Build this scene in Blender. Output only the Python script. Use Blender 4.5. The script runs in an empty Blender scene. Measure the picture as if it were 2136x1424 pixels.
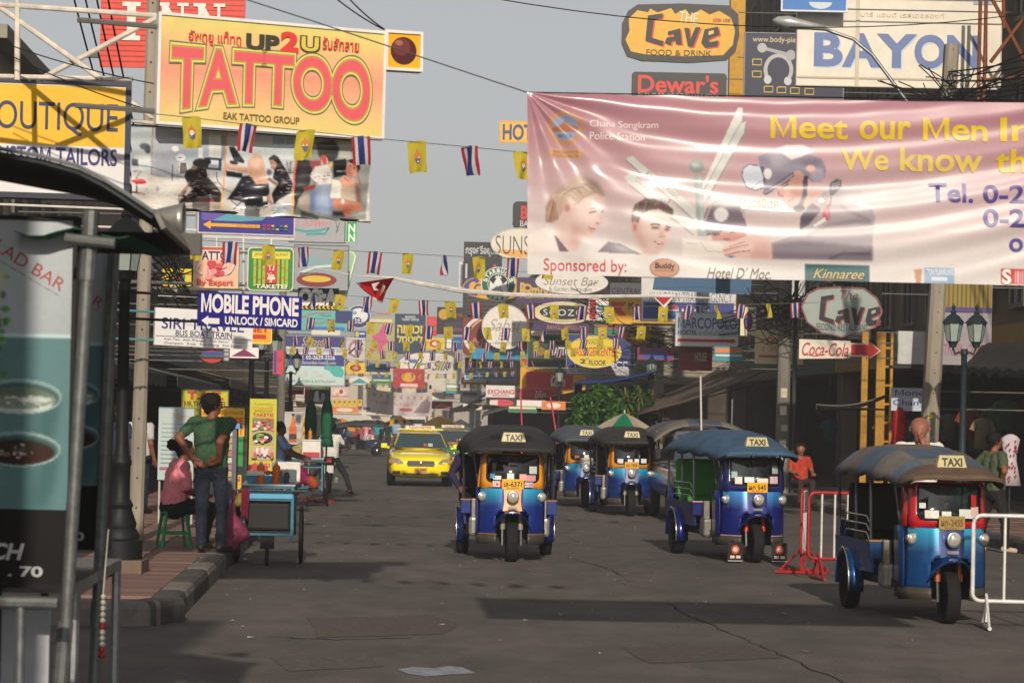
import bpy, bmesh, math, random
import numpy as np
from mathutils import Vector, Matrix
random.seed(7)
SC = bpy.context.scene
COL = SC.collection
R = math.radians
# ---------------------------------------------------------------- camera
F, CX, HY, CH = 5292.0, 1068.0, 880.0, 1.7       # focal length in photo pixels, principal column, horizon row, eye height
cam = bpy.data.cameras.new('camera'); camo = bpy.data.objects.new('camera', cam); COL.objects.link(camo)
ROLL = 1.2                                       # the photograph was taken slightly tilted
camo.matrix_world = Matrix.Translation((0, 0, CH)) @ Matrix.Rotation(R(90), 4, 'X') @ Matrix.Rotation(R(ROLL), 4, 'Z')
cam.sensor_fit = 'HORIZONTAL'; cam.sensor_width = 22.2; cam.lens = 55.0
cam.shift_y = (HY - 712) / 2136
cam.clip_start = 0.5; cam.clip_end = 5000
cam.dof.use_dof = True; cam.dof.focus_distance = 34; cam.dof.aperture_fstop = 4.0
SC.camera = camo
# ---------------------------------------------------------------- sky, sun, exposure
SUN_EL, SUN_AZ = 24.0, 2.5        # sun behind the camera, a touch to the right
w = bpy.data.worlds.new('World'); SC.world = w; w.use_nodes = True
nt = w.node_tree; bg = nt.nodes['Background']
sky = nt.nodes.new('ShaderNodeTexSky'); sky.sky_type = 'NISHITA'; sky.sun_disc = False
sky.sun_elevation = R(SUN_EL); sky.sun_rotation = R(180 - SUN_AZ)
sky.air_density = 1.0; sky.dust_density = 1.5; sky.ozone_density = 1.0
hs = nt.nodes.new('ShaderNodeHueSaturation'); hs.inputs['Saturation'].default_value = 0.2
nt.links.new(sky.outputs[0], hs.inputs['Color']); nt.links.new(hs.outputs[0], bg.inputs['Color'])
bg.inputs['Strength'].default_value = 0.078
sl = bpy.data.lights.new('sun', 'SUN'); slo = bpy.data.objects.new('sun', sl); COL.objects.link(slo)
sl.energy = 4.0; sl.angle = R(0.8); sl.color = (1.0, 0.88, 0.74)
sd = Vector((-math.sin(R(SUN_AZ)) * math.cos(R(SUN_EL)), math.cos(R(SUN_AZ)) * math.cos(R(SUN_EL)), -math.sin(R(SUN_EL))))
slo.rotation_euler = sd.to_track_quat('-Z', 'Y').to_euler(); slo.location = (3, -20, 20)
SC.view_settings.view_transform = 'Standard'; SC.view_settings.look = 'None'
SC.view_settings.exposure = 0.0; SC.view_settings.gamma = 1.0
SC.cycles.use_denoising = True
SC.cycles.max_bounces = 6; SC.cycles.transparent_max_bounces = 12
SC.cycles.volume_bounces = 0
# ---------------------------------------------------------------- helpers
CR, SR = math.cos(R(ROLL)), math.sin(R(ROLL))
def unroll(px, py): dx, dy = px - CX, py - HY; return dx * CR + dy * SR, -dx * SR + dy * CR
def P(px, py, D): dx, dy = unroll(px, py); return Vector((dx * D / F, D, CH - dy * D / F))
def GD(px, py, z=0.0): return F * (CH - z) / unroll(px, py)[1]   # distance of a ground point seen at a pixel
def GP(px, py, z=0.0): D = GD(px, py, z); return Vector((P(px, py, D).x, D, z))
def SX(xs, y): return xs - 0.056 * y                        # street coordinate to world x
YAW = math.atan(0.056)
LK, RK, LF, RF = -1.55, 9.2, -6.2, 12.2                      # kerb and facade lines in street coordinates
def lin(h):
    if not isinstance(h, str): return tuple(h)
    h = h.lstrip('#'); o = []
    for i in (0, 2, 4):
        c = int(h[i:i+2], 16) / 255; o.append(c / 12.92 if c <= 0.04045 else ((c + 0.055) / 1.055) ** 2.4)
    return tuple(o)
_mats = {}
def M(col, rough=0.55, metal=0.0, var=0.14, scale=6.0, bump=0.0, coat=0.0, spec=0.28, transl=0.0, stretch=None, emit=0.0):
    key = (col, rough, metal, var, scale, bump, coat, spec, transl, stretch, emit)
    if key in _mats: return _mats[key]
    m = bpy.data.materials.new('m_%s' % (col if isinstance(col, str) else 'c')); m.use_nodes = True
    n = m.node_tree.nodes; l = m.node_tree.links; b = n['Principled BSDF']
    c = lin(col)
    b.inputs['Roughness'].default_value = rough; b.inputs['Metallic'].default_value = metal
    b.inputs['Coat Weight'].default_value = coat; b.inputs['Coat Roughness'].default_value = 0.12
    b.inputs['Specular IOR Level'].default_value = spec
    if var > 0 or bump > 0:
        tc = n.new('ShaderNodeTexCoord'); no = n.new('ShaderNodeTexNoise'); no.inputs['Scale'].default_value = scale
        no.inputs['Detail'].default_value = 6; no.inputs['Roughness'].default_value = 0.65
        if stretch:
            mp = n.new('ShaderNodeMapping'); mp.inputs['Scale'].default_value = stretch
            l.new(tc.outputs['Object'], mp.inputs[0]); l.new(mp.outputs[0], no.inputs['Vector'])
        else: l.new(tc.outputs['Object'], no.inputs['Vector'])
        mr = n.new('ShaderNodeMapRange'); mr.inputs[1].default_value = 0.3; mr.inputs[2].default_value = 0.7
        mr.inputs[3].default_value = 1 - var; mr.inputs[4].default_value = 1 + var * 0.6
        l.new(no.outputs[0], mr.inputs[0])
        mx = n.new('ShaderNodeMix'); mx.data_type = 'RGBA'; mx.blend_type = 'MULTIPLY'; mx.inputs[0].default_value = 1
        mx.inputs[6].default_value = (*c, 1); l.new(mr.outputs[0], mx.inputs[7]); l.new(mx.outputs[2], b.inputs['Base Color'])
        if bump > 0:
            bp = n.new('ShaderNodeBump'); bp.inputs['Strength'].default_value = bump; bp.inputs['Distance'].default_value = 0.02
            l.new(no.outputs[0], bp.inputs['Height']); l.new(bp.outputs[0], b.inputs['Normal'])
    else: b.inputs['Base Color'].default_value = (*c, 1)
    if emit: b.inputs['Emission Color'].default_value = (*c, 1); b.inputs['Emission Strength'].default_value = emit
    if transl > 0:
        t = n.new('ShaderNodeBsdfTranslucent'); t.inputs['Color'].default_value = (*c, 1)
        ms = n.new('ShaderNodeMixShader'); ms.inputs[0].default_value = transl
        l.new(b.outputs[0], ms.inputs[1]); l.new(t.outputs[0], ms.inputs[2]); l.new(ms.outputs[0], n['Material Output'].inputs[0])
    _mats[key] = m; return m
def glassM(tint='#c8d4d4', alpha=0.75, name='glass'):
    key = ('glass', tint, alpha)
    if key in _mats: return _mats[key]
    m = bpy.data.materials.new(name); m.use_nodes = True; n = m.node_tree.nodes; l = m.node_tree.links
    n.remove(n['Principled BSDF']); t = n.new('ShaderNodeBsdfTransparent'); t.inputs[0].default_value = tuple(v * alpha for v in lin(tint)) + (1,)
    g = n.new('ShaderNodeBsdfGlossy'); g.inputs['Roughness'].default_value = 0.04
    fr = n.new('ShaderNodeFresnel'); fr.inputs[0].default_value = 1.5; ms = n.new('ShaderNodeMixShader')
    l.new(fr.outputs[0], ms.inputs[0]); l.new(t.outputs[0], ms.inputs[1]); l.new(g.outputs[0], ms.inputs[2]); l.new(ms.outputs[0], n['Material Output'].inputs[0])
    _mats[key] = m; return m
CHROME = M('#c9c9c4', 0.18, 0.95, 0.1); STEEL = M('#8d8f90', 0.42, 0.8, 0.25, 14); DARKSTEEL = M('#2a2c2e', 0.5, 0.5, 0.2)
RUBBER = M('#161616', 0.85, 0, 0.2, 20); BLACK = M('#101112', 0.5, 0, 0.2); WHITEP = M('#dcd8cf', 0.5, 0, 0.12)

def tag(o, label=None, cat=None, group=None, kind=None):
    if label: o['label'] = label
    if cat: o['category'] = cat
    if group: o['group'] = group
    if kind: o['kind'] = kind
    return o
def empty(name, loc, rz=0, label=None, cat=None, group=None, ry=0):
    o = bpy.data.objects.new(name, None); COL.objects.link(o); o.location = loc; o.rotation_euler = (0, ry, rz); o.empty_display_size = 0.2
    return tag(o, label, cat, group)
class MB:
    def __init__(s): s.v = []; s.f = []; s.mi = []
    def add(s, vs, fs, mi=0):
        b = len(s.v); s.v += [tuple(v) for v in vs]; s.f += [tuple(i + b for i in f) for f in fs]; s.mi += [mi] * len(fs); return s
    def box(s, c, d, rz=0, mi=0, rot=None, taper=1.0):
        x, y, z = (k / 2 for k in d); vs = [Vector((sx * x * (taper if sz > 0 else 1), sy * y * (taper if sz > 0 else 1), sz * z)) for sz in (-1, 1) for sx, sy in ((-1, -1), (1, -1), (1, 1), (-1, 1))]
        m = rot if rot is not None else Matrix.Rotation(rz, 3, 'Z'); c = Vector(c)
        return s.add([m @ v + c for v in vs], [(3, 2, 1, 0), (4, 5, 6, 7), (0, 1, 5, 4), (1, 2, 6, 5), (2, 3, 7, 6), (3, 0, 4, 7)], mi)
    def tube(s, pts, r, n=8, mi=0, cap=True, r2=None):
        pts = [Vector(p) for p in pts]; k = len(pts); vs = []
        ref = Vector((0.31, 0.17, 0.93))
        for i, p in enumerate(pts):
            t = (pts[min(i + 1, k - 1)] - pts[max(i - 1, 0)])
            t = t.normalized() if t.length > 1e-9 else Vector((0, 0, 1))
            a = t.cross(ref)
            if a.length < 1e-3: a = t.cross(Vector((1, 0, 0)))
            a.normalize(); b = t.cross(a); rr = r[i] if isinstance(r, (list, tuple)) else (r if r2 is None else r + (r2 - r) * i / max(1, k - 1))
            vs += [p + (a * math.cos(2 * math.pi * j / n) + b * math.sin(2 * math.pi * j / n)) * rr for j in range(n)]
        fs = [(i * n + j, i * n + (j + 1) % n, (i + 1) * n + (j + 1) % n, (i + 1) * n + j) for i in range(k - 1) for j in range(n)]
        if cap: fs += [tuple(range(n))[::-1], tuple((k - 1) * n + j for j in range(n))]
        return s.add(vs, fs, mi)
    def loft(s, rings, mi=0, cap=True, closed=True):
        n = len(rings[0]); k = len(rings); vs = [v for r in rings for v in r]
        fs = [(i * n + j, i * n + (j + 1) % n, (i + 1) * n + (j + 1) % n, (i + 1) * n + j) for i in range(k - 1) for j in range(n if closed else n - 1)]
        if cap and closed: fs += [tuple(range(n))[::-1], tuple((k - 1) * n + j for j in range(n))]
        return s.add(vs, fs, mi)
    def lathe(s, prof, n=16, c=(0, 0, 0), axis='Z', mi=0):
        rings = []
        for r, h in prof:
            ring = []
            for j in range(n):
                a = 2 * math.pi * j / n; x, y = r * math.cos(a), r * math.sin(a)
                q = (x, y, h) if axis == 'Z' else ((h, x, y) if axis == 'X' else (x, h, y))
                ring.append(Vector(q) + Vector(c))
            rings.append(ring)
        return s.loft(rings, mi)
    def grid(s, fn, nu, nv, mi=0, keep=None):
        vs = [fn(i / nu, j / nv) for j in range(nv + 1) for i in range(nu + 1)]
        fs = []; ms = []
        for j in range(nv):
            for i in range(nu):
                if keep and not keep((i + .5) / nu, (j + .5) / nv): continue
                a = j * (nu + 1) + i; fs.append((a, a + 1, a + nu + 2, a + nu + 1)); ms.append(mi(i, j) if callable(mi) else mi)
        b = len(s.v); s.v += [tuple(v) for v in vs]; s.f += [tuple(i + b for i in f) for f in fs]; s.mi += ms; return s
    def build(s, name, mats, parent=None, smooth=False, solid=0, bevel=0, sub=0, label=None, cat=None, group=None, kind=None, loc=None, rz=0, offset=-1):
        me = bpy.data.meshes.new(name); me.from_pydata(s.v, [], s.f)
        if not isinstance(mats, (list, tuple)): mats = [mats]
        for m in mats: me.materials.append(m)
        if len(mats) > 1: me.polygons.foreach_set('material_index', s.mi)
        if smooth: me.polygons.foreach_set('use_smooth', [True] * len(s.f))
        me.update()
        o = bpy.data.objects.new(name, me); COL.objects.link(o); o.parent = parent
        if loc is not None: o.location = loc
        if rz: o.rotation_euler = (0, 0, rz)
        if smooth == 'auto':
            me.set_sharp_from_angle(angle=R(38))
        if bevel: b = o.modifiers.new('bevel', 'BEVEL'); b.width = bevel; b.segments = 2; b.limit_method = 'ANGLE'
        if solid: b = o.modifiers.new('solid', 'SOLIDIFY'); b.thickness = solid; b.offset = offset
        if sub: b = o.modifiers.new('sub', 'SUBSURF'); b.levels = sub; b.render_levels = sub
        return tag(o, label, cat, group, kind)
def children_copy(src, loc, rz, label=None, group=None):
    r = src.copy(); COL.objects.link(r); r.location = loc; r.rotation_euler = (0, 0, rz)
    if label: r['label'] = label
    if group: r['group'] = group
    kids = [o for o in bpy.data.objects if o.parent == src]
    for ch in kids:
        c = ch.copy(); COL.objects.link(c); c.parent = r
        for g in [o for o in bpy.data.objects if o.parent == ch]:
            d = g.copy(); COL.objects.link(d); d.parent = c
    return r
# ---------------------------------------------------------------- lettering and flat print
_tx = {}
def islands(n, f):
    p = list(range(n))
    def fd(a):
        while p[a] != a: p[a] = p[p[a]]; a = p[a]
        return a
    for q in f:
        for k in q[1:]: p[fd(q[0])] = fd(k)
    o = {}
    for i in range(n): o.setdefault(fd(i), []).append(i)
    return list(o.values())
def fix_m(v, f, v0, f0, b):
    """the built-in capital M fills in when it is thickened: draw that glyph as strokes instead"""
    c = bpy.data.curves.new('m', 'FONT'); c.body = 'M'; o = bpy.data.objects.new('m', c); m = bpy.data.meshes.new_from_object(o); w = np.array([(q.co.x, q.co.y) for q in m.vertices]); dim = w.max(0) - w.min(0)
    bpy.data.objects.remove(o); bpy.data.meshes.remove(m); bpy.data.curves.remove(c); box = []
    for g in islands(len(v0), f0):
        q = v0[g]; d = q.max(0) - q.min(0)
        if abs(d - dim).max() < .004 and len(g) == len(w): box.append((q.min(0), q.max(0)))
    drop = set()
    for g in islands(len(v), f):
        q = v[g]; cx = (q.min(0) + q.max(0)) / 2
        if any(abs(cx - (lo + hi) / 2).max() < .02 for lo, hi in box): drop |= set(g)
    f = [q for q in f if q[0] not in drop]; pts = [tuple(p) for p in v]
    for lo, hi in box:
        x0, y0, x1, y1 = lo[0] - b, lo[1] - b, hi[0] + b, hi[1] + b; k = .085 + 1.9 * b; xm = (x0 + x1) / 2; n = len(pts)
        pts += [(x0, y0), (x0 + k, y0), (x0 + k, y1), (x0, y1), (x1 - k, y0), (x1, y0), (x1, y1), (x1 - k, y1), (x0 + k, y1), (x0 + k, y1 - 1.5 * k), (xm, y0), (xm, y0 + 1.5 * k), (x1 - k, y1), (x1 - k, y1 - 1.5 * k)]
        f += [(n, n + 1, n + 2, n + 3), (n + 4, n + 5, n + 6, n + 7), (n + 8, n + 9, n + 10, n + 11), (n + 12, n + 11, n + 10, n + 13)]
    return np.array(pts), f
def text_geo(s, bold=0.0, shear=0.0, space=1.0, res=3):
    key = (s, bold, shear, space, res)
    if key in _tx: return _tx[key]
    c = bpy.data.curves.new('t', 'FONT'); c.body = s; c.resolution_u = res; c.offset = bold; c.shear = shear; c.space_character = space; c.space_line = 0.9
    c.align_x = 'CENTER'
    o = bpy.data.objects.new('t', c); m = bpy.data.meshes.new_from_object(o)
    v = np.array([(q.co.x, q.co.y) for q in m.vertices]) if len(m.vertices) else np.zeros((1, 2)); f = [tuple(p.vertices) for p in m.polygons]
    c0 = bpy.data.curves.new('t0', 'FONT'); c0.body = s; c0.resolution_u = res; c0.shear = shear; c0.space_character = space; c0.space_line = 0.9; c0.align_x = 'CENTER'
    o0 = bpy.data.objects.new('t0', c0); m0 = bpy.data.meshes.new_from_object(o0)
    v0 = np.array([(q.co.x, q.co.y) for q in m0.vertices]) if len(m0.vertices) else v
    if bold > 0 and 'M' in s and not shear: v, f = fix_m(v, f, v0, [tuple(p.vertices) for p in m0.polygons], bold)
    lo, hi = v0.min(0), v0.max(0); d = np.maximum(hi - lo, 1e-6)
    v = (v - lo) / d; v[:, 1] = 1 - v[:, 1]
    for q in (o, o0): bpy.data.objects.remove(q)
    bpy.data.meshes.remove(m); bpy.data.meshes.remove(m0); bpy.data.curves.remove(c); bpy.data.curves.remove(c0)
    _tx[key] = (v, f); return v, f
def poly_tris(pts):
    from mathutils.geometry import tessellate_polygon
    return [tuple(t) for t in tessellate_polygon([[Vector((x, y, 0)) for x, y in pts]])]
def ell(cx, cy, rx, ry, n=28, a0=0, a1=360):
    return [(cx + rx * math.cos(R(a0 + (a1 - a0) * i / n)), cy + ry * math.sin(R(a0 + (a1 - a0) * i / n))) for i in range(n + (0 if a1 - a0 >= 360 else 1))]
def flat_print(els, parent, mp, rough=0.45, off=0.0015, sub=0.0, name='lettering', var=0.08, extra=None, base=0.0):
    """els in photo pixels: t text box, r rect, e ellipse, p polygon, l line.  mp(px,py,layer)->local point"""
    lay = 0; groups = {}
    for e in els:
        k = e[0]; lay += 1
        if k == 't':
            _, s, x0, y0, x1, y1, col = e[:7]; o = e[7] if len(e) > 7 else {}
            v, f = text_geo(s, o.get('b', 0.0), o.get('sh', 0.0), o.get('sp', 1.0), o.get('res', 5))
            rot = o.get('rot', 0.0); cxx, cyy = (x0 + x1) / 2, (y0 + y1) / 2
            pts = np.stack([x0 + v[:, 0] * (x1 - x0), y0 + v[:, 1] * (y1 - y0)], 1)
            if rot:
                c, s_ = math.cos(R(rot)), math.sin(R(rot)); q = pts - (cxx, cyy); pts = np.stack([q[:, 0] * c - q[:, 1] * s_ + cxx, q[:, 0] * s_ + q[:, 1] * c + cyy], 1)
            fan = o.get('fan', 0.0)
            if fan: t = (pts[:, 0] - cxx) / (x1 - x0) * 2; pts[:, 1] = y0 + (pts[:, 1] - y0) * (1 + fan * t * t)
            arc = o.get('arc', 0.0)
            if arc: t = (pts[:, 0] - cxx) / (x1 - x0) * 2; pts[:, 1] += arc * t * t
            pts = [tuple(p) for p in pts]; nm = 'lettering'
        else:
            nm = 'graphic'; col = e[-1]
            if k == 'r': x0, y0, x1, y1 = e[1:5]; pts = [(x0, y0), (x1, y0), (x1, y1), (x0, y1)]
            elif k == 'e': pts = ell(*e[1:5])
            elif k == 'p': pts = e[1]
            elif k == 'l':
                pl, wd = e[1], e[2]; pts = []; back = []
                for i, p in enumerate(pl):
                    a, b = pl[max(i - 1, 0)], pl[min(i + 1, len(pl) - 1)]; dx, dy = b[0] - a[0], b[1] - a[1]; L = math.hypot(dx, dy) or 1
                    pts.append((p[0] - dy / L * wd / 2, p[1] + dx / L * wd / 2)); back.append((p[0] + dy / L * wd / 2, p[1] - dx / L * wd / 2))
                n = len(pts); f = [(i, i + 1, n + i + 1, n + i) for i in range(n - 1)]; pts = pts + back
            if k != 'l': f = [tuple(range(len(pts)))] if k in 're' else poly_tris(pts)
        g = groups.setdefault(nm, (MB(), []))
        mt = M(col, rough, 0, var, 5.0) if not isinstance(col, bpy.types.Material) else col
        if mt not in g[1]: g[1].append(mt)
        if sub:
            tris = [(pts[q[0]], pts[q[k_]], pts[q[k_ + 1]]) for q in f for k_ in range(1, len(q) - 1)]; done = []
            while tris:
                a, b, c = tris.pop(); L = [math.dist(a, b), math.dist(b, c), math.dist(c, a)]; k_ = L.index(max(L))
                if L[k_] <= sub: done.append((a, b, c)); continue
                a, b, c = ((a, b, c), (b, c, a), (c, a, b))[k_]; mid = ((a[0] + b[0]) / 2, (a[1] + b[1]) / 2); tris += [(a, mid, c), (mid, b, c)]
            ix = {}; pts = []; f = []
            for t in done:
                q = []
                for p in t:
                    kk = (round(p[0], 3), round(p[1], 3))
                    if kk not in ix: ix[kk] = len(pts); pts.append(p)
                    q.append(ix[kk])
                if len(set(q)) == 3: f.append(tuple(q))
        g[0].add([mp(x, y, base + lay * off) for x, y in pts], f, g[1].index(mt))
    return [g[0].build(nm, g[1], parent, smooth=bool(sub)) for nm, g in groups.items()]
def sign(name, label, cat, x0, y0, x1, y1, D, face='#ffffff', els=(), D2=None, frame=None, fw=3, th=0.07, shape='rect', y0r=None, group=None,
         rough=0.42, sup=None, var=0.1, supn=2, supr=0.014, supm=None, rad=0, fm=None, off=0.0015, suplen=None):
    D2 = D2 or D
    a = P(x0, y0, D); yr = y0r
    if yr is None: yr = HY + (y0 - HY - (x0 - CX) * SR) * D / D2 + (x1 - CX) * SR
    b = P(x1, yr, D2); hx = Vector((b.x - a.x, b.y - a.y, 0)); W = (b - a).length; H = (y1 - y0) * D / F
    yaw = math.atan2(hx.y, hx.x); roll = math.atan2(b.z - a.z, hx.length)
    base = (a + b) / 2 - Vector((0, 0, H))
    root = empty(name, base, yaw, label, cat, group, ry=-roll)
    def mp(px, py, l): fx = (px - x0) / (x1 - x0); fy = (py - y0) / (y1 - y0); return Vector((-W / 2 + fx * W, -th / 2 - l, H * (1 - fy)))
    pw = W / (x1 - x0)
    if shape == 'rect': ol = [(x0, 0), (x1, 0), (x1, 1), (x0, 1)]
    elif shape == 'ellipse': ol = [((x0 + x1) / 2 + (x1 - x0) / 2 * math.cos(t), .5 + .5 * math.sin(t)) for t in [2 * math.pi * i / 36 for i in range(36)]]
    elif shape == 'round':
        ol = []; rx = rad; ry = rad / (y1 - y0)
        for cx_, cy_, t0 in ((x1 - rx, ry, -90), (x1 - rx, 1 - ry, 0), (x0 + rx, 1 - ry, 90), (x0 + rx, ry, 180)):
            ol += [(cx_ + rx * math.cos(R(t0 + 15 * i)), cy_ + ry * math.sin(R(t0 + 15 * i))) for i in range(7)]
    else: ol = [(px, (py - y0) / (y1 - y0)) for px, py in shape]
    loc = [(-W / 2 + (px - x0) * pw, H * (1 - fy)) for px, fy in ol]
    def prism(pts, ya, yb):
        n = len(pts); m = MB(); m.add([(x, ya, z) for x, z in pts] + [(x, yb, z) for x, z in pts], [tuple(range(n))[::-1], tuple(range(n, 2 * n))] + [(i, (i + 1) % n, n + (i + 1) % n, n + i) for i in range(n)]); return m
    prism(loc, -th / 2, th / 2).build('panel', M(face, rough, 0, var, 3.0), root)
    if frame:
        cxm = sum(p[0] for p in loc) / len(loc); czm = sum(p[1] for p in loc) / len(loc); f = fw * pw
        ex = max(abs(p[0] - cxm) for p in loc); ez = max(abs(p[1] - czm) for p in loc)
        inn = [(cxm + (x - cxm) * (1 - f / ex), czm + (z - czm) * (1 - f / ez)) for x, z in loc]
        n = len(loc); m = MB(); y_f, y_b = -th / 2 - 0.016, th / 2 + 0.004
        g = 0.003; out = [(x + math.copysign(g, x - cxm), z + math.copysign(g, z - czm)) for x, z in loc]
        m.add([(x, y_f, z) for x, z in out] + [(x, y_f, z) for x, z in inn] + [(x, y_b, z) for x, z in out] + [(x, y_b, z) for x, z in inn],
              [q for i in range(n) for j in [(i + 1) % n] for q in ((i, n + i, n + j, j), (i, j, 2 * n + j, 2 * n + i), (n + i, 3 * n + i, 3 * n + j, n + j), (2 * n + i, 2 * n + j, 3 * n + j, 3 * n + i))])
        m.build('frame', fm or M(frame, 0.4, 0, 0.12), root)
    if els: flat_print(els, root, mp, rough, off)
    if sup:
        sm = supm or M('#74726c', 0.5, 0.3, 0.2)
        for i in range(supn):
            z = H * (0.12 + 0.76 * (i / max(1, supn - 1)))
            if sup == 'L':
                e = suplen if suplen else max(0.3, (base.x - W / 2 * math.cos(yaw)) - SX(LF, base.y) + .3); e = min(e, 4.5)
                pts = [(-W / 2 + .02, th * .3, z), (-W / 2 - e, th * .3, z)]
            elif sup == 'R':
                e = suplen if suplen else max(0.3, SX(RF if base.y < 85 else 9.5, base.y) - (base.x + W / 2 * math.cos(yaw)) + .3); e = min(e, 4.5)
                pts = [(W / 2 - .02, th * .3, z), (W / 2 + e, th * .3, z)]
            MB().tube(pts, supr, 6).build('bracket', sm, root)
    root['W'] = W; root['H'] = H
    return root
# ---------------------------------------------------------------- implicit bodies (one continuous surface)
def surface_nets(fn, lo, hi, res):
    lo = np.array(lo); n = np.ceil((np.array(hi) - lo) / res).astype(int) + 1
    ax = [lo[i] + res * np.arange(n[i]) for i in range(3)]
    X, Y, Z = np.meshgrid(*ax, indexing='ij'); d = fn(X, Y, Z); s = d < 0
    c = np.zeros(np.array(s.shape) - 1, int); cnt = np.zeros(c.shape); acc = np.zeros(c.shape + (3,))
    def sl(o): return tuple(slice(o[i], o[i] + c.shape[i]) for i in range(3))
    for o in np.ndindex(2, 2, 2): c += s[sl(o)]
    act = (c > 0) & (c < 8)
    for axn in range(3):
        o2 = [(a, b) for a in (0, 1) for b in (0, 1)]
        for a, b in o2:
            o = [0, 0, 0]; oth = [i for i in range(3) if i != axn]; o[oth[0]] = a; o[oth[1]] = b; p = list(o); p[axn] = 1
            d0, d1 = d[sl(o)], d[sl(p)]; x = (d0 < 0) != (d1 < 0)
            t = np.where(x, d0 / np.where(x, d0 - d1, 1), 0)
            for i in range(3): acc[..., i] += np.where(x, (t if i == axn else o[i]), 0)
            cnt += x
    idx = -np.ones(c.shape, int); ii = np.argwhere(act); idx[act] = np.arange(len(ii))
    V = lo + (ii + acc[act] / cnt[act][:, None]) * res; Fs = []
    for axn in range(3):
        o = [i for i in range(3) if i != axn]; a = [slice(1, -1)] * 3; a[axn] = slice(0, -1); b = list(a); b[axn] = slice(1, None)
        s0, s1 = s[tuple(a)], s[tuple(b)]; e = np.argwhere(s0 != s1); fl = s0[s0 != s1]
        e = e + [0 if i == axn else 1 for i in range(3)]
        q = []
        for da, db in ((-1, -1), (0, -1), (0, 0), (-1, 0)):
            k = e.copy(); k[:, o[0]] += da; k[:, o[1]] += db; q.append(idx[k[:, 0], k[:, 1], k[:, 2]])
        q = np.stack(q, 1); flip = fl if axn != 1 else ~fl
        q[~flip] = q[~flip][:, ::-1]; Fs.append(q)
    return V, np.concatenate(Fs)
def blob(prims, res, k=0.02, paint=(), pad=0.05):
    """prims: (a, b, ra, rb, material key[, k]); returns verts, faces, key per face"""
    A = np.array([p[0] for p in prims], float); B = np.array([p[1] for p in prims], float); RR = np.array([[p[2], p[3]] for p in prims])
    lo = np.minimum(A, B).min(0) - RR.max() - pad; hi = np.maximum(A, B).max(0) + RR.max() + pad
    def one(i, X, Y, Z):
        a, b = A[i], B[i]; ab = b - a; L = max((ab ** 2).sum(), 1e-9)
        t = np.clip(((X - a[0]) * ab[0] + (Y - a[1]) * ab[1] + (Z - a[2]) * ab[2]) / L, 0, 1)
        return np.sqrt((X - a[0] - t * ab[0]) ** 2 + (Y - a[1] - t * ab[1]) ** 2 + (Z - a[2] - t * ab[2]) ** 2) - (RR[i, 0] + t * (RR[i, 1] - RR[i, 0]))
    def fn(X, Y, Z):
        d = np.full(X.shape, 9.0); xs, ys, zs = X[:, 0, 0], Y[0, :, 0], Z[0, 0, :]
        for i in range(len(prims)):
            m = RR[i].max() + 3 * res + 0.06; l, h = np.minimum(A[i], B[i]) - m, np.maximum(A[i], B[i]) + m
            sl = tuple(slice(np.searchsorted(q, l[j]), np.searchsorted(q, h[j])) for j, q in enumerate((xs, ys, zs)))
            e = one(i, X[sl], Y[sl], Z[sl]); kk = prims[i][5] if len(prims[i]) > 5 else k; g = d[sl]
            hh = np.clip(0.5 + 0.5 * (g - e) / kk, 0, 1); d[sl] = g + (e - g) * hh - kk * hh * (1 - hh)
        return d
    V, Fc = surface_nets(fn, lo, hi, res)
    C = V[Fc].mean(1); best = np.full(len(C), 9.0); key = np.zeros(len(C), int)
    for i in range(len(prims)):
        e = one(i, C[:, 0], C[:, 1], C[:, 2]); w_ = e < best; best[w_] = e[w_]; key[w_] = i
    keys = [prims[i][4] for i in key]
    for (c, r, mk) in paint:
        w_ = np.argwhere(((C - np.array(c)) ** 2).sum(1) < r * r)[:, 0]
        for j in w_: keys[j] = mk
    return V, Fc, keys
def blob_obj(name, prims, mats, res=0.014, k=0.02, paint=(), parent=None, loc=None, rz=0, fold=0.0, **kw):
    V, Fc, keys = blob(prims, res, k, paint); ks = sorted(set(keys))
    if fold:
        from mathutils import noise
        N = np.zeros_like(V); a, b, c = V[Fc[:, 0]], V[Fc[:, 1]], V[Fc[:, 2]]; fn_ = np.cross(b - a, c - a)
        for k_ in range(4): np.add.at(N, Fc[:, k_], fn_)
        N /= np.maximum(np.linalg.norm(N, axis=1), 1e-9)[:, None]; amp = np.zeros(len(V)); fr = np.ones(len(V)) * 11.0
        for f_, q in zip(Fc, keys):
            if q in ('shirt', 'pants'): amp[f_] = fold
            elif q == 'hair': amp[f_] = fold * 1.3; fr[f_] = 34
        for i in np.nonzero(amp)[0]:
            p = V[i]; w_ = noise.noise((p[0] * fr[i] * 1.3, p[1] * fr[i] * 1.3, p[2] * fr[i] * .7)) + .5 * noise.noise((p[0] * fr[i] * 3 + 5, p[1] * fr[i] * 3, p[2] * fr[i] * 2.2)); V[i] = p + N[i] * amp[i] * (abs(w_) * 1.6 - .5)
    m = MB(); m.v = [tuple(v) for v in V]; m.f = [tuple(int(i) for i in f) for f in Fc]; m.mi = [ks.index(q) for q in keys]
    return m.build(name, [mats[q] for q in ks], parent, smooth=True, loc=loc, rz=rz, **kw)
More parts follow.
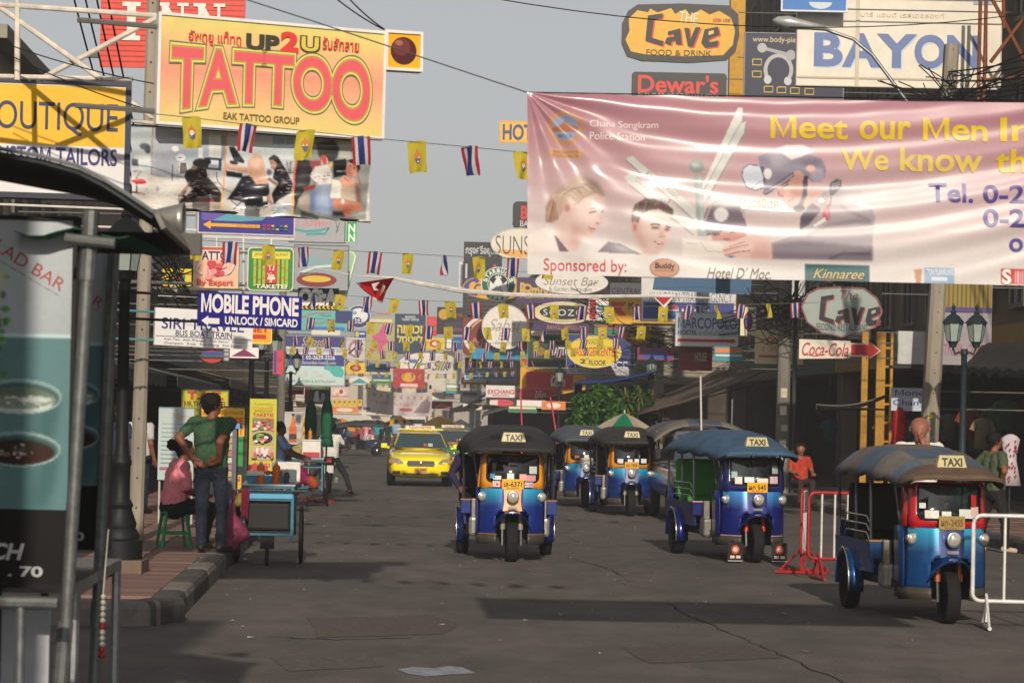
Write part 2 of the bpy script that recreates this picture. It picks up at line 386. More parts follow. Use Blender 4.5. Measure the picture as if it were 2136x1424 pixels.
# ---------------------------------------------------------------- photographic print: soft-edged shapes painted into a colour attribute of the sheet itself
def gblur(a, s):
    if s < .3: return a
    r = int(s * 3) + 1; k = np.exp(-.5 * (np.arange(-r, r + 1) / s) ** 2); k /= k.sum()
    for ax in (0, 1): a = np.apply_along_axis(lambda m: np.convolve(np.pad(m, r, 'edge'), k, 'valid'), ax, a)
    return a
def poly_mask(pts, gx, gy):
    m = np.zeros((len(gy), len(gx)), bool); n = len(pts)
    for i in range(n):
        (x1, y1), (x2, y2) = pts[i], pts[(i + 1) % n]
        if y1 == y2: continue
        rows = (gy >= min(y1, y2)) & (gy < max(y1, y2)); xi = x1 + (gy[rows] - y1) * (x2 - x1) / (y2 - y1); m[rows] ^= gx[None, :] > xi[:, None]
    return m
def el_poly(e):
    k = e[0]
    if k == 'r': x0, y0, x1, y1 = e[1:5]; return [(x0, y0), (x1, y0), (x1, y1), (x0, y1)], e[5], e[6:]
    if k == 'e': return ell(*e[1:5]), e[5], e[6:]
    if k == 'p': return e[1], e[2], e[3:]
    pl, wd = e[1], e[2]; a, b = [], []
    for i, p in enumerate(pl):
        q, s = pl[max(i - 1, 0)], pl[min(i + 1, len(pl) - 1)]; dx, dy = s[0] - q[0], s[1] - q[1]; L = math.hypot(dx, dy) or 1
        a.append((p[0] - dy / L * wd / 2, p[1] + dx / L * wd / 2)); b.append((p[0] + dy / L * wd / 2, p[1] - dx / L * wd / 2))
    return a + b[::-1], e[3], e[4:]
def paint(els, x0, y0, x1, y1, nx, ny, bg, sig=1.0, grain=.03, seed=1):
    """bg: list of (v, colour) stops; element extras: (sigma px, alpha)"""
    gx = x0 + (x1 - x0) * np.arange(nx + 1) / nx; gy = y0 + (y1 - y0) * np.arange(ny + 1) / ny; st = [(p, lin(c)) for p, c in bg]; v = np.linspace(0, 1, ny + 1)
    img = np.stack([np.interp(v, [p for p, _ in st], [c[i] for _, c in st]) for i in range(3)], -1)[:, None, :].repeat(nx + 1, 1); sc = nx / (x1 - x0)
    for e in els:
        pts, col, ex = el_poly(e); s = ex[0] if len(ex) else sig; al = ex[1] if len(ex) > 1 else 1.0; xs = [p[0] for p in pts]; ys = [p[1] for p in pts]; pad = 3 * s + 2 / sc
        i0, i1 = np.searchsorted(gx, (min(xs) - pad, max(xs) + pad)); j0, j1 = np.searchsorted(gy, (min(ys) - pad, max(ys) + pad))
        if i1 - i0 < 2 or j1 - j0 < 2: continue
        m = gblur(poly_mask(pts, gx[i0:i1], gy[j0:j1]).astype(float), s * sc)[..., None] * al; img[j0:j1, i0:i1] = img[j0:j1, i0:i1] * (1 - m) + np.array(lin(col)) * m
    rg = np.random.default_rng(seed); g = gblur(rg.normal(0, 1, img.shape[:2]), 1.2) * 2.2 + gblur(rg.normal(0, 1, img.shape[:2]), 6) * 6
    return np.clip(img * (1 + grain * g[..., None]), 0, .9)
def printM(rough=.3, coat=0.0, transl=0.0):
    key = ('print', rough, coat, transl)
    if key in _mats: return _mats[key]
    m = bpy.data.materials.new('printed_sheet'); m.use_nodes = True; n = m.node_tree.nodes; l = m.node_tree.links; b = n['Principled BSDF']; a = n.new('ShaderNodeAttribute'); a.attribute_name = 'print'
    l.new(a.outputs['Color'], b.inputs['Base Color']); b.inputs['Roughness'].default_value = rough; b.inputs['Coat Weight'].default_value = coat; b.inputs['Coat Roughness'].default_value = .16; b.inputs['Specular IOR Level'].default_value = .3
    if transl:
        t = n.new('ShaderNodeBsdfTranslucent'); l.new(a.outputs['Color'], t.inputs[0]); ms = n.new('ShaderNodeMixShader'); ms.inputs[0].default_value = transl; l.new(b.outputs[0], ms.inputs[1]); l.new(t.outputs[0], ms.inputs[2]); l.new(ms.outputs[0], n['Material Output'].inputs[0])
    _mats[key] = m; return m
def print_sheet(name, img, fn, mat, parent):
    """fn(u,v)->local point; img rows top to bottom"""
    ny, nx = img.shape[0] - 1, img.shape[1] - 1; o = MB().grid(fn, nx, ny).build(name, mat, parent, smooth=True)
    at = o.data.color_attributes.new('print', 'FLOAT_COLOR', 'POINT'); at.data.foreach_set('color', np.concatenate([img, np.ones(img.shape[:2] + (1,))], -1).astype(np.float32).ravel()); return o
# ================================================================ setting: ground, road, pavements, kerbs
def asphaltM():
    m = bpy.data.materials.new('asphalt'); m.use_nodes = True; n = m.node_tree.nodes; l = m.node_tree.links; b = n['Principled BSDF']
    tc = n.new('ShaderNodeTexCoord')
    def noise(sc, st=None, det=5):
        q = n.new('ShaderNodeTexNoise'); q.inputs['Scale'].default_value = sc; q.inputs['Detail'].default_value = det; q.inputs['Roughness'].default_value = 0.62
        if st:
            mp = n.new('ShaderNodeMapping'); mp.inputs['Scale'].default_value = st; l.new(tc.outputs['Object'], mp.inputs[0]); l.new(mp.outputs[0], q.inputs['Vector'])
        else: l.new(tc.outputs['Object'], q.inputs['Vector'])
        return q
    a, c, d = noise(0.35, (1, .35, 1)), noise(2.2, (1, .5, 1)), noise(60)
    r1 = n.new('ShaderNodeValToRGB'); r1.color_ramp.elements[0].position = .32; r1.color_ramp.elements[1].position = .7
    r1.color_ramp.elements[0].color = (.076, .068, .062, 1); r1.color_ramp.elements[1].color = (.140, .120, .104, 1); l.new(a.outputs[0], r1.inputs[0])
    r2 = n.new('ShaderNodeMapRange'); r2.inputs[1].default_value = .3; r2.inputs[2].default_value = .72; r2.inputs[3].default_value = .74; r2.inputs[4].default_value = 1.2; l.new(c.outputs[0], r2.inputs[0])
    r3 = n.new('ShaderNodeMapRange'); r3.inputs[1].default_value = .3; r3.inputs[2].default_value = .7; r3.inputs[3].default_value = .6; r3.inputs[4].default_value = 1.4; l.new(d.outputs[0], r3.inputs[0])
    mm = n.new('ShaderNodeMath'); mm.operation = 'MULTIPLY'; l.new(r2.outputs[0], mm.inputs[0]); l.new(r3.outputs[0], mm.inputs[1])
    mx = n.new('ShaderNodeMix'); mx.data_type = 'RGBA'; mx.blend_type = 'MULTIPLY'; mx.inputs[0].default_value = 1; l.new(r1.outputs[0], mx.inputs[6]); l.new(mm.outputs[0], mx.inputs[7]); l.new(mx.outputs[2], b.inputs['Base Color'])
    st = noise(.9, (1, .4, 1), 8); sr = n.new('ShaderNodeMapRange'); sr.inputs[1].default_value = .60; sr.inputs[2].default_value = .72; sr.inputs[3].default_value = 1.0; sr.inputs[4].default_value = .62; l.new(st.outputs[0], sr.inputs[0])
    m2 = n.new('ShaderNodeMix'); m2.data_type = 'RGBA'; m2.blend_type = 'MULTIPLY'; m2.inputs[0].default_value = 1; l.new(mx.outputs[2], m2.inputs[6]); l.new(sr.outputs[0], m2.inputs[7]); l.new(m2.outputs[2], b.inputs['Base Color'])
    b.inputs['Roughness'].default_value = .82; b.inputs['Specular IOR Level'].default_value = .35
    bp = n.new('ShaderNodeBump'); bp.inputs['Strength'].default_value = .5; bp.inputs['Distance'].default_value = .01; l.new(d.outputs[0], bp.inputs['Height']); l.new(bp.outputs[0], b.inputs['Normal'])
    return m
MB().add([(-900, -60, -.02), (900, -60, -.02), (900, 2500, -.02), (-900, 2500, -.02)], [(0, 1, 2, 3)]).build('ground', M('#4a4641', .9, 0, .3, .5), kind='structure')
road = MB().add([(-45, -10, 0), (45, -10, 0), (45, 250, 0), (-45, 250, 0)], [(0, 1, 2, 3)]).build('road', asphaltM(), kind='structure')
# road cracks, patch seams, paint smear: thin flat marks
mk = MB()
def strip(pts, wd, z=.004):
    vs = []; 
    for i, (x, y) in enumerate(pts):
        a, b = pts[max(i - 1, 0)], pts[min(i + 1, len(pts) - 1)]; dx, dy = b[0] - a[0], b[1] - a[1]; L = math.hypot(dx, dy); ww = wd * random.uniform(.5, 1.3) / 2
        vs += [(x - dy / L * ww, y + dx / L * ww, z), (x + dy / L * ww, y - dx / L * ww, z)]
    mk.add(vs, [(2 * i, 2 * i + 1, 2 * i + 3, 2 * i + 2) for i in range(len(pts) - 1)])
def gpath(pp, n=8, jit=.03):
    w_ = [tuple(GP(x, y))[:2] for x, y in pp]; o = []
    for i in range(len(w_) - 1):
        for j in range(n): t = j / n; o.append((w_[i][0] * (1 - t) + w_[i + 1][0] * t + random.uniform(-jit, jit), w_[i][1] * (1 - t) + w_[i + 1][1] * t + random.uniform(-jit, jit)))
    return o + [w_[-1]]
strip(gpath([(1395, 1258), (1450, 1290), (1560, 1335), (1650, 1375), (1760, 1424)]), .016); strip(gpath([(1180, 1160), (1265, 1185), (1300, 1200)]), .02)
strip(gpath([(1098, 1255), (1395, 1258)], 12, .01), .02); strip(gpath([(560, 1328), (700, 1334), (860, 1330)], 8), .03)
mk.build('crack', M('#1d1a18', .95, 0, .3), road)
sm = MB(); q = [(830, 1396), (860, 1391), (905, 1394), (935, 1389), (965, 1392), (992, 1404), (940, 1407), (890, 1411), (850, 1405)]
sm.add([tuple(GP(x, y))[:2] + (.004,) for x, y in q], [tuple(range(len(q)))[::-1]]); sm.build('paint_smear', M('#8e949c', .7, 0, .5, 9), road)
for pp, c_ in (([(640, 1290), (900, 1282), (960, 1300), (930, 1322), (660, 1330)], '#58504a'), ([(1180, 1120), (1330, 1116), (1390, 1136), (1240, 1142)], '#5d5854'), ([(700, 1080), (860, 1078), (880, 1092), (720, 1096)], '#57524e'), ([(1300, 1350), (1560, 1345), (1640, 1372), (1360, 1384)], '#564f49'), ([(560, 1370), (760, 1362), (800, 1390), (600, 1400)], '#5a5450')):
    q = gpath(pp + pp[:1], 6, .03)[:-1]; MB().add([(x, y, .0035) for x, y in q], [tuple(range(len(q)))[::-1]]).build('asphalt_patch', M(c_, .88, 0, .4, 14, .4), road)
lt = MB()
for i in range(210):
    y = random.triangular(17, 60, 24); x = SX(random.uniform(LK + .2, RK - .3), y); s = random.choice([.012, .02, .03]) * random.uniform(.7, 1.5); a = random.random() * 3
    c, d = math.cos(a) * s, math.sin(a) * s * .8; lt.add([(x - c, y - d, .006), (x + d, y - c, .012), (x + c, y + d, .008), (x - d, y + c, .014)], [(0, 1, 2, 3)], random.choice([0, 0, 1, 2]))
lt.build('litter', [M('#b9b4aa', .8), M('#8a8578', .8), M('#a8927a', .8)], kind='stuff', label='scraps of paper and leaves scattered on the asphalt', cat='litter')
PAVE = M('#7c6259', .85, 0, .3, 1.6, .15); PAVE2 = M('#6a5952', .85, 0, .3, 1.6, .15); KERB = M('#4d4a46', .85, 0, .45, 2.5, .3); KERBL = M('#77706a', .85, 0, .4, 2.5, .3)
KH = .2
def pavement(name, side):
    m = MB(); ys = [20.3, 20.9, 30, 60, 100, 160, 240] if side < 0 else [12, 30, 60, 100, 160, 240]
    k0 = LK if side < 0 else RK; vs = []
    for i, y in enumerate(ys):
        e = k0 - side * -.22 if False else (k0 + side * .22)
        if side < 0 and i == 0: e -= .45
        vs += [(SX(e, y), y, KH - .03), (SX(k0 + side * 16, y), y, KH - .03)]
    m.add(vs, [(2 * i, 2 * i + 1, 2 * i + 3, 2 * i + 2) if side < 0 else (2 * i + 1, 2 * i, 2 * i + 2, 2 * i + 3) for i in range(len(ys) - 1)])
    return m.build(name, M('#3f3733', .9, 0, .3, 2), kind='structure')
pl, pr = pavement('pavement_left', -1), pavement('pavement_right', 1)
slab = MB().box((0, 0, 0), (.585, .585, .03)).build('paving_slab', [PAVE], pl, bevel=.006)
first = True
def slabs(par, side, y0, y1, pxlo, pxhi):
    global first
    k0 = LK if side < 0 else RK; n = 0
    for j in range(int((y1 - y0) / .6)):
        y = y0 + .3 + .6 * j
        for i in range(8):
            xs = k0 + side * (.22 + .3 + .6 * i); x = SX(xs, y); px = CX + F * x / y - 6
            if not (pxlo < px < pxhi) or (side < 0 and j == 0 and i == 0): continue
            if first: o = slab; first = False
            else: o = slab.copy(); COL.objects.link(o)
            o.parent = par; o.location = (x, y, KH - .015 + random.uniform(-.004, .004)); o.rotation_euler = (random.uniform(-.006, .006), random.uniform(-.006, .006), YAW); n += 1
    return n
slabs(pl, -1, 20.4, 50, 190, 620); slabs(pr, 1, 36, 60, 1500, 2180)
def kerb_mesh(L):
    m = MB(); pr_ = [(-.11, 0), (.11, 0), (.11, KH), (-.05, KH), (-.09, KH - .015), (-.11, KH - .06)]
    n = len(pr_); m.add([(x, -L / 2, z) for x, z in pr_] + [(x, L / 2, z) for x, z in pr_], [tuple(range(n)), tuple(range(n, 2 * n))[::-1]] + [(i, n + i, n + (i + 1) % n, (i + 1) % n) for i in range(n)]); return m
kb = kerb_mesh(.985).build('kerb_stone', KERB, pl); k0_ = kb.data; kl = kerb_mesh(.985).build('kerb_stone', KERBL, pl); k1_ = kl.data; used = 0
def kerb(par, x, y, rz):
    global used
    if used == 0: o = kb
    elif used == 1: o = kl
    else: o = kb.copy(); COL.objects.link(o); o.data = random.choice([k0_, k0_, k1_])
    used += 1; o.parent = par; o.location = (x, y, random.uniform(-.006, .004)); o.rotation_euler = (0, 0, rz)
for i in range(60): kerb(pl, SX(LK - .11, 21.4 + i), 21.4 + i, YAW + math.pi)
for i in range(40): kerb(pr, SX(RK + .11, 33.5 + i), 33.5 + i, YAW)
cxk, cyk = SX(LK - .11, 20.9) - .5, 20.9      # rounded corner, then the return to the left
for a in (20, 62): kerb(pl, cxk + .5 * math.cos(R(-a)), cyk + .5 * math.sin(R(-a)) , R(-a) + math.pi); 
for i in range(5): kerb(pl, cxk - .5 - i, cyk - .5, -math.pi / 2 + math.pi)
for o in [c for c in bpy.data.objects if c.name.startswith('kerb_stone') and c.parent == pl][-7:-5]: o.scale = (1, .55, 1)
# ================================================================ shop houses
FR = M('#5b5650', .6, 0, .2); PANE = M('#1b2327', .12, 0, .1, spec=.8)
winm = MB(); 
for a, b, c, d in ((-.55, .55, -.8, -.72), (-.55, .55, .72, .8), (-.55, -.47, -.72, .72), (.47, .55, -.72, .72), (-.04, .04, -.72, .72)): winm.box(((a + b) / 2, -.02, (c + d) / 2), (b - a, .09, d - c))
WIN = winm.build('window', FR); PN = MB().box((0, .0, 0), (.94, .03, 1.44)).build('pane', PANE); wfirst = [True]
def building(label, side, y0, y1, Hh, col, floors=3, awn=None, tile=False, dark='#14120f', depth=9):
    L = y1 - y0; f = LF if side < 0 else (RF if y0 < 84 else 9.5); xm = SX(f, (y0 + y1) / 2); ym = (y0 + y1) / 2
    root = empty('shop_house', (xm, ym, 0), YAW, label, 'building', 'shop houses lining the street')
    wm = M(col, .8, 0, .3, .7, .1, stretch=(1, 1, .25)); g = 3.1; dx = side * depth / 2
    MB().box((dx, 0, (g + Hh) / 2), (depth, L, Hh - g)).build('wall', wm, root)
    for k in (-1, 1): MB().box((side * 1.45, k * (L / 2 - .06), g / 2), (2.1, .1, g - .02)).build('party_wall', M('#4a4038', .85, 0, .4, 1.5), root)
    MB().box((side * 2.6, 0, g / 2), (.2, L, g - .01)).build('shop_interior', M('#2e2620', .8, 0, .5, 1.2), root)
    for k in (-1, 1): MB().box((side * .2, k * (L / 2 - .2), g / 2), (.38, .36, g - .01)).build('column', wm, root)
    MB().box((-side * .08, 0, g + .35), (.14, L - .1, .6)).build('fascia', M(random.choice(['#7a2f24', '#39506b', '#7d7a6c', '#2e4a3a', '#8a6b2c']), .6), root)
    MB().box((-side * .1, 0, Hh + .1), (.5, L - .02, .22)).build('cornice', M('#8c857a', .8), root)
    if tile:
        m = MB()
        for r in range(6):
            for q in range(int(L / .45)):
                m.add([(-side * (1.5 - r * .25 + dd), -L / 2 + .45 * q + e, 4.6 - .0 + r * .14 - dd * .3 + (.05 if e in (.15, .3) else 0)) for dd in (0, -.27) for e in (0, .15, .3, .44)], [(0, 1, 5, 4), (1, 2, 6, 5), (2, 3, 7, 6)])
        m.build('tile_roof', M('#93473a', .75, 0, .3, 3), root, solid=.02)
    nw = max(1, int(L / 2.2))
    for fl in range(floors - 1):
        z = g + 1.75 + fl * (Hh - g - .6) / max(1, floors - 1)
        if z > Hh - .9: continue
        for q in range(nw):
            if wfirst[0]: a, b = WIN, PN; wfirst[0] = False
            else: a, b = WIN.copy(), PN.copy(); COL.objects.link(a); COL.objects.link(b)
            a.parent = root; a.location = (-side * .03, -L / 2 + (q + .5) * L / nw, z); a.rotation_euler = (0, 0, side * -math.pi / 2 if side > 0 else math.pi / 2); b.parent = a; b.location = (0, .0, 0)
            if side > 0: a.rotation_euler = (0, 0, -math.pi / 2)
    if awn:
        c, dz, out = awn; m = MB(); n = 10
        m.grid(lambda u, v: Vector((-side * (v * out), -L / 2 + .15 + u * (L - .3), 3.05 + dz - v * .55 - .06 * math.sin(u * math.pi * n) ** 2 * v)), 40, 3)
        m.build('awning', M(c, .8, 0, .25, 2), root, solid=.02, smooth=True)
        m = MB(); m.grid(lambda u, v: Vector((-side * (out + .005), -L / 2 + .15 + u * (L - .3), 2.5 + dz - v * (.2 + .05 * abs(math.sin(u * 30))))), 60, 1); m.build('valance', M(c, .8, 0, .3, 2), root, solid=.01)
        for k in (-.8, 0, .8): MB().tube([(0, k * L / 2, 2.3 + dz), (-side * out, k * L / 2, 2.47 + dz)], .02, 6).build('awning_arm', M('#4d6f73', .5, .3), root)
    return root
building('cream shop house behind the truss and the tailor sign', -1, 40, 52, 7.6, '#a69c86', 3, ('#3c4a48', 0, 2.0))
building('grey stuccoed shop house with a pink tiled lean-to roof', -1, 52.02, 68, 7.0, '#8f8a80', 3, ('#5b5f5c', 0, 2.2), True)
building('weathered beige shop house behind the green bamboo sign', -1, 68.04, 90, 6.6, '#a59a84', 3, ('#6b675e', .2, 2.4))
building('pale shop house behind the two folded green parasols', -1, 90.06, 122, 6.2, '#b3aa9b', 3, ('#3d5960', .1, 2.4))
building('far pale grey shop house before the street end, left row', -1, 122.1, 205, 7.4, '#a19c92', 3, ('#c8a33a', 0, 2.6))
building('dark shop house with garments hung in its open front', 1, 30, 46.5, 12.5, '#5c5348', 4, None)
building('tall brown shop house carrying the big cream billboard', 1, 46.54, 66, 14.6, '#6b5a4c', 5, None)
building('tall grey shop house with a sagging brown awning', 1, 66.04, 85.5, 16.6, '#5a564f', 5, None)
building('shop house with a ribbed blue awning behind the bushes', 1, 85.54, 102, 9.6, '#8d8578', 3, None)
building('beige shop house behind the red drink signs', 1, 102.04, 128, 10.6, '#9a8f7f', 3, ('#4a4b49', .2, 2.6))
building('far beige shop house before the street end, right row', 1, 128.1, 205, 10.0, '#a79d8d', 3, ('#55544f', .1, 2.8))
cb_ = empty('unseen_shade_block', (-5.4, -3, 0), 0, 'corner shop house beside the viewer that shades the kiosk', 'building'); MB().box((0, 0, 3.45), (7.2, 16, 6.9)).build('wall', M('#9a8f7c', .85, 0, .3, .7), cb_); MB().box((0, 0, 7.0), (7.5, 16.3, .2)).build('cornice', M('#8c857a', .8), cb_)  # out-of-view building, added only to throw shade over the kiosk
# street end
def end_block(label, x0, x1, D, Hh, col, nfl=3):
    a, b = (x0 - CX) * D / F, (x1 - CX) * D / F; root = empty('end_building', ((a + b) / 2, D, 0), 0, label, 'building', 'buildings closing the street')
    MB().box((0, 4, Hh / 2), (b - a, 8, Hh)).build('wall', M(col, .8, 0, .25, .5), root); MB().box((0, -.1, Hh + .15), (b - a + .3, .5, .3)).build('cornice', M('#8f887c'), root)
    for f_ in range(nfl):
        n = max(2, int((b - a) / 2.4))
        for i in range(n):
            a_, b_ = WIN.copy(), PN.copy(); COL.objects.link(a_); COL.objects.link(b_); a_.parent = root; a_.location = (-(b - a) / 2 + (i + .5) * (b - a) / n, -.05, 1.9 + f_ * 2.7); a_.rotation_euler = (0, 0, 0); b_.parent = a_; b_.location = (0, 0, 0)
    return root
end_block('pale block closing the street beside the red temple-like front', 560, 745, 236, 8.8, '#b4aa9c'); end_block('hazy cream block closing the street behind the white banner', 746, 905, 246, 6.8, '#c4b79f', 2); end_block('grey block closing the street behind the oval white sign', 906, 1075, 232, 8.4, '#9d958b')
# ================================================================ vehicles
def rrect(hw, hh, r, n=5, cx=0, cz=0, rb=None):
    o = []; rb = r if rb is None else rb
    for sx, sz, t0, rr in ((1, 1, 0, r), (-1, 1, 90, r), (-1, -1, 180, rb), (1, -1, 270, rb)):
        for i in range(n): t = R(t0 + 90 * i / (n - 1)); o.append((cx + sx * (hw - rr) + rr * math.cos(t), cz + sz * (hh - rr) + rr * math.sin(t)))
    return o
def wheel(parent, c, r, wd, rimm, n=24, rim=.58):
    t = MB(); w2 = wd / 2
    t.lathe([(r * rim, -w2 * .7), (r * .8, -w2), (r * .94, -w2 * .92), (r, -w2 * .6), (r, w2 * .6), (r * .94, w2 * .92), (r * .8, w2), (r * rim, w2 * .7), (r * rim, -w2 * .7)], n, axis='X')
    root = t.build('wheel', RUBBER, parent, smooth='auto', loc=c)
    h = MB(); h.lathe([(r * rim, -w2 * .55), (r * .4, -w2 * .35), (r * .2, -w2 * .6), (.001, -w2 * .62)], n, axis='X'); h.lathe([(.001, w2 * .62), (r * .2, w2 * .6), (r * .4, w2 * .35), (r * rim, w2 * .55)], n, axis='X')
    h.build('rim', rimm, root, smooth=True); return root
def lampm(parent, c, r, name='headlight', depth=.07, ry=0):
    m = MB(); m.lathe([(r * .4, depth), (r * .9, depth * .45), (r * 1.05, 0), (r * 1.08, -.012), (r * .92, -.014)], 18, axis='Y'); o = m.build(name, CHROME, parent, smooth=True, loc=c); o.rotation_euler = (0, 0, ry)
    g = MB(); g.lathe([(r * .93, -.008), (r * .7, -.018), (r * .35, -.026), (.001, -.03)], 18, axis='Y'); g.build('lens', M('#b9b6a8', .12, .35, .3, 30), o, smooth=True); return o
def gradM(c0, c1, z0, z1):
    key = ('grad', c0, c1, z0, z1)
    if key in _mats: return _mats[key]
    m = bpy.data.materials.new('airbrushed_paint'); m.use_nodes = True; n = m.node_tree.nodes; l = m.node_tree.links; b = n['Principled BSDF']
    tc = n.new('ShaderNodeTexCoord'); sp = n.new('ShaderNodeSeparateXYZ'); l.new(tc.outputs['Object'], sp.inputs[0])
    mr = n.new('ShaderNodeMapRange'); mr.inputs[1].default_value = z1; mr.inputs[2].default_value = z0; l.new(sp.outputs[2], mr.inputs[0])
    mx = n.new('ShaderNodeMix'); mx.data_type = 'RGBA'; l.new(mr.outputs[0], mx.inputs[0]); mx.inputs[6].default_value = (*lin(c1), 1); mx.inputs[7].default_value = (*lin(c0), 1); l.new(mx.outputs[2], b.inputs['Base Color'])
    b.inputs['Roughness'].default_value = .28; b.inputs['Metallic'].default_value = .25; b.inputs['Coat Weight'].default_value = .8; _mats[key] = m; return m
def tuk(loc, yaw, label, upper, lower, roofc, plate, seat='#20242a', platec='#e5a92c', trim=None, center=None, roofpatch=None, stickers=(), flaps=False, forkc='#8a8378', gloss='#2fa3c9', detail=True, group='three-wheeled taxis on the street', taxi='TAXI', platet='#2a2418', scl=(.95, .88, 1)):
    root = empty('three_wheeled_taxi', loc, yaw, label, 'tuk-tuk', group); root.scale = scl
    UP = M(upper, .28, .0, .12, 5, coat=.7); LO = M(lower, .4, .15, .4, 5, .08, coat=.35); LO2 = gradM(gloss, lower, .89, .68)
    def fy(x, z): return -.09 + .26 * (abs(x) / .43) ** 3.2 + max(0, z - .6) * .16 + max(0, .5 - z) * .10
    # cowl: lower panels either side of the wheel arch, and the shoulder above it
    hw = lambda z: .43 if z < .9 else .43 - (z - .9) * .1
    m = MB(); m.grid(lambda u, v: Vector(((u * 2 - 1) * .43, fy((u * 2 - 1) * .43, .33 + v * .57), .33 + v * .57)), 28, 16, mi=lambda i, j: 0,
           keep=lambda u, v: not (abs(u * 2 - 1) * .43 < .20 and .33 + v * .57 < .66 - .5 * max(0, abs(u * 2 - 1) * .43 - .05)))
    for s in (-1, 1): m.grid(lambda u, v: Vector((s * .43, .17 + u * .38 + (max(0, .33 + v * .57 - .6) * .16), .33 + v * .57)), 2, 4)
    m.build('cowl', LO, root, smooth=True, solid=.02)
    for s in (-1, 1):       # bright shoulder panel
        q = MB(); q.grid(lambda u, v: Vector((s * (.135 + u * .27), fy(.135 + u * .27, .67 + v * .22) - .004, .67 + v * .22)), 8, 6); q.build('shoulder_panel', LO2, root, smooth=True)
    q = MB(); q.grid(lambda u, v: Vector(((u * 2 - 1) * (.125 - .02 * math.sin(v * 3.1)), fy((u * 2 - 1) * .1, .6 + v * .31) - .006, .62 + v * .285)), 6, 6); q.build('centre_panel', M(center or upper, .3, 0, .12, 5, coat=.6), root, smooth=True)
    for s in (-1, 1):
        ring = [(s * (.2 + .225 * i / 8), fy(.2 + .225 * i / 8, .28) - .012) for i in range(9)] + [(s * .432, .36), (s * .432, .56)]
        MB().loft([[Vector((x, y, .22)) for x, y in ring], [Vector((x, y, .335)) for x, y in ring]], closed=False).build('bumper', M('#4c4740', .5, .3, .3), root, smooth='auto', solid=.02, offset=0)
    if trim:
        for s in (-1, 1): MB().tube([(s * (.2 + i * .028), fy(.2 + i * .028, .34) - .008, .337) for i in range(9)], .006, 5).build('trim_strip', M(trim, .4), root)
    a = MB()
    for s in (-1, 1): a.add([(s * .205, fy(.2, .4), .25), (s * .205, .42, .25), (s * .205, .42, .62), (s * .205, fy(.2, .6), .62)], [(0, 1, 2, 3)])
    a.add([(-.2, -.02, .655), (.2, -.02, .655), (.2, .42, .66), (-.2, .42, .66)], [(0, 1, 2, 3)]); a.add([(-.43, .43, .2), (.43, .43, .2), (.43, .43, .9), (-.43, .43, .9)], [(0, 1, 2, 3)]); a.build('wheel_arch', BLACK, root)
    # mudguard
    g = MB(); g.grid(lambda u, v: Vector(((u * 2 - 1) * (.19 + .05 * v), -.16 - .12 * (1 - (u * 2 - 1) ** 2) + .22 * (1 - v) + .12 * v * abs(u * 2 - 1) ** 2, .635 - .03 * (u * 2 - 1) ** 2 - .05 * v - .13 * abs(u * 2 - 1) ** 3 * (.4 + v))), 14, 6); g.build('mudguard', M(lower, .2, .5, .3, 9, coat=.6), root, smooth=True, solid=.012)
    wheel(root, (0, 0, .245), .245, .15, M('#3a3a3a', .4, .6)) 
    for s in (-1, 1):
        MB().tube([(s * .115, .0, .2), (s * .115, .04, .42)], .020, 8).build('fork_leg', CHROME, root); MB().tube([(s * .115, .035, .39), (s * .115, .06, .6)], .034, 8).build('fork_sleeve', M(forkc, .4, .2), root)
    # windscreen frame and glass
    def sf(x, z): return Vector((x, fy(x * .9, z) - .005, z))
    n = 6; out = rrect(.425, .215, .07, n, 0, 1.105, .05); inn = rrect(.34, .158, .03, n, 0, 1.132, .07)
    out = [(x * (1 - (z - .9) * .12), z) for x, z in out]; inn = [(x * (1 - (z - .9) * .10), z) for x, z in inn]; k = len(out)
    f = MB(); f.add([sf(x, z) for x, z in out] + [sf(x, z) for x, z in inn], [(i, (i + 1) % k, k + (i + 1) % k, k + i) for i in range(k)])
    for s in (-1, 1): f.grid(lambda u, v: Vector((s * (.42 - v * .05), fy(.39, .9 + v * .41) + u * .28, .9 + v * .41)), 2, 3)
    f.build('windscreen_frame', UP, root, smooth='auto', solid=.025)
    MB().tube([sf(x, z) + Vector((0, -.006, 0)) for x, z in inn + inn[:1]], .011, 6).build('rubber_seal', BLACK, root, smooth=True)
    gl = MB(); c0 = (0, 1.132); gl.add([sf(c0[0], c0[1]) + Vector((0, .012, 0))] + [sf(x * .99, z) + Vector((0, .012, 0)) for x, z in inn], [(0, 1 + i, 1 + (i + 1) % k) for i in range(k)]); gl.build('windscreen', glassM('#aab4b4', .62), root, smooth=True)
    for i, (x, z, w_, h_, c) in enumerate(stickers):
        st = MB(); st.grid(lambda u, v: sf(x + (u - .5) * w_, z + (v - .5) * h_) + Vector((0, -.004 if z > 1.0 else -.012, 0)), 2, 2); o = st.build('sticker', M(c, .5, 0, .15, 40), root)
        if c == '#f2f2ee' and z < 1: pass
    for s, ang in ((-1, -.25), (1, .25)): lampm(root, (s * .385, fy(.385, .8) - .05, .79), .056, 'side_lamp', .11, ang * s)
    lampm(root, (0, -.15, .79), .073); MB().box((0, -.1, .67), (.12, .05, .03)).build('lamp_bracket', CHROME, root)
    pm = lambda px, py, l: Vector((px, fy(.0, .93) - .03 - l, py)); pt = MB().box((0, fy(0, .93) - .022, .945), (.275, .01, .125)).build('number_plate', M(platec, .5, 0, .3, 30), root)
    flat_print([('t', plate, -.115, -.975, .115, -.915, platet, {'b': .02}), ('t', 'กรุงเทพมหานคร', -.08, -.905, .08, -.89, platet)], root, lambda px, py, l: Vector((px, fy(0, .93) - .0285 - l, -py)), off=.001)
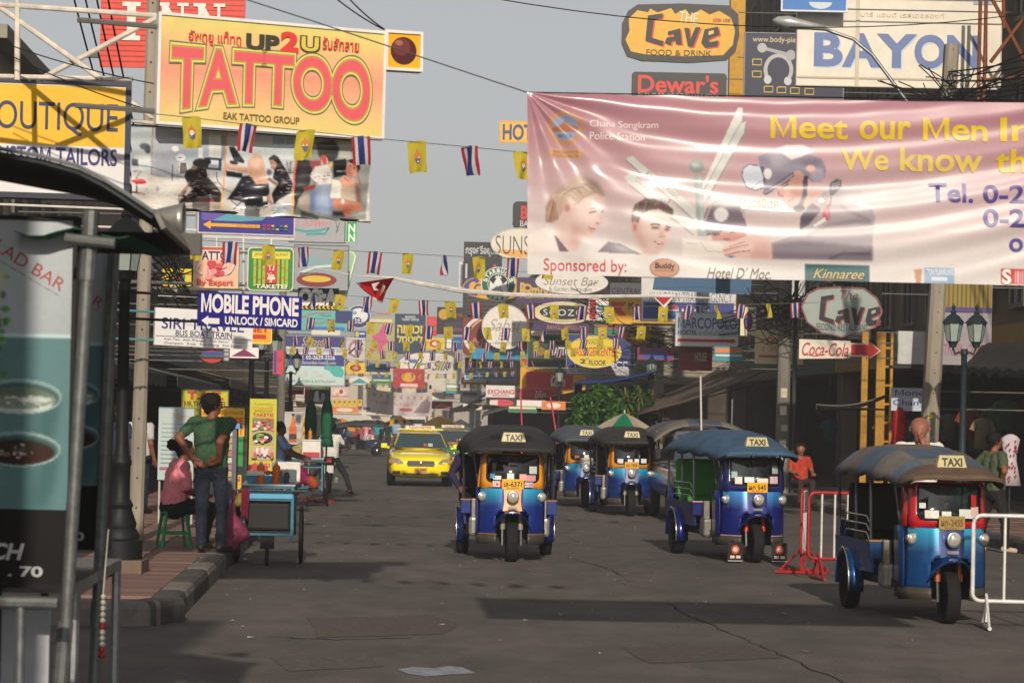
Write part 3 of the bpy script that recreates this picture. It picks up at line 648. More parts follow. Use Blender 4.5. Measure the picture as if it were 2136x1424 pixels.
    # canopy
    cr = lambda y: np.interp(y, [-.28, -.1, .3, .9, 1.6, 2.3, 2.55, 2.68], [1.375, 1.43, 1.53, 1.61, 1.65, 1.625, 1.54, 1.36]); ed = lambda y: np.interp(y, [-.28, 0, .5, 1.2, 2.5, 2.68], [1.345, 1.32, 1.35, 1.385, 1.385, 1.34]); wd = lambda y: np.interp(y, [-.28, 0, .6, 1.4, 2.68], [.48, .53, .575, .635, .64])
    def roof(u, v):
        y = -.28 + 2.96 * u; t = v * 2 - 1; sc = abs(math.sin(math.pi * (u * 4.0))) ; e = ed(y) - .035 * sc * (abs(t) > .96)
        z = e + (cr(y) - e) * (1 - abs(t) ** 3.0) - .018 * (1 - sc) * (1 - abs(t)) ; x = wd(y) * math.copysign(abs(t) ** .72, t) * (1 + .02 * sc * abs(t))
        return Vector((x, y - .05 * (1 - t * t) * (u < .03), z))
    rm = [M(roofc, .6, 0, .3, 4, .15)]
    mi = 0
    if roofpatch: rm += [M(c, .6, 0, .25, 4, .15) for c in roofpatch]; mi = lambda i, j: 1 + ((i // 7) + (j // 8)) % len(roofpatch) if 3 < i < 30 else 0
    MB().grid(roof, 34, 26, mi=mi).build('canopy', rm, root, smooth=True, solid=.015)
    MB().tube([roof(0.004, i / 20) + Vector((0, 0, -.008)) for i in range(21)], .013, 6).build('canopy_edge', M(roofc, .5), root, smooth=True)
    for s in (0, 1): MB().tube([roof(i / 30, s) + Vector((0, 0, -.012)) for i in range(31)], .013, 6).build('canopy_rail', DARKSTEEL, root)
    # roof sign
    ts = MB(); zt = float(cr(.02)) + .0; ts.add([(-.165, -.03, zt - .02), (.165, -.03, zt - .02), (.13, .0, zt + .115), (-.13, .0, zt + .115), (-.165, .08, zt), (.165, .08, zt), (.13, .06, zt + .115), (-.13, .06, zt + .115)], [(0, 1, 2, 3), (5, 4, 7, 6), (1, 5, 6, 2), (4, 0, 3, 7), (3, 2, 6, 7), (0, 4, 5, 1)])
    tso = ts.build('roof_sign', M('#b5a877', .4, 0, .2, 12), root, bevel=.008)
    flat_print([('t', taxi, -.105, -.085, .105, -.015, '#23231f', {'b': .03})], tso, lambda px, py, l: Vector((px, -.032 - l + (-py - .0) * .222 - .0, zt + .002 + -py)), off=.002)
    # body tub, boxes, fenders, rails
    MB().box((0, 1.5, .34), (.9, 2.2, .08)).build('floor_pan', DARKSTEEL, root)
    for s in (-1, 1):
        b = MB(); b.grid(lambda u, v: Vector((s * (.55 + .03 * v), 1.0 + u * 1.65, .42 + v * .30)), 6, 2); b.build('side_panel', LO, root, solid=.03)
        MB().box((s * .565, .985, .635), (.13, .16, .17)).build('corner_box', LO, root, bevel=.008); MB().box((s * .565, .985, .727), (.14, .17, .012)).build('corner_cap', M(trim or '#a07a3a', .5), root)
        MB().box((s * .45, .92, .62), (.09, .2, .24)).build('tool_box', M('#8d857a', .4, .5, .3), root, bevel=.012); MB().box((s * .46, .8, .4), (.14, .28, .24)).build('tank', M('#9a968d', .35, .6, .3), root, bevel=.04)
        fd = MB(); fd.grid(lambda u, v: Vector((s * (.49 + v * .17), 2.05 - .34 * math.cos(R(-15 + 200 * u)), .27 + .34 * math.sin(R(-15 + 200 * u)))), 16, 2); fd.build('rear_fender', M(lower, .25, .5, .2, coat=.5), root, smooth=True, solid=.015)
        MB().tube([(s * (.5 + .16), 2.05 - .345 * math.cos(R(-15 + 10 * i)), .27 + .345 * math.sin(R(-15 + 10 * i))) for i in range(12)], .012, 6).build('fender_bead', CHROME, root, smooth=True)
        wheel(root, (s * .565, 2.05, .245), .245, .16, CHROME)
        for y, zt_ in ((1.02, 1.38), (1.7, 1.40), (2.5, 1.385)): MB().tube([(s * .59, y, .72), (s * .605, y, zt_)], .016, 7).build('post', M('#55565a', .35, .7), root)
        MB().tube([(s * .42, .44, .9), (s * .5, .42, 1.34)], .014, 6).build('post', M('#55565a', .35, .7), root)
        for z in (.8, .88, .96): MB().tube([(s * .60, 1.05, z - .06), (s * .605, 1.15, z), (s * .605, 2.1, z), (s * .60, 2.2, z - .06)], .009, 6).build('side_rail', CHROME, root, smooth=True)
    MB().tube([(-.28, .5, .98), (-.12, .44, 1.0), (.12, .44, 1.0), (.28, .5, .98)], .013, 6).build('handlebar', CHROME, root)
    SE = M(seat, .5, 0, .2)
    MB().box((0, .95, .66), (.5, .36, .12)).build('driver_seat', SE, root, bevel=.03); MB().box((0, 1.12, .86), (.5, .07, .34)).build('driver_backrest', SE, root, bevel=.03)
    MB().box((0, 2.0, .70), (1.02, .5, .14)).build('passenger_seat', SE, root, bevel=.03); MB().box((0, 2.3, 1.0), (1.08, .1, .52)).build('passenger_backrest', SE, root, bevel=.04)
    MB().box((0, 2.62, .62), (1.16, .06, .5)).build('rear_panel', LO, root)
    if flaps:
        for s in (-1, 1):
            x = s * .3; fo = MB().box((x, -.13, .14), (.21, .012, .24)).build('mud_flap', M('#1c1a18', .7), root)
            flat_print([('e', x, -.17, .055, .055, '#b8473a'), ('e', x, -.17, .03, .03, '#d8b7a0'), ('r', x - .07, -.095, x - .01, -.06, '#d4b9a6'), ('r', x + .01, -.095, x + .07, -.06, '#d4b9a6'), ('r', x - .1, -.032, x + .1, -.024, '#c9c3b8')], fo, lambda px, py, l: Vector((px, -.137 - l, -py)), off=.001)
            MB().tube([(s * .32, .2, .3), (x, -.12, .25)], .01, 5).build('flap_arm', DARKSTEEL, root)
    return root
STK = [(-.2, 1.02, .1, .05, '#cfd3d0'), (-.03, 1.035, .09, .085, '#c3d3cf'), (.13, 1.03, .09, .08, '#d99a96'), (.23, 1.02, .13, .075, '#c98f92'), (.26, 1.12, .1, .09, '#b9c4c0'), (-.26, 1.04, .06, .06, '#4d86b0'), (-.2, .945, .115, .07, '#d6c6c0'), (.21, .94, .115, .065, '#a5a3b8')]
D_ = GD(1066, 1171); tkA = tuk((P(1066, 1171, D_).x, D_, 0), R(3), 'three-wheeled taxi with orange windscreen frame and black canopy driving mid-road', '#d8890f', '#132c78', '#2b2a2a', 'เล-6371', trim='#b06a1c', center='#d8890f', stickers=STK)
# flags printed on the stickers
flat_print([('r', -.2575, -.98, -.232, -.91, '#c23a3a'), ('r', -.168, -.98, -.1425, -.91, '#c23a3a'), ('p', [(-.2, -.968), (-.192, -.95), (-.178, -.948), (-.188, -.935), (-.19, -.925), (-.21, -.925), (-.212, -.935), (-.222, -.948), (-.208, -.95)], '#c23a3a'),
    ('l', [(.155, -.972), (.265, -.91)], .012, '#d8d4d4'), ('l', [(.155, -.91), (.265, -.972)], .012, '#d8d4d4'), ('r', .15, -.95, .27, -.93, '#d8d4d4'), ('r', .2, -.972, .22, -.908, '#d8d4d4'), ('r', .15, -.945, .27, -.935, '#b8404a'), ('r', .205, -.972, .215, -.908, '#b8404a')], tkA, lambda px, py, l: Vector((px, -.09 + .26 * (abs(px) / .43) ** 3.2 + (-py - .6) * .16 - .026 - l, -py)), off=.001)
D_ = GD(1577, 1173); tkB = tuk((P(1574, 1173, D_).x, D_, 0), R(9), scl=(.95, 1.0, 1), label='parked three-wheeled taxi with blue canopy, green seat and two mud flaps', upper='#1d2160', lower='#131e68', roofc='#3a5670', plate='ผก 545', seat='#2f8a2a', trim='#c99aa0', center='#1c2470', platec='#e3a414', flaps=True, forkc='#b01e1e', stickers=[(-.24, 1.03, .09, .09, '#d9d0c4'), (-.1, 1.04, .13, .07, '#c9d4d2'), (.08, 1.03, .15, .06, '#d5cdb8'), (.24, 1.04, .12, .09, '#c4a8b4'), (-.29, 1.1, .07, .08, '#9db9b8'), (.26, 1.17, .09, .1, '#98a19b')], gloss='#3f8fd0')
D_ = GD(1980, 1300); tkC = tuk((P(1978, 1300, D_).x, D_, 0), R(5.5), scl=(.85, .86, .945), label='parked three-wheeled taxi with red windscreen frame and patchwork canopy by the white barrier', upper='#b3161e', lower='#0d4076', roofc='#5c4a3c', plate='ผก-2455', seat='#15151a', platec='#9b7f45', platet='#5c4420', center='#14306e', roofpatch=['#56636f', '#6f6a62', '#4a5868', '#665c55'], forkc='#8a4a20', stickers=[(-.2, 1.02, .14, .075, '#d8d4c8'), (-.05, 1.02, .1, .06, '#cfd0c8'), (.15, 1.03, .13, .085, '#c9cec4'), (.26, 1.04, .09, .11, '#d2b0a6'), (-.29, 1.1, .06, .05, '#cfd3d0'), (.25, 1.15, .06, .12, '#a02020')], gloss='#2aa0c4')
D_ = GD(1315, 1076); tkD = tuk((P(1315, 1076, D_).x, D_, 0), R(3.4), 'parked three-wheeled taxi with plain black canopy and amber frame, brown seat', '#cf8413', '#132f6e', '#2c2b2b', 'ฆก-7406', seat='#3a1f16', center='#16306a', platec='#d8a02a', stickers=[(-.22, 1.02, .11, .08, '#c9cfdc'), (-.03, 1.02, .09, .07, '#d5d2d8'), (.1, 1.03, .09, .07, '#d5d2c8'), (.24, 1.03, .11, .08, '#cfd8d8')])
D_ = GD(1221, 1058); tkE = tuk((P(1221, 1058, D_).x, D_, 0), R(3.4), 'parked three-wheeled taxi with grey canopy and red fork sleeves behind the black-canopied one', '#cf8413', '#133474', '#4a525c', 'ญฉ-921', seat='#1a1a1c', center='#16408c', platec='#b9b4a8', forkc='#a84a30', stickers=[(-.2, 1.02, .1, .06, '#b9785a'), (.0, 1.03, .1, .08, '#cfc8d0'), (.2, 1.02, .12, .08, '#d0b8b4')])
D_ = 117; tkF = tuk((P(712, 950, D_).x - .2, D_, 0), R(-82), 'distant three-wheeled taxi parked side-on with a dark canopy', '#20304a', '#1c2a4a', '#34383c', 'กท 11', stickers=())
# ---------------------------------------------------------------- cars
def car(loc, yaw, label, col, roof_sign=None, plate='นล 4498', w2=.85, top=1.43, two=None, group='cars on the street', name='taxi_car', cat='taxi'):
    root = empty(name, loc, yaw, label, cat, group); B = M(col, .25, 0, .05, 3, coat=1.0); GL = M('#3a4a52', .08, 0, .1, spec=.9)
    st = [(0, .62, .36, .64), (.06, .74, .24, .73), (.35, .81, .2, .82), (1.0, .85, .2, .92), (1.3, .85, .2, .94), (2.6, .85, .2, .96), (3.7, .85, .22, .98), (4.2, .82, .25, .95), (4.45, .7, .35, .85)]
    rings = []
    for y, hwd, zb, zt in st:
        pr_ = [(hwd * .86, zb), (hwd, zb + .1), (hwd * 1.01, (zb + zt) / 2), (hwd * .97, zt - .12), (hwd * .86, zt - .02), (hwd * .5, zt + .015), (0, zt + .02)]
        rings.append([Vector((x, y, z)) for x, z in pr_] + [Vector((-x, y, z)) for x, z in pr_[-2::-1]])
    MB().loft(rings).build('body', B, root, smooth=True, sub=1)
    cb = [(1.0, .72, .70, .93, .95), (1.75, .73, .56, .93, top - .05), (2.2, .74, .57, .93, top), (3.0, .74, .57, .93, top - .02), (3.5, .73, .55, .93, top - .12), (4.05, .70, .66, .93, .97)]
    rings = [[Vector((wb, y, zb)), Vector(((wb + wt) / 2 + .04, y, (zb + zt) / 2)), Vector((wt, y, zt - .04)), Vector((wt * .8, y, zt)), Vector((0, y, zt + .015)), Vector((-wt * .8, y, zt)), Vector((-wt, y, zt - .04)), Vector((-(wb + wt) / 2 - .04, y, (zb + zt) / 2)), Vector((-wb, y, zb))] for y, wb, wt, zb, zt in cb]
    MB().loft(rings).build('cabin', M(two, .3, 0, .05, coat=1.0) if two else B, root, smooth=True, sub=1)
    MB().grid(lambda u, v: Vector(((u * 2 - 1) * (.68 - .15 * v), 1.03 + v * .62 + .05 * (u * 2 - 1) ** 2, .985 + v * .37)), 8, 4).build('windscreen', GL, root, smooth=True)
    flat_print([('r', -.32, -1.02, -.2, -1.1, '#b9c0b6'), ('r', -.16, -1.02, -.09, -1.09, '#c25a50')][::1], root, lambda px, py, l: Vector((-px, 1.03 + (-py - .985) / .4 * .62 - .01 - l, -py)), off=.002)
    for s in (-1, 1):
        MB().grid(lambda u, v: Vector((s * (.785 - v * .15 - .0), 1.35 + v * .45 + u * (2.25 - v * .75), .98 + v * .36)), 4, 2).build('side_window', GL, root)
        hl = MB(); hl.add([(s * .44, -.012, .60), (s * .60, .03, .565), (s * .80, .16, .585), (s * .81, .2, .68), (s * .72, .1, .72), (s * .55, .012, .70)], [(0, 1, 2, 3, 4, 5) if s < 0 else (5, 4, 3, 2, 1, 0)]); hl.build('headlight', M('#b5b3ab', .1, .3, .3, 12), root, solid=.02, offset=0)
        MB().add([(s * .72, .085, .60), (s * .80, .15, .6), (s * .81, .19, .68), (s * .74, .11, .68)], [(0, 1, 2, 3) if s < 0 else (3, 2, 1, 0)]).build('indicator', M('#c98a3a', .2, 0, .2), root, solid=.02, offset=0)
        mr = MB().box((s * .94, 1.32, 1.02), (.17, .1, .13)).build('mirror', B, root, bevel=.03); MB().box((s * .84, 1.33, .98), (.08, .05, .05)).build('mirror_arm', B, root)
        MB().box((s * .62, -.005, .36), (.2, .05, .07)).build('fog_recess', BLACK, root, bevel=.01)
        for y in (.85, 3.5): wheel(root, (s * .74, y, .3), .3, .2, STEEL)
    MB().add([(-.36, -.03, .60), (-.33, -.05, .54), (.33, -.05, .54), (.36, -.03, .60), (.33, -.01, .655), (-.33, -.01, .655)], [(0, 1, 2, 3, 4, 5)]).build('grille', M('#26282a', .3, .3), root, solid=.03, offset=0)
    MB().lathe([(.001, -.07), (.04, -.065), (.055, -.055), (.055, -.04)], 14, (0, 0, .6), 'Y').build('badge', CHROME, root); MB().box((0, -.02, .32), (.9, .06, .05)).build('lower_grille', M('#3a3520', .5), root)
    pl_ = MB().box((0, -.045, .415), (.34, .02, .14)).build('number_plate', M('#c99a3a', .5, 0, .2), root); flat_print([('t', plate, -.13, -.46, .13, -.40, '#3a2412', {'b': .02}), ('t', 'กรุงเทพมหานคร', -.11, -.385, .11, -.36, '#5a3412')], pl_, lambda px, py, l: Vector((px, -.056 - l, -py)), off=.001)
    if roof_sign:
        MB().box((0, 1.95, top + .07), (.78, .2, .11)).build('roof_sign', M('#d9d3c8', .4, 0, .1), root, bevel=.02); MB().box((0, 1.97, top + .025), (1.2, .26, .035)).build('sign_base', B, root, bevel=.01)
        flat_print([('t', roof_sign, -.3, -(top + .105), .3, -(top + .04), '#b8564a', {'b': .03})], root, lambda px, py, l: Vector((px, 1.845 - l, -py)), off=.002)
    return root
D_ = GD(879, 1013); car((P(879, 1013, D_).x, D_ - .75, 0), R(3.2), 'bright yellow taxi saloon driving towards us with a white roof sign', '#f4dc10', 'TAXI-METER')
car((P(948, 985, 86).x, 85, 0), R(3.2), 'orange and green taxi following behind the bright yellow one', '#2e7a3e', 'TAXI-METER', two='#d89a2a', plate='ทท 8321')
# silver pickup with canvas-roofed bed behind the blue-canopied three-wheeler
D_ = GD(1412, 1093); xx = P(1412, 1093, D_).x
pk = empty('pickup_truck', (xx + .78, D_, 0), R(3.4), 'silver grey pickup with a black mirror and a dusty canvas-covered bed', 'pickup'); PB = M('#6a6d74', .3, .35, .25, 4, coat=.6)
rings = []
for y, hwd, zb, zt in [(0, .7, .45, .8), (.08, .82, .35, .92), (.9, .85, .35, 1.0), (1.2, .85, .35, 1.05), (2.8, .85, .38, 1.08), (2.9, .85, .4, 1.05), (4.6, .85, .42, 1.05), (4.7, .82, .45, 1.0)]:
    pr_ = [(hwd * .88, zb), (hwd, zb + .1), (hwd, (zb + zt) / 2), (hwd * .97, zt - .1), (hwd * .85, zt), (0, zt + .02)]; rings.append([Vector((x, y, z)) for x, z in pr_] + [Vector((-x, y, z)) for x, z in pr_[-2::-1]])
MB().loft(rings).build('body', PB, pk, smooth=True, sub=1)
rings = [[Vector((a_, y, 1.02)), Vector((b_, y, zt - .05)), Vector((b_ * .8, y, zt)), Vector((-b_ * .8, y, zt)), Vector((-b_, y, zt - .05)), Vector((-a_, y, 1.02))] for y, a_, b_, zt in [(1.15, .78, .74, 1.06), (1.75, .78, .62, 1.62), (2.6, .78, .64, 1.66), (2.85, .78, .66, 1.6)]]
MB().loft(rings).build('cab', PB, pk, smooth=True, sub=1); MB().grid(lambda u, v: Vector(((u * 2 - 1) * (.72 - .12 * v), 1.14 + v * .52, 1.08 + v * .46)), 6, 3).build('windscreen', M('#39444a', .08, spec=.9), pk)
for s in (-1, 1):
    MB().grid(lambda u, v: Vector((s * (.795 - v * .13), 1.4 + v * .35 + u * (1.3 - v * .25), 1.1 + v * .4)), 4, 2).build('side_window', M('#39444a', .08, spec=.9), pk); MB().box((s * .98, 1.32, 1.17), (.17, .13, .22)).build('mirror', BLACK, pk, bevel=.05)
    for y in (.8, 3.9): wheel(pk, (s * .76, y, .34), .34, .22, STEEL)
    lampm(pk, (s * .62, -.0, .74), .1)
    for y in (2.95, 4.55): MB().tube([(s * .8, y, 1.05), (s * .82, y, 1.6)], .02, 6).build('post', STEEL, pk)
MB().grid(lambda u, v: Vector(((v * 2 - 1) * .92, 2.3 + u * 3.1 , 1.46 + .31 * (1 - abs(v * 2 - 1) ** 3) + .03 * math.sin(u * 3.14) - .12 * max(0, .12 - u) * 5)), 16, 18, mi=lambda i, j: 1 if (i // 4 + j // 6) % 2 else 0).build('canvas_cover', [M('#6e675f', .8, 0, .25, 3), M('#4b5060', .8, 0, .25, 3)], pk, smooth=True, solid=.02)
# far vans and umbrellas come with the crowd
# ================================================================ people
def lerp(a, b, t): return tuple(a[i] + (b[i] - a[i]) * t for i in range(3))
def person(label, loc, rz, J=None, shirt='#5a7a4a', pants='#20283a', skin='#8a5a40', hair='#120e0c', shoes='#1a1614', sleeve=.6, legs=1.0, hairlen='short', h=1.7, res=.014, long_sleeve=False, hands=True, build=1.0, collar=None, group='people on the street'):
    j = dict(pel=(0, 0, .93), chest=(0, 0, 1.27), neck=(0, .005, 1.43), head=(0, -.012, 1.585), sl=(-.185, 0, 1.385), sr=(.185, 0, 1.385), el=(-.235, .03, 1.11), er=(.235, .03, 1.11), wl=(-.245, -.05, .87), wr=(.245, -.05, .87), hl=(-.25, -.075, .79), hr=(.25, -.075, .79),
             pl=(-.09, 0, .90), pr=(.09, 0, .90), kl=(-.1, -.02, .49), kr=(.1, -.02, .49), al=(-.105, .025, .085), ar=(.105, .025, .085), tl=(-.12, -.13, .035), tr=(.12, -.13, .035), look=(0, -1, 0))
    j.update(J or {}); s = h / 1.7; B = build
    def v(k): return tuple(c * s for c in j[k])
    pr_ = []
    def cap(a, b, ra, rb, key, k=None): pr_.append((a, b, ra * s, rb * s, key) + ((k,) if k else ()))
    pel, ch, nk, hd = v('pel'), v('chest'), v('neck'), v('head'); rt = Vector(v('sr')) - Vector(v('sl')); rt = rt.normalized()
    off = lambda p, d: tuple(Vector(p) + rt * d * s)
    for d in (-1, 1): cap(off(pel, .065 * d), off(ch, .085 * d), .112 * B, .108 * B, 'shirt'); cap(off(ch, .085 * d), off(lerp(ch, nk, .6), .07 * d), .105 * B, .075 * B, 'shirt')
    cap(off(pel, -.07), off(pel, .07), .116 * B, .116 * B, 'pants' ) ; pr_[-1] = (tuple(np.array(off(pel, -.07)) - (0, 0, .045 * s)), tuple(np.array(off(pel, .07)) - (0, 0, .045 * s)), .113 * s * B, .113 * s * B, 'pants')
    cap(v('sl'), v('sr'), .062, .062, 'shirt'); cap(lerp(ch, nk, .75), lerp(nk, hd, .45), .056, .05, 'skin')
    look = Vector(j['look']).normalized(); up = Vector((0, 0, 1)); rr = look.cross(up).normalized(); hp = lambda f, r, u: tuple(Vector(hd) + (look * f + rr * r + up * u) * s)
    cap(hp(-.012, 0, .022), hp(.012, 0, .018), .093, .085, 'skin'); cap(hp(.03, 0, -.02), hp(.04, 0, -.062), .068, .047, 'skin'); cap(hp(.096, 0, .006), hp(.108, 0, -.018), .011, .016, 'skin', .012)
    for d in (-1, 1): cap(hp(-.01, .09 * d, .012), hp(-.012, .094 * d, -.02), .018, .012, 'skin', .01)
    if hairlen != 'bald':
        cap(hp(-.03, -.03, .045), hp(-.03, .03, .045), .093, .093, 'hair', .012); cap(hp(.03, -.02, .078), hp(.03, .02, .078), .05, .05, 'hair', .012); cap(hp(-.055, 0, 0), hp(-.05, 0, -.04), .07, .055, 'hair', .012)
        if hairlen == 'long': cap(hp(-.06, -.03, -.02), hp(-.075, -.03, -.26), .07, .05, 'hair'); cap(hp(-.06, .03, -.02), hp(-.075, .03, -.26), .07, .05, 'hair')
        if hairlen == 'bun':
            for a_, b_, c_ in ((-.13, -.02, .03), (-.16, .03, .06), (-.14, -.05, .07), (-.17, .0, .02)): cap(hp(a_, b_, c_), hp(a_ - .02, b_, c_ + .01), .045, .04, 'hair')
    for d in 'lr':
        S_, E_, W_, H_ = v('s' + d), v('e' + d), v('w' + d), v('h' + d); m_ = lerp(S_, E_, sleeve)
        cap(S_, m_, .064 * B, .06 * B, 'shirt'); cap(lerp(S_, E_, .3), E_, .047, .04, 'shirt' if long_sleeve else 'skin'); cap(E_, W_, .041 if not long_sleeve else .05, .03 if not long_sleeve else .038, 'shirt' if long_sleeve else 'skin')
        if hands:
            dv = (Vector(H_) - Vector(W_)); L = dv.length or .01; dv = dv / L; sd = dv.cross(Vector((0, 1, .2))); sd = sd.normalized() if sd.length > .1 else Vector((1, 0, 0)); nr = dv.cross(sd); pm = Vector(W_) + dv * .085 * s
            cap(W_, tuple(Vector(W_) + dv * .03 * s), .027, .03, 'skin')
            for q in (-1, 1): cap(tuple(Vector(W_) + dv * .03 * s + sd * .014 * q * s), tuple(pm + sd * .024 * q * s), .02, .017, 'skin', .01)
            for q, ln in ((-1.5, .055), (-.5, .072), (.5, .076), (1.5, .066)):
                a_ = pm + sd * .0185 * q * s; b_ = a_ + dv * ln * .55 * s + nr * .006 * s; c_ = b_ + dv * ln * .4 * s + nr * .022 * s; cap(tuple(a_), tuple(b_), .0098, .0092, 'skin', .004); cap(tuple(b_), tuple(c_), .0092, .008, 'skin', .004)
            t0 = Vector(W_) + dv * .035 * s + sd * .03 * s; t1 = t0 + (dv * .04 + sd * .03) * s; cap(tuple(t0), tuple(t1), .014, .011, 'skin', .006); cap(tuple(t1), tuple(t1 + dv * .025 * s), .011, .009, 'skin', .004)
        HP, K_, A_, T_ = v('p' + d), v('k' + d), v('a' + d), v('t' + d)
        cap(HP, K_, .092 * B, .068, 'pants'); cut = legs
        if cut >= 1: cap(K_, lerp(K_, A_, .97), .066, .055, 'pants')
        else: cap(K_, lerp(K_, A_, cut), .068, .07, 'pants'); cap(lerp(K_, A_, cut * .8), A_, .052, .036, 'skin')
        hl_ = tuple(Vector(A_) + (Vector(A_) - Vector(T_)).normalized() * .035 * s - Vector((0, 0, .04 * s))); cap(hl_, T_, .04, .036, 'shoes')
    eyes = [(hp(.078, d * .034, .012), .0135 * s, 'eye') for d in (-1, 1)] + [(hp(.075, d * .034, .036), .014 * s, 'hair' if hairlen != 'bald' else 'eye') for d in (-1, 1)] + [(hp(.085, 0, -.05), .019 * s, 'lip')]
    mats = dict(shirt=M(shirt, .9, 0, .3, 5, .7), pants=M(pants, .9, 0, .35, 6, .6), skin=M(skin, .5, 0, .1, 9), hair=M(hair, .75, 0, .4, 40, .6, spec=.25), shoes=M(shoes, .6, 0, .1), eye=M('#17110f', .3), lip=M('#6e3a32', .5))
    o = blob_obj('person', pr_, mats, res * s, .022, eyes, None, loc, rz, fold=.011 if res < .02 else 0); return tag(o, label, 'person', group)
PI = math.pi
D_ = 27.8
person('man in green tee and dark jeans, back turned, hands on his lower back', (P(444, 1000, D_).x - .02, D_, KH), PI - .12, dict(sl=(-.2, 0, 1.40), sr=(.2, 0, 1.40), er=(.335, .13, 1.235), wr=(.17, .17, 1.02), hr=(.09, .175, .97), el=(-.17, .33, 1.20), wl=(-.13, .20, 1.0), hl=(-.05, .19, .98), look=(-.75, -.6, 0), kl=(-.12, -.02, .49), al=(-.13, .03, .085), tl=(-.2, -.1, .035), ar=(.09, .02, .085)), shirt='#34523a', pants='#1c2430', skin='#7a4a34', h=1.73, res=.0095, sleeve=.62)
D_ = 28.7
person('woman in pink top sitting on the green plastic stool', (P(362, 1000, D_).x, D_, KH), R(112), dict(pel=(0, 0, .53), chest=(0, -.06, .86), neck=(0, -.09, 1.02), head=(0, -.14, 1.15), sl=(-.18, -.07, .97), sr=(.18, -.07, .97), el=(-.25, -.1, .70), er=(.25, -.12, .70), wl=(-.14, -.34, .62), wr=(.14, -.34, .62), hl=(-.08, -.4, .62), hr=(.08, -.4, .62), pl=(-.1, -.02, .5), pr=(.1, -.02, .5), kl=(-.12, -.44, .48), kr=(.12, -.44, .48), al=(-.1, -.36, .085), ar=(.12, -.42, .085), tl=(-.11, -.5, .035), tr=(.13, -.56, .035), look=(-.2, -1, -.15)), shirt='#d8808a', pants='#16161c', skin='#6e4432', hairlen='bun', h=1.62, res=.0105, build=1.25, sleeve=.8, shoes='#5a3a2a')
st = empty('plastic_stool', (P(365, 1000, 28.7).x, 28.7, KH), R(20), 'green plastic stool under the woman in pink', 'stool'); GS = M('#0d7a48', .35, 0, .08)
MB().box((0, 0, .405), (.27, .27, .035)).build('seat', GS, st, bevel=.012)
for a, b in ((-1, -1), (1, -1), (1, 1), (-1, 1)): MB().tube([(a * .115, b * .115, .39), (a * .165, b * .165, 0)], .021, 4).build('leg', GS, st)
for a in (-1, 1): MB().box((0, a * .14, .17), (.27, .012, .03)).build('stretcher', GS, st); MB().box((a * .14, 0, .17), (.012, .27, .03)).build('stretcher', GS, st)
sit = dict(pel=(0, 0, .53), chest=(0, .02, .87), neck=(0, 0, 1.04), head=(0, -.03, 1.19), sl=(-.18, .01, .985), sr=(.18, .01, .985), el=(-.24, -.08, .74), er=(.24, -.08, .74), wl=(-.18, -.3, .68), wr=(.18, -.3, .68), hl=(-.17, -.37, .68), hr=(.17, -.37, .68), pl=(-.1, -.02, .5), pr=(.1, -.02, .5), kl=(-.13, -.42, .5), kr=(.13, -.42, .5), al=(-.13, -.4, .085), ar=(.13, -.4, .085), tl=(-.14, -.55, .035), tr=(.14, -.55, .035))
person('street food vendor in a blue shirt reaching over the rear cart', (P(583, 1000, 44).x, 44, .1), R(85), dict(el=(-.2, -.2, 1.1), er=(.2, -.22, 1.12), wl=(-.12, -.42, 1.02), wr=(.12, -.45, 1.05), hl=(-.1, -.5, 1.0), hr=(.1, -.53, 1.03), look=(0, -1, -.5)), shirt='#6f86a8', pants='#2a2a34', skin='#5a3626', h=1.5, res=.014)
rid = dict(sit); rid.update(dict(el=(-.3, -.12, .8), er=(.3, -.12, .8), wl=(-.3, -.38, .78), wr=(.3, -.38, .78), hl=(-.3, -.46, .78), hr=(.3, -.46, .78), kr=(.2, -.3, .36), ar=(.22, -.22, .0), tr=(.24, -.36, -.04), kl=(-.34, -.12, .12), al=(-.46, -.06, -.22), tl=(-.50, -.2, -.27), look=(0, -1, 0)))
bk = (P(688, 1000, 57.5).x, 57.5, 0)
person('motorbike rider in a white tee putting one foot on the road', (bk[0], 57.6, .3), PI, rid, shirt='#cfcac4', pants='#26262c', skin='#7a4c36', h=1.68, res=.014, shoes='#8a6a54')
person('bald man in a white tee with his hand to his mouth', (P(1918, 900, 27.4).x, 27.4, 0), R(-6), dict(head=(0, -.05, 1.575), er=(.23, -.1, 1.14), wr=(.08, -.2, 1.38), hr=(.04, -.19, 1.46), look=(-.1, -1, -.35)), shirt='#dad6d0', pants='#9c8a6c', skin='#8a5a46', hairlen='bald', h=1.85, res=.0105)
person('man in olive tee and dark trousers with hands on hips by the shops', (P(2072, 1050, 36).x, 36, 0), R(118), dict(el=(-.36, .1, 1.17), er=(.36, .12, 1.17), wl=(-.17, .02, .98), wr=(.17, .04, .98), hl=(-.1, -.02, .95), hr=(.1, 0, .95), kl=(-.18, -.06, .5), kr=(.18, .0, .5), al=(-.27, -.02, .085), ar=(.27, .04, .085), tl=(-.3, -.17, .035), tr=(.32, -.1, .035), pel=(0, 0, .9), look=(-.3, -1, 0)), shirt='#47513a', pants='#1d1a1a', skin='#8a5238', h=1.68, res=.0115, shoes='#b9a690', build=1.1)
person('long-haired woman in a red-orange top sitting by the pole', (P(1668, 1000, 50).x, 50, .16), R(14), dict(sit, look=(-.3, -1, -.2)), shirt='#a83a2a', pants='#3a2c28', skin='#8a5a42', hairlen='long', h=1.6, res=.014)
person('woman with long black hair in a white and dark top behind the lamp post', (P(291, 1000, 38.4).x, 38.4, KH), R(150), dict(look=(0, -1, 0)), shirt='#b9b6b4', pants='#20283a', skin='#7a4c38', hairlen='long', h=1.62, res=.013)
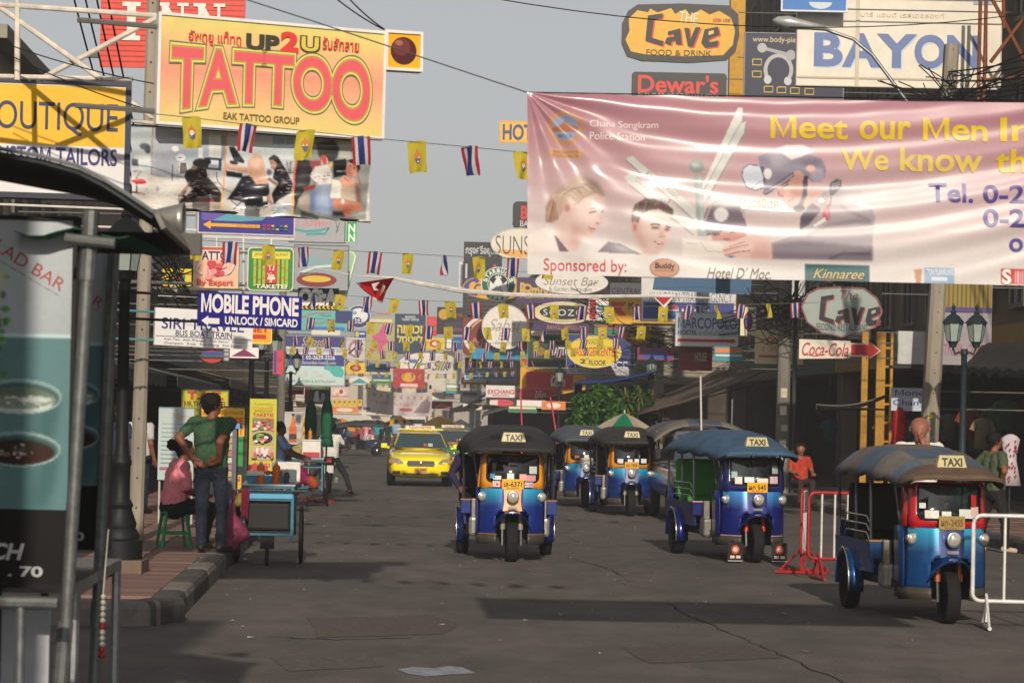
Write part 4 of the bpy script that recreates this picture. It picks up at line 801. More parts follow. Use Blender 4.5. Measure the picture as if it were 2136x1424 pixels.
person('person in a dark shirt standing in the shade beside the lamp post', (P(246, 1000, 37.6).x, 37.6, KH), R(60), dict(er=(.2, -.2, 1.15), wr=(.1, -.38, 1.2), hr=(.06, -.44, 1.24)), shirt='#2c3248', pants='#1c2030', skin='#7a4c38', h=1.62, res=.014)
tA = tkA.location
person('passenger in a purple shirt leaning out of the black-canopied taxi', (tA.x - .50, tA.y + 1.5, .26), R(10), dict(sit, sl=(-.2, -.06, .985), el=(-.33, -.2, .78), wl=(-.25, -.42, .62), hl=(-.22, -.48, .58), look=(-.3, -1, 0)), shirt='#2e2546', pants='#16181c', skin='#6a4230', h=1.66, res=.014, long_sleeve=True)
person('driver in a dark shirt at the handlebar of the black-canopied taxi', (tA.x - .02, tA.y + .98, .2), R(3), dict(sit, wl=(-.25, -.42, .82), wr=(.25, -.42, .82), hl=(-.26, -.5, .82), hr=(.26, -.5, .82)), shirt='#3a3f4a', pants='#1a1c20', skin='#6a4230', h=1.55, res=.015)
walk = dict(kl=(-.1, -.16, .5), al=(-.1, -.12, .1), tl=(-.11, -.27, .06), kr=(.1, .06, .5), ar=(.1, .26, .14), tr=(.11, .14, .05), el=(-.25, .1, 1.12), wl=(-.25, .0, .9), er=(.25, -.06, 1.12), wr=(.25, -.2, .93))
for x_, D_, sh, pn, lg, yw, hh, lab in ((788, 127, '#2a8a92', '#3a2422', .2, 0, 1.66, 'teal-shirted walker in dark shorts coming up mid-street'), (809, 138, '#2f8f90', '#b8a48c', .1, PI, 1.58, 'teal-shirted walker in pale shorts seen from behind'), (826, 142, '#8fa3c4', '#2a3040', 1, PI, 1.7, 'walker in a pale blue shirt and dark trousers'),
        (765, 146, '#d88a92', '#b8b0a8', 1, 0, 1.6, 'walker in a salmon pink top'), (843, 150, '#c8c2c0', '#3a3a44', 1, PI, 1.68, 'walker in a white shirt near the taxi'), (697, 118, '#3a3440', '#2a2a30', 1, PI, 1.72, 'dark-haired walker beside the motorbike'), (706, 125, '#d4cfca', '#4a4a52', 1, .4, 1.66, 'walker in a pale shirt beside the parked motorbike'),
        (742, 160, '#d9d2cc', '#50484c', 1, PI, 1.6, 'walker in a cream shirt behind the side-on taxi'), (857, 158, '#5a6474', '#2c2c34', 1, 0, 1.66, 'walker in a slate shirt deep in the crowd'), (1000, 150, '#5a4038', '#2c2c34', 1, 0, 1.68, 'walker in a brown shirt by the far stalls')):
    person(lab, (P(x_, 915, D_).x, D_, 0), yw, walk, shirt=sh, pants=pn, legs=lg, h=hh, res=.03, hands=False, skin='#8a5a44', group='pedestrians far down the street')
# ================================================================ signs on the left of the street
def vgrad(x0, y0, x1, y1, cols, n=18):
    o = []; cs = [lin(c) for c in cols]
    for i in range(n):
        t = (i + .5) / n * (len(cs) - 1); k = min(int(t), len(cs) - 2); f = t - k; c = tuple(round(cs[k][j] + (cs[k + 1][j] - cs[k][j]) * f, 4) for j in range(3))
        o.append(('r', x0, y0 + (y1 - y0) * i / n, x1, y0 + (y1 - y0) * (i + 1) / n, c))
    return o
def arrow(x0, y, x1, hw, hd, hh, col):
    s = 1 if x1 > x0 else -1; return ('p', [(x0, y - hw), (x1 - s * hd, y - hw), (x1 - s * hd, y - hh), (x1, y), (x1 - s * hd, y + hh), (x1 - s * hd, y + hw), (x0, y + hw)], col)
T = lambda s, x0, y0, x1, y1, c, **k: ('t', s, x0, y0, x1, y1, c, k)
sign('tailor_sign', 'yellow and white tailor light box sign in a dark blue frame', 'sign', -125, 158, 274, 408, 20.6, '#d5d3d2', [('r', -115, 172, 262, 297, '#e0ac08'), T('BOUTIQUE', -36, 207, 248, 276, '#23264e', b=.004), T('CUSTOM TAILORS', -22, 302, 247, 336, '#2c2c6e', b=.02), ('e', 214, 376, 6, 6, '#b02438')], D2=20.8, frame='#1c2438', fw=11, th=.16, sup='L', supm=M('#d8d2c6', .5), supr=.03)
tr = empty('sign_truss', P(160, 170, 19.7), 0, 'white painted pipe truss crossed behind the tailor sign', 'truss'); o0 = P(160, 170, 19.7)
for a, b, r_ in (((-60, 6), (336, 34), .022), ((-8, 10), (212, 166), .022), ((84, 166), (334, 34), .022), ((276, 214), (330, 257), .016), ((276, 252), (330, 259), .016), ((36, -30), (36, 168), .022), ((-60, 158), (276, 166), .02)):
    MB().tube([P(a[0], a[1], 19.7) - o0, P(b[0], b[1], 19.6) - o0], r_, 8).build('pipe', M('#cfc6b8', .55, 0, .3, 9), tr)
TB = ['#d2c670', '#d8ba74', '#dba678', '#da8e74', '#dba47a', '#dab87a', '#d4c272']
tat = vgrad(333, 30, 797, 256, TB, 26)
for b_, c in ((.085, '#6a685c'), (.066, '#d2c860'), (.04, '#8a9a50'), (.026, '#dc7050')): tat.append(T('TATTOO', 358, 98, 766, 200, c, b=b_, sp=.97, fan=.27, res=10))
tat += [T('TATTOO', 358, 98, 766, 200, '#d2585e', b=.012, sp=.97, fan=.27, res=10), T('อัพทูยู แท็ททู', 388, 57, 495, 88, '#c9352e', b=.015), T('UP', 508, 58, 572, 88, '#3a372c', b=.05), T('2', 580, 48, 611, 86, '#cf3a34', b=.05), T('U', 622, 54, 655, 82, '#4a4436', b=.09), T('U', 622, 54, 655, 82, '#ccb948', b=.03), T('รับสักลาย', 665, 50, 742, 76, '#c9352e', b=.015), T('EAK TATTOO GROUP', 463, 226, 620, 240, '#6e5a34', b=.02)]
sign('tattoo_sign', 'large orange and yellow billboard with red tattoo lettering in a white frame', 'sign', 328, 27, 801, 259, 19.0, '#d3aa3c', tat, D2=19.65, frame='#dad6ce', fw=5, y0r=68, off=.0006, sup='L', supn=2, supr=.02, suplen=.6)
sign('ball_sign', 'small square yellow sign with a dark red ball, white frame', 'sign', 801, 65, 878, 147, 19.7, '#dca40c', [('e', 839, 106, 27, 29, '#4a1a18'), ('e', 834, 98, 19, 18, '#6a2c2a'), ('e', 829, 90, 8, 6, '#94605a')], D2=19.8, frame='#d8d4cc', fw=5, th=.1, sup='L', suplen=.12, y0r=70)
# hanging photo banner under the billboard: wrinkled vinyl
def cloth_banner(name, label, x0, y0, x1, y1, D, D2, y0r, y1r, els, mat, disp, nu=60, nv=24, sub=7, y1m=None, cat='banner', off=.0012, img=None):
    """a hanging sheet with real folds, printed pieces follow the folds"""
    a, b = P(x0, y0, D), P(x1, y0r, D2); c, d = P(x0, y1, D), P(x1, y1r, D2); root = empty(name, (a + b + c + d) / 4, 0, label, cat); o = root.location.copy(); nrm = (b - a).cross(c - a).normalized()
    if nrm.y > 0: nrm = -nrm
    def mp(px, py, l):
        u = (px - x0) / (x1 - x0); v = (py - y0) / (y1 - y0); p = (a * (1 - u) + b * u) * (1 - v) + (c * (1 - u) + d * u) * v; dd, dz = disp(u, v); return p + nrm * (dd + l) + Vector((0, 0, dz)) - o
    if img is not None: print_sheet('sheet', img, lambda u, v: mp(x0 + u * (x1 - x0), y0 + v * (y1 - y0), 0), mat, root)
    else: MB().grid(lambda u, v: mp(x0 + u * (x1 - x0), y0 + v * (y1 - y0), 0), nu, nv).build('sheet', mat, root, smooth=True)
    if els: flat_print(els, root, mp, .3, off, sub, base=.003, var=.16)
    return root, mp
def pdisp(u, v):
    return .012 * math.sin(u * 37 + v * 9) * v + .02 * math.sin(u * 9 + 2 * v) * v + .008 * math.sin(v * 26 + u * 7), -.02 * math.sin(u * math.pi * 3) ** 2 * v
def zoomed(ox, oy, k, els):
    """shapes drawn in an enlarged local frame, brought to photo pixels"""
    o = []
    for e in els:
        e = list(e)
        if e[0] in 'pl': e[1] = [(ox + x * k, oy + y * k) for x, y in e[1]]; e[2] = e[2] * k if e[0] == 'l' else e[2]
        elif e[0] == 'r': e[1:5] = [ox + e[1] * k, oy + e[2] * k, ox + e[3] * k, oy + e[4] * k]
        else: e[1:5] = [ox + e[1] * k, oy + e[2] * k, e[3] * k, e[4] * k]
        o.append(tuple(e))
    return o
def glints(n, box, cols, seed, L=(20, 60), w_=(5, 11), al=(.4, .9)):
    r = random.Random(seed); o = []
    for i in range(n): x, y = r.uniform(box[0], box[2]), r.uniform(box[1], box[3]); o.append(('l', [(x, y), (x + r.uniform(*L), y + r.uniform(-8, 12))], r.uniform(*w_), r.choice(cols), .5, r.uniform(*al)))
    return o
def desl(els, x0=1100, k=.0195):
    o = []
    for e in els:
        e = list(e)
        if e[0] == 't': d = k * ((e[2] + e[4]) / 2 - x0); e[3] -= d; e[5] -= d
        elif e[0] == 'r': d = k * ((e[1] + e[3]) / 2 - x0); e[2] -= d; e[4] -= d
        elif e[0] == 'e': e[2] -= k * (e[1] - x0)
        else: e[1] = [(x, y - k * (x - x0)) for x, y in e[1]]
        o.append(tuple(e))
    return o
p1 = [('r', -60, -40, 910, 480, '#a9b1b4'), ('r', -60, 470, 910, 900, '#c6c2ba', 3), ('p', [(210, 20), (470, 60), (470, 480), (195, 465)], '#9ea2aa', 1), ('p', [(215, 200), (400, 330), (400, 470), (200, 460)], '#8c8f98', 6, .5), ('p', [(230, 60), (440, 80), (430, 200), (225, 150)], '#b4b9be', 6, .6), ('l', [(212, 20), (196, 465)], 8, '#84694f'), ('l', [(196, 465), (390, 480)], 5, '#6a6664'), ('r', 460, 60, 725, 340, '#98a4ae', 2), ('r', 725, 90, 845, 310, '#cdccc6', 1), ('l', [(780, 95), (780, 300)], 4, '#aeb2b2'), ('r', 845, 100, 892, 330, '#858e94', 1), ('e', 415, 222, 32, 26, '#d9d9d8', .6), ('r', 630, 220, 670, 310, '#cfd3d4', .6),
      ('e', 140, 205, 52, 34, '#50565c', 1.5), ('e', 165, 235, 30, 38, '#3c4046', 1.5), ('r', 50, 285, 195, 375, '#c4c8c6', 2), ('r', 20, 320, 80, 390, '#4c4e54', 1.2), ('l', [(30, 438), (105, 434), (62, 500)], 8, '#2e2c30'), ('l', [(62, 500), (58, 640)], 16, '#2e2c30'), ('e', 85, 530, 68, 26, '#b02c38', .8), ('e', 75, 520, 44, 9, '#cc5a60', 1), ('l', [(10, 632), (140, 652)], 14, '#26242a'), ('e', 255, 590, 14, 26, '#8a9cae', 1), ('p', [(455, 345), (525, 345), (528, 450), (440, 452)], '#625a5c', .8), ('l', [(450, 450), (458, 345), (525, 342), (532, 450)], 8, '#d6d6d4', .5), ('e', 470, 300, 44, 32, '#d4d6d8', .8), ('l', [(440, 300), (490, 300)], 7, '#4c6a80', .6), ('e', 440, 470, 70, 20, '#7e848a', 1.5), ('l', [(390, 360), (392, 510)], 9, '#4a474a', .6), ('p', [(685, 305), (852, 310), (842, 432), (690, 418)], '#383a3e', .6), ('p', [(722, 330), (822, 332), (812, 404), (728, 400)], '#c2c8d2', .6), ('p', [(725, 370), (815, 375), (812, 402), (728, 398)], '#707c8c', 1.5), ('l', [(750, 430), (770, 560)], 26, '#b9b8b4', 1), ('l', [(800, 440), (812, 530), (860, 590)], 9, '#3a3c40', .6),
      ('p', [(585, 395), (640, 400), (700, 410), (722, 480), (800, 575), (852, 650), (842, 728), (500, 712), (452, 724), (448, 640), (480, 612), (535, 545), (498, 470), (520, 420)], '#211c1c', .8), ('e', 652, 362, 76, 48, '#191513', .8), ('e', 716, 342, 34, 34, '#191513', .8), ('e', 590, 400, 26, 22, '#6a4c3e', 1), ('p', [(548, 575), (590, 590), (520, 650), (500, 640), (520, 605)], '#c4c0b8', .8), ('l', [(535, 560), (480, 620), (456, 690)], 24, '#a47c68', .8), ('r', 640, 700, 780, 722, '#a02c2c', 1), ('p', [(450, 728), (845, 732), (840, 790), (450, 760)], '#a29082', 1.5)] + glints(46, (510, 420, 790, 700), ['#b89c84', '#7c6a5e', '#d8c4ac', '#5c504a'], 3) + glints(26, (30, 500, 430, 740), ['#e2ded6', '#a8a49e', '#d8b8a4'], 4, (40, 120))
p2a = [('p', [(895, 60), (1400, 60), (1400, 820), (850, 800)], '#bcc4c6', 1), ('p', [(870, 560), (1400, 560), (1400, 860), (850, 820)], '#c2beb6', 4), ('p', [(906, 205), (960, 200), (1062, 330), (1052, 356), (965, 335)], '#26262c', .8), ('e', 960, 350, 40, 22, '#3c2c2c', 1), ('p', [(885, 425), (1045, 445), (1040, 488), (890, 478)], '#22222a', 1), ('l', [(885, 388), (980, 400), (1090, 420)], 52, '#b48c78', 1), ('l', [(900, 378), (1080, 402)], 14, '#d4b49e', 2), ('p', [(1040, 470), (1170, 450), (1170, 760), (1010, 700), (900, 690), (960, 600)], '#1f1f2a', 1), ('l', [(940, 700), (1040, 780)], 10, '#2a2a30', .6), ('l', [(1040, 700), (960, 780)], 10, '#2a2a30', .6)] + glints(30, (960, 520, 1160, 720), ['#5a5a6c', '#8a8894', '#3c3c4a'], 5)
p2b = [('r', 85, 90, 420, 320, '#bec7c9', 2), ('r', 200, 112, 402, 192, '#8aa2b2', 1), ('l', [(200, 190), (402, 192)], 8, '#d8dcdc', .6), ('r', 320, 112, 326, 190, '#c2ccd0', .6), ('p', [(-30, 330), (40, 268), (100, 280), (128, 360), (135, 430), (162, 540), (60, 562), (20, 490), (-40, 440)], '#c49c86', 1.2), ('p', [(10, 300), (70, 280), (110, 340), (60, 420), (0, 380)], '#dcbca6', 5, .7), ('l', [(70, 400), (90, 540)], 14, '#a87c68', 4, .6), ('p', [(-60, 545), (160, 545), (172, 625), (150, 765), (-60, 740)], '#21202a', 1), ('r', 108, 660, 145, 708, '#d0ccc4', .6), ('p', [(165, 310), (215, 276), (258, 298), (292, 370), (350, 460), (392, 560), (372, 645), (262, 700), (212, 745), (190, 640), (250, 540), (200, 500), (215, 430)], '#1e1b1e', 1), ('p', [(174, 330), (206, 322), (242, 366), (218, 418), (184, 404)], '#a47a68', 1), ('l', [(180, 350), (200, 350)], 5, '#3a2822', .5), ('l', [(186, 394), (204, 396)], 5, '#7a4038', .5), ('l', [(160, 490), (200, 530), (240, 560)], 32, '#86604e', 1), ('e', 170, 440, 26, 30, '#5e5a74', 1.5), ('l', [(160, 650), (188, 745)], 36, '#ac8474', 1), ('p', [(190, 760), (375, 740), (375, 840), (180, 830)], '#94a0aa', 3), ('l', [(330, 340), (350, 440)], 8, '#4c5660', .8), ('l', [(370, 340), (360, 450)], 10, '#3c4450', .8), ('l', [(310, 380), (395, 345)], 6, '#4c5660', .6)] + glints(34, (230, 420, 370, 640), ['#6a6468', '#9a9498', '#403a3e'], 6, (20, 70)) + glints(30, (-20, 740, 370, 830), ['#d8c4b4', '#f0e8e0', '#5c5458'], 7, (20, 60))
p3 = [('p', [(425, 100), (1150, 140), (1090, 900), (375, 840)], '#878984', 1), ('p', [(830, 160), (950, 160), (960, 330), (820, 310)], '#aeb0a8', 3), ('p', [(430, 310), (560, 335), (582, 400), (545, 560), (440, 700), (396, 830), (396, 560)], '#2c2a2c', 1.2), ('p', [(470, 360), (520, 370), (480, 560), (440, 600)], '#48464a', 5, .6), ('p', [(610, 170), (780, 140), (832, 220), (820, 300), (760, 352), (640, 300)], '#393736', 1.5), ('p', [(640, 180), (720, 160), (700, 240), (630, 260)], '#5a5856', 6, .6), ('p', [(765, 330), (900, 315), (912, 470), (780, 490)], '#1a1a1e', 1.2), ('l', [(800, 430), (890, 430)], 8, '#9aa0ac', 1), ('p', [(545, 340), (660, 330), (640, 400), (570, 420)], '#8a3c3a', 1.5), ('e', 688, 325, 34, 42, '#b04a42', 1), ('l', [(662, 370), (664, 330)], 5, '#dcd4cc', .5), ('l', [(716, 360), (714, 310)], 5, '#dcd4cc', .5), ('p', [(690, 400), (765, 340), (740, 440)], '#d0a850', 1), ('p', [(556, 480), (598, 392), (720, 372), (764, 450), (752, 545), (620, 560)], '#cdc8c4', 1)] + glints(40, (570, 440, 740, 540), ['#6a3434', '#8a5050', '#3c2828', '#e4e0dc'], 8, (-30, 40), (5, 9)) + [('l', [(490, 610), (600, 570)], 40, '#84403c', 1.5), ('p', [(440, 700), (545, 640), (562, 800), (545, 860), (450, 810)], '#aca090', 1.5), ('p', [(555, 640), (620, 558), (742, 556), (772, 690), (762, 820), (550, 805)], '#8b9cb6', 1), ('p', [(555, 640), (600, 600), (596, 800), (550, 805)], '#45579a', 4, .8), ('p', [(742, 600), (772, 690), (762, 820), (735, 815)], '#4f62a0', 4, .8), ('p', [(640, 570), (710, 570), (720, 700), (640, 720)], '#b8c4d2', 7, .7),
      ('p', [(880, 470), (985, 505), (1000, 590), (840, 590), (830, 510)], '#c2947c', 1.2), ('p', [(900, 390), (920, 345), (985, 360), (1012, 410), (1000, 460), (960, 492), (915, 470), (895, 430)], '#b67866', 1), ('p', [(902, 340), (950, 318), (1020, 350), (1034, 410), (1010, 460), (996, 390), (930, 352)], '#221a18', 1), ('e', 972, 440, 22, 26, '#d89c88', 4, .7), ('e', 936, 384, 12, 6, '#2c1c18', .6), ('e', 975, 404, 11, 6, '#2c1c18', .6), ('l', [(940, 452), (966, 462)], 7, '#7c3630', .6), ('p', [(930, 400), (950, 480), (940, 530), (910, 470)], '#744438', 4, .7), ('l', [(880, 490), (920, 530)], 8, '#a03434', .6), ('p', [(762, 500), (830, 515), (850, 560), (852, 682), (748, 672)], '#d6d0c6', 1), ('p', [(845, 580), (1000, 590), (1002, 720), (850, 690)], '#bfae9a', 1.5)] + [('l', [(860, 605 + 18 * i), (985, 612 + 18 * i)], 4, '#7c6c5c', .5, .6) for i in range(5)] + [('p', [(975, 520), (1040, 620), (1058, 750), (1000, 725)], '#74564a', 3), ('p', [(768, 680), (880, 690), (1042, 742), (1062, 812), (900, 795), (768, 765)], '#bf7a60', 1.2), ('l', [(780, 700), (1000, 750)], 16, '#dca084', 4, .7), ('e', 905, 812, 58, 38, '#b46c54', 1.5), ('l', [(870, 800), (960, 830)], 6, '#84483a', 1), ('e', 865, 712, 17, 26, '#c6c8c8', .8), ('l', [(1010, 440), (1030, 570)], 9, '#a83c44', .6), ('p', [(770, 790), (870, 800), (900, 860), (760, 850)], '#262226', 2), ('p', [(380, 800), (1000, 850), (1000, 900), (370, 850)], '#5a5e60', 2, .7)]
dv = [('l', [(897, 60), (876, 430), (848, 800)], 14, '#d98850', .6), ('l', [(862, 620), (848, 800)], 12, '#e2b85c', .6)]; dv2 = [('l', [(428, 290), (408, 480), (378, 850)], 14, '#d8583c', .6), ('l', [(398, 620), (378, 850)], 12, '#e0b04c', .6)]
ph = desl(zoomed(270, 260, .2232, p1 + p2a + dv) + zoomed(520, 260, .2232, p2b + p3 + dv2), 274, .068); ph_soft = []
pb, _ = cloth_banner('photo_banner', 'wrinkled vinyl banner with three tattoo studio photographs', 274, 262, 772, 430, 19.15, 19.75, 296, 462, [], printM(.22, .4), pdisp, img=paint(ph + ph_soft, 274, 262, 772, 430, 480, 160, [(0, '#a8adb0'), (1, '#c4c0b8')], .9, .05))
for y_ in (0, 1): MB().tube([P(274, 262 if not y_ else 430, 19.17) - pb.location, P(772, 296 if not y_ else 462, 19.77) - pb.location], .012, 6).build('rod', DARKSTEEL, pb)
sign('arrow_sign', 'purple sign with a long yellow arrow and rows of tiny flags', 'sign', 411, 436, 613, 486, 31, '#463f86', [('p', [(420, 440), (560, 440), (545, 455), (500, 459), (420, 459)], '#5f9aa8'), ('p', [(420, 440), (480, 440), (440, 459), (420, 459)], '#6a5aa0'), ('e', 528, 446, 18, 5, '#8a8a90'), arrow(540, 468, 422, 3.5, 16, 9, '#dfa33c'), T('KIM TRAVEL', 492, 465, 538, 471, '#b5762c')] + [('r', 546 + 9 * i, 464 + 7 * j, 552 + 9 * i, 468 + 7 * j, random.choice(['#c23a44', '#d8d4d0', '#3a4a9a', '#d8a83a', '#3a8a4a'])) for i in range(6) for j in range(2)], D2=31.5, frame='#c9c4bc', fw=2, y0r=444, sup='L', supm=M('#d4cec2', .5))
sign('grey_script_sign', 'grey sign with pink script above a teal squiggle', 'sign', 604, 446, 721, 505, 42, '#97979a', [T('o Sawin', 612, 452, 692, 471, '#c46a78', sh=.4), ('l', [(612, 478), (640, 482), (665, 480), (688, 474), (680, 486), (640, 488)], 5, '#3d8e94'), ('l', [(700, 458), (706, 480)], 1.5, '#4d5a4d'), ('l', [(710, 462), (702, 484)], 1.5, '#4d5a4d')], frame='#5a5a58', fw=1.5, sup='L')
sign('green_letter_sign', 'narrow upright green sign with two white letters', 'sign', 722, 463, 746, 506, 42, '#2f9a54', [T('N', 728, 468, 741, 484, '#d9dcd6', b=.03), T('N', 728, 487, 741, 503, '#d9dcd6', b=.03)], frame='#b9c4ba', fw=1, sup='L', suplen=.9)
sign('flower_sign', 'pale peach sign with a red rose figure and dark capitals', 'sign', 406, 514, 499, 600, 37, '#d9a98c', [('r', 409, 516, 496, 541, '#d8bfb8'), ('r', 409, 515, 496, 521, '#c2463c'), T('TATTOO', 411, 524, 492, 541, '#2e2830', b=.03)] + [('e', 450 + 20 * math.cos(i * 2.1) * (.3 + (i % 5) / 5), 563 + 18 * math.sin(i * 1.7) * (.3 + (i % 4) / 4), 7, 6, random.choice(['#c24a52', '#d88a88', '#b93844', '#dcb0a8'])) for i in range(22)] + [('l', [(420, 548), (412, 562), (424, 572)], 4, '#d5cec6'), ('l', [(492, 548), (484, 564), (478, 570)], 4, '#c9c4c0'), T('By Expert', 414, 582, 489, 597, '#c2382e', b=.02)], frame='#c8b890', fw=2, sup='L')
bs = [('r', 527, 524, 606, 539, '#d2c03c'), T('JAPANESE RESTAURANT', 532, 527, 602, 535, '#3a4a1c'), ('r', 529, 540, 604, 598, '#3c6a22')] + [e for i, x in enumerate((533, 543, 552, 582, 592, 600)) for e in (('r', x - 3, 540, x + 3, 597, '#8fae2c'), ('r', x - 3, 552 + 5 * (i % 3), x + 3, 554 + 5 * (i % 3), '#c0502c'), ('r', x - 3, 578 + 4 * (i % 2), x + 3, 580 + 4 * (i % 2), '#c0502c'))] + [('r', 556, 541, 580, 590, '#b8302a'), T('竹', 560, 545, 576, 563, '#e0d8c4', b=.02), T('亭', 560, 568, 576, 588, '#e0d8c4', b=.02), T('TAKETEI', 536, 593, 600, 601, '#d9d4c0', b=.03)]
sign('bamboo_sign', 'round-cornered green sign with bamboo stalks and two white characters', 'sign', 518, 516, 614, 606, 38, '#2b7a3a', bs, shape='round', rad=9, frame='#c8c4ae', fw=2, sup='L')
pg = empty('sign_gantry', P(500, 500, 38.3), 0, 'white pipe gantry carrying the bamboo and flower signs', 'gantry'); o0 = P(500, 500, 38.3)
for a, b in (((366, 492), (615, 500)), ((508, 430), (508, 640)), ((452, 492), (452, 516)), ((566, 497), (566, 516)), ((330, 615), (520, 622))): MB().tube([P(*a, 38.3) - o0, P(*b, 38.3) - o0], .022, 6).build('pipe', M('#cbc8c0', .5), pg)
sign('rocks_sign', 'grey-blue neon sign with teal script over a maroon oval', 'sign', 614, 510, 728, 604, 46, '#8d9296', [T('Rock', 640, 532, 705, 562, '#5aa7a8', sh=.4), ('e', 662, 583, 42, 15, '#7a2c34'), ('e', 662, 581, 30, 7, '#c9a83c'), ('l', [(625, 570), (660, 556), (705, 552)], 5, '#c4c6c4'), ('r', 626, 568, 650, 574, '#6a5a60')], frame='#6a6a68', fw=1, sup='L')
sign('green_edge_sign', 'pale green tapered sign panel edged in white neon', 'sign', 700, 520, 745, 622, 47, '#8fb58c', [('l', [(702, 524), (735, 524), (742, 534), (722, 618)], 2.5, '#d8dcd2'), ('l', [(704, 532), (728, 534), (716, 610)], 3, '#b9783c')], shape=[(700, 520), (736, 520), (745, 534), (724, 622), (704, 622)], sup='L')
sign('black_chevron_sign', 'black sign with huge white letters over yellow chevrons', 'sign', 622, 600, 707, 646, 44, '#1a1a1c', [T('OSi:A', 626, 604, 702, 634, '#d9d6d0', b=.07)] + [('p', [(632 + 9 * i, 636), (636 + 9 * i, 636), (632 + 9 * i, 640), (636 + 9 * i, 644), (632 + 9 * i, 644), (628 + 9 * i, 640)], '#d8b020') for i in range(8)], sup='L')
sign('mobile_phone_sign', 'navy sign with white capitals about phone unlocking and a left arrow', 'sign', 414, 608, 628, 679, 25.0, '#231f78', [T('MOBILE PHONE', 419, 613, 620, 649, '#dedad6', b=.035, sp=.98), T('UNLOCK / SIMCARD', 468, 657, 619, 673, '#dedad6', b=.03), arrow(456, 668, 419, 6, 14, 11, '#dedad6')], D2=25.5, y0r=619, th=.05, sup='L', suplen=.72, supm=M('#2a2c2e', .5, .4))
sign('travel_sign', 'white travel agency sign with navy capitals and lists of islands', 'sign', 322, 641, 526, 719, 28.8, '#d4d2d0', [T('SIRI TRAVEL', 336, 661, 507, 684, '#2a3470', b=.01), T('BUS BOAT TRAIN', 365, 686, 482, 698, '#3a3a5a', b=.01), ('r', 324, 699, 524, 700.5, '#77777c'), T('Koh Tao   Koh Phangan   Koh Samui   Phuket', 342, 703, 508, 709, '#55555c'), T('Chomporn   Krabi   Koh Chang   Koh Samet', 342, 711, 502, 717, '#55555c')], D2=29.2, y0r=652, sup='L', suplen=.7, supm=M('#4a7f86', .5))
sign('internet_sign', 'orange and yellow sign with red letters peeking behind the travel sign', 'sign', 500, 676, 568, 716, 33, '#dc9c1c', [T('NET', 520, 682, 561, 692, '#c0241c', b=.05), ('r', 528, 697, 556, 706, '#b9281c')], shape='round', rad=5, frame='#d8c27a', fw=1.5, sup='L')
sd_ = [('r', 592, 700, 719, 722, '#343a78'), T('Sawasdee', 630, 702, 690, 720, '#c0ac5a', sh=.4), ('r', 592, 722, 719, 738, '#c4c4ca'), T('SAWASDEE BANGLUMPOO INN', 598, 726, 717, 734, '#4a4a6a'), ('r', 592, 738, 719, 761, '#343a78'), T('Tel. 02-2629-2526', 620, 740, 700, 748, '#d8d8da', b=.02), T('www.Sawasdee-hotel5.com', 612, 751, 702, 758, '#d0d0d4'), ('r', 600, 762, 720, 801, '#b4cac4'), T('Sala Thai', 618, 772, 682, 786, '#c2b0b4', sh=.4), T('BEER GARDEN & RESTAURANT', 604, 791, 702, 797, '#3f5a58'), ('p', ell(703, 775, 16, 15, 12, 200, 400) + [(698, 782)], '#4aa69c'), ('p', ell(686, 767, 9, 8, 10, 180, 360) + [(690, 772)], '#4aa69c')]
sign('hotel_sign', 'stacked navy and pale hotel sign with ginkgo leaves at its foot', 'sign', 589, 697, 722, 804, 82, '#8f949c', sd_, frame='#7d8486', fw=1, sup='L')
sign('teal_sign', 'teal sign with navy end panel above the hotel sign', 'sign', 606, 644, 736, 690, 86, '#5fa8a2', [('r', 700, 646, 735, 672, '#2c3668'), ('l', [(630, 660), (660, 652), (690, 650)], 2, '#b04a4a'), T('House', 668, 652, 690, 659, '#3a5a66', sh=.3), ('l', [(640, 676), (700, 668)], 4, '#7a8a94'), ('r', 640, 680, 720, 688, '#3a6ea8')], sup='L')
sign('round_bear_sign', 'round navy-ringed sign with a white animal figure', 'sign', 724, 636, 774, 684, 98, '#27346a', [('e', 749, 658, 19, 16, '#cfd0d2'), ('e', 746, 668, 9, 7, '#27346a'), ('e', 740, 652, 5, 4, '#8c94a8'), T('se', 741, 664, 752, 674, '#d8d8da')], shape='ellipse', frame='#b9bcc4', fw=1.5, sup='L')
sign('white_emblem_sign', 'white square sign with a pink and black round emblem', 'sign', 722, 702, 762, 752, 108, '#b9b4b2', [('e', 742, 727, 15, 18, '#9a7478'), ('e', 742, 728, 10, 12, '#c9c4c2'), ('l', [(728, 738), (744, 722), (758, 716)], 4, '#3a3438')], sup='L')
sign('gold_pink_sign', 'tall gold sign with a pink leaping figure', 'sign', 764, 662, 824, 753, 125, '#a09a68', [('p', [(800, 675), (812, 680), (806, 700), (812, 712), (800, 722), (806, 742), (796, 746), (788, 724), (774, 742), (768, 738), (782, 712), (776, 700), (790, 694)], '#b8507a'), ('r', 772, 665, 818, 671, '#c9bf90')], sup='L')
sign('hebrew_sign', 'tall navy sign with yellow Hebrew lettering', 'sign', 824, 654, 888, 738, 145, '#1f3550', [T('BANGKOK\nTOURIST CENTER', 838, 658, 874, 668, '#c9ccd0', b=.02), T('המרכז', 830, 678, 882, 694, '#d0c04c', b=.03), T('למטייל', 830, 698, 882, 714, '#d0c04c', b=.03)], sup='L')
sign('small_arrow_sign', 'faded orange arrow sign pointing left over the rooftops', 'sign', 782, 650, 816, 658, 150, '#a8705a', [], shape=[(782, 654), (790, 650), (790, 652), (816, 652), (816, 657), (790, 657), (790, 658)], sup='L')
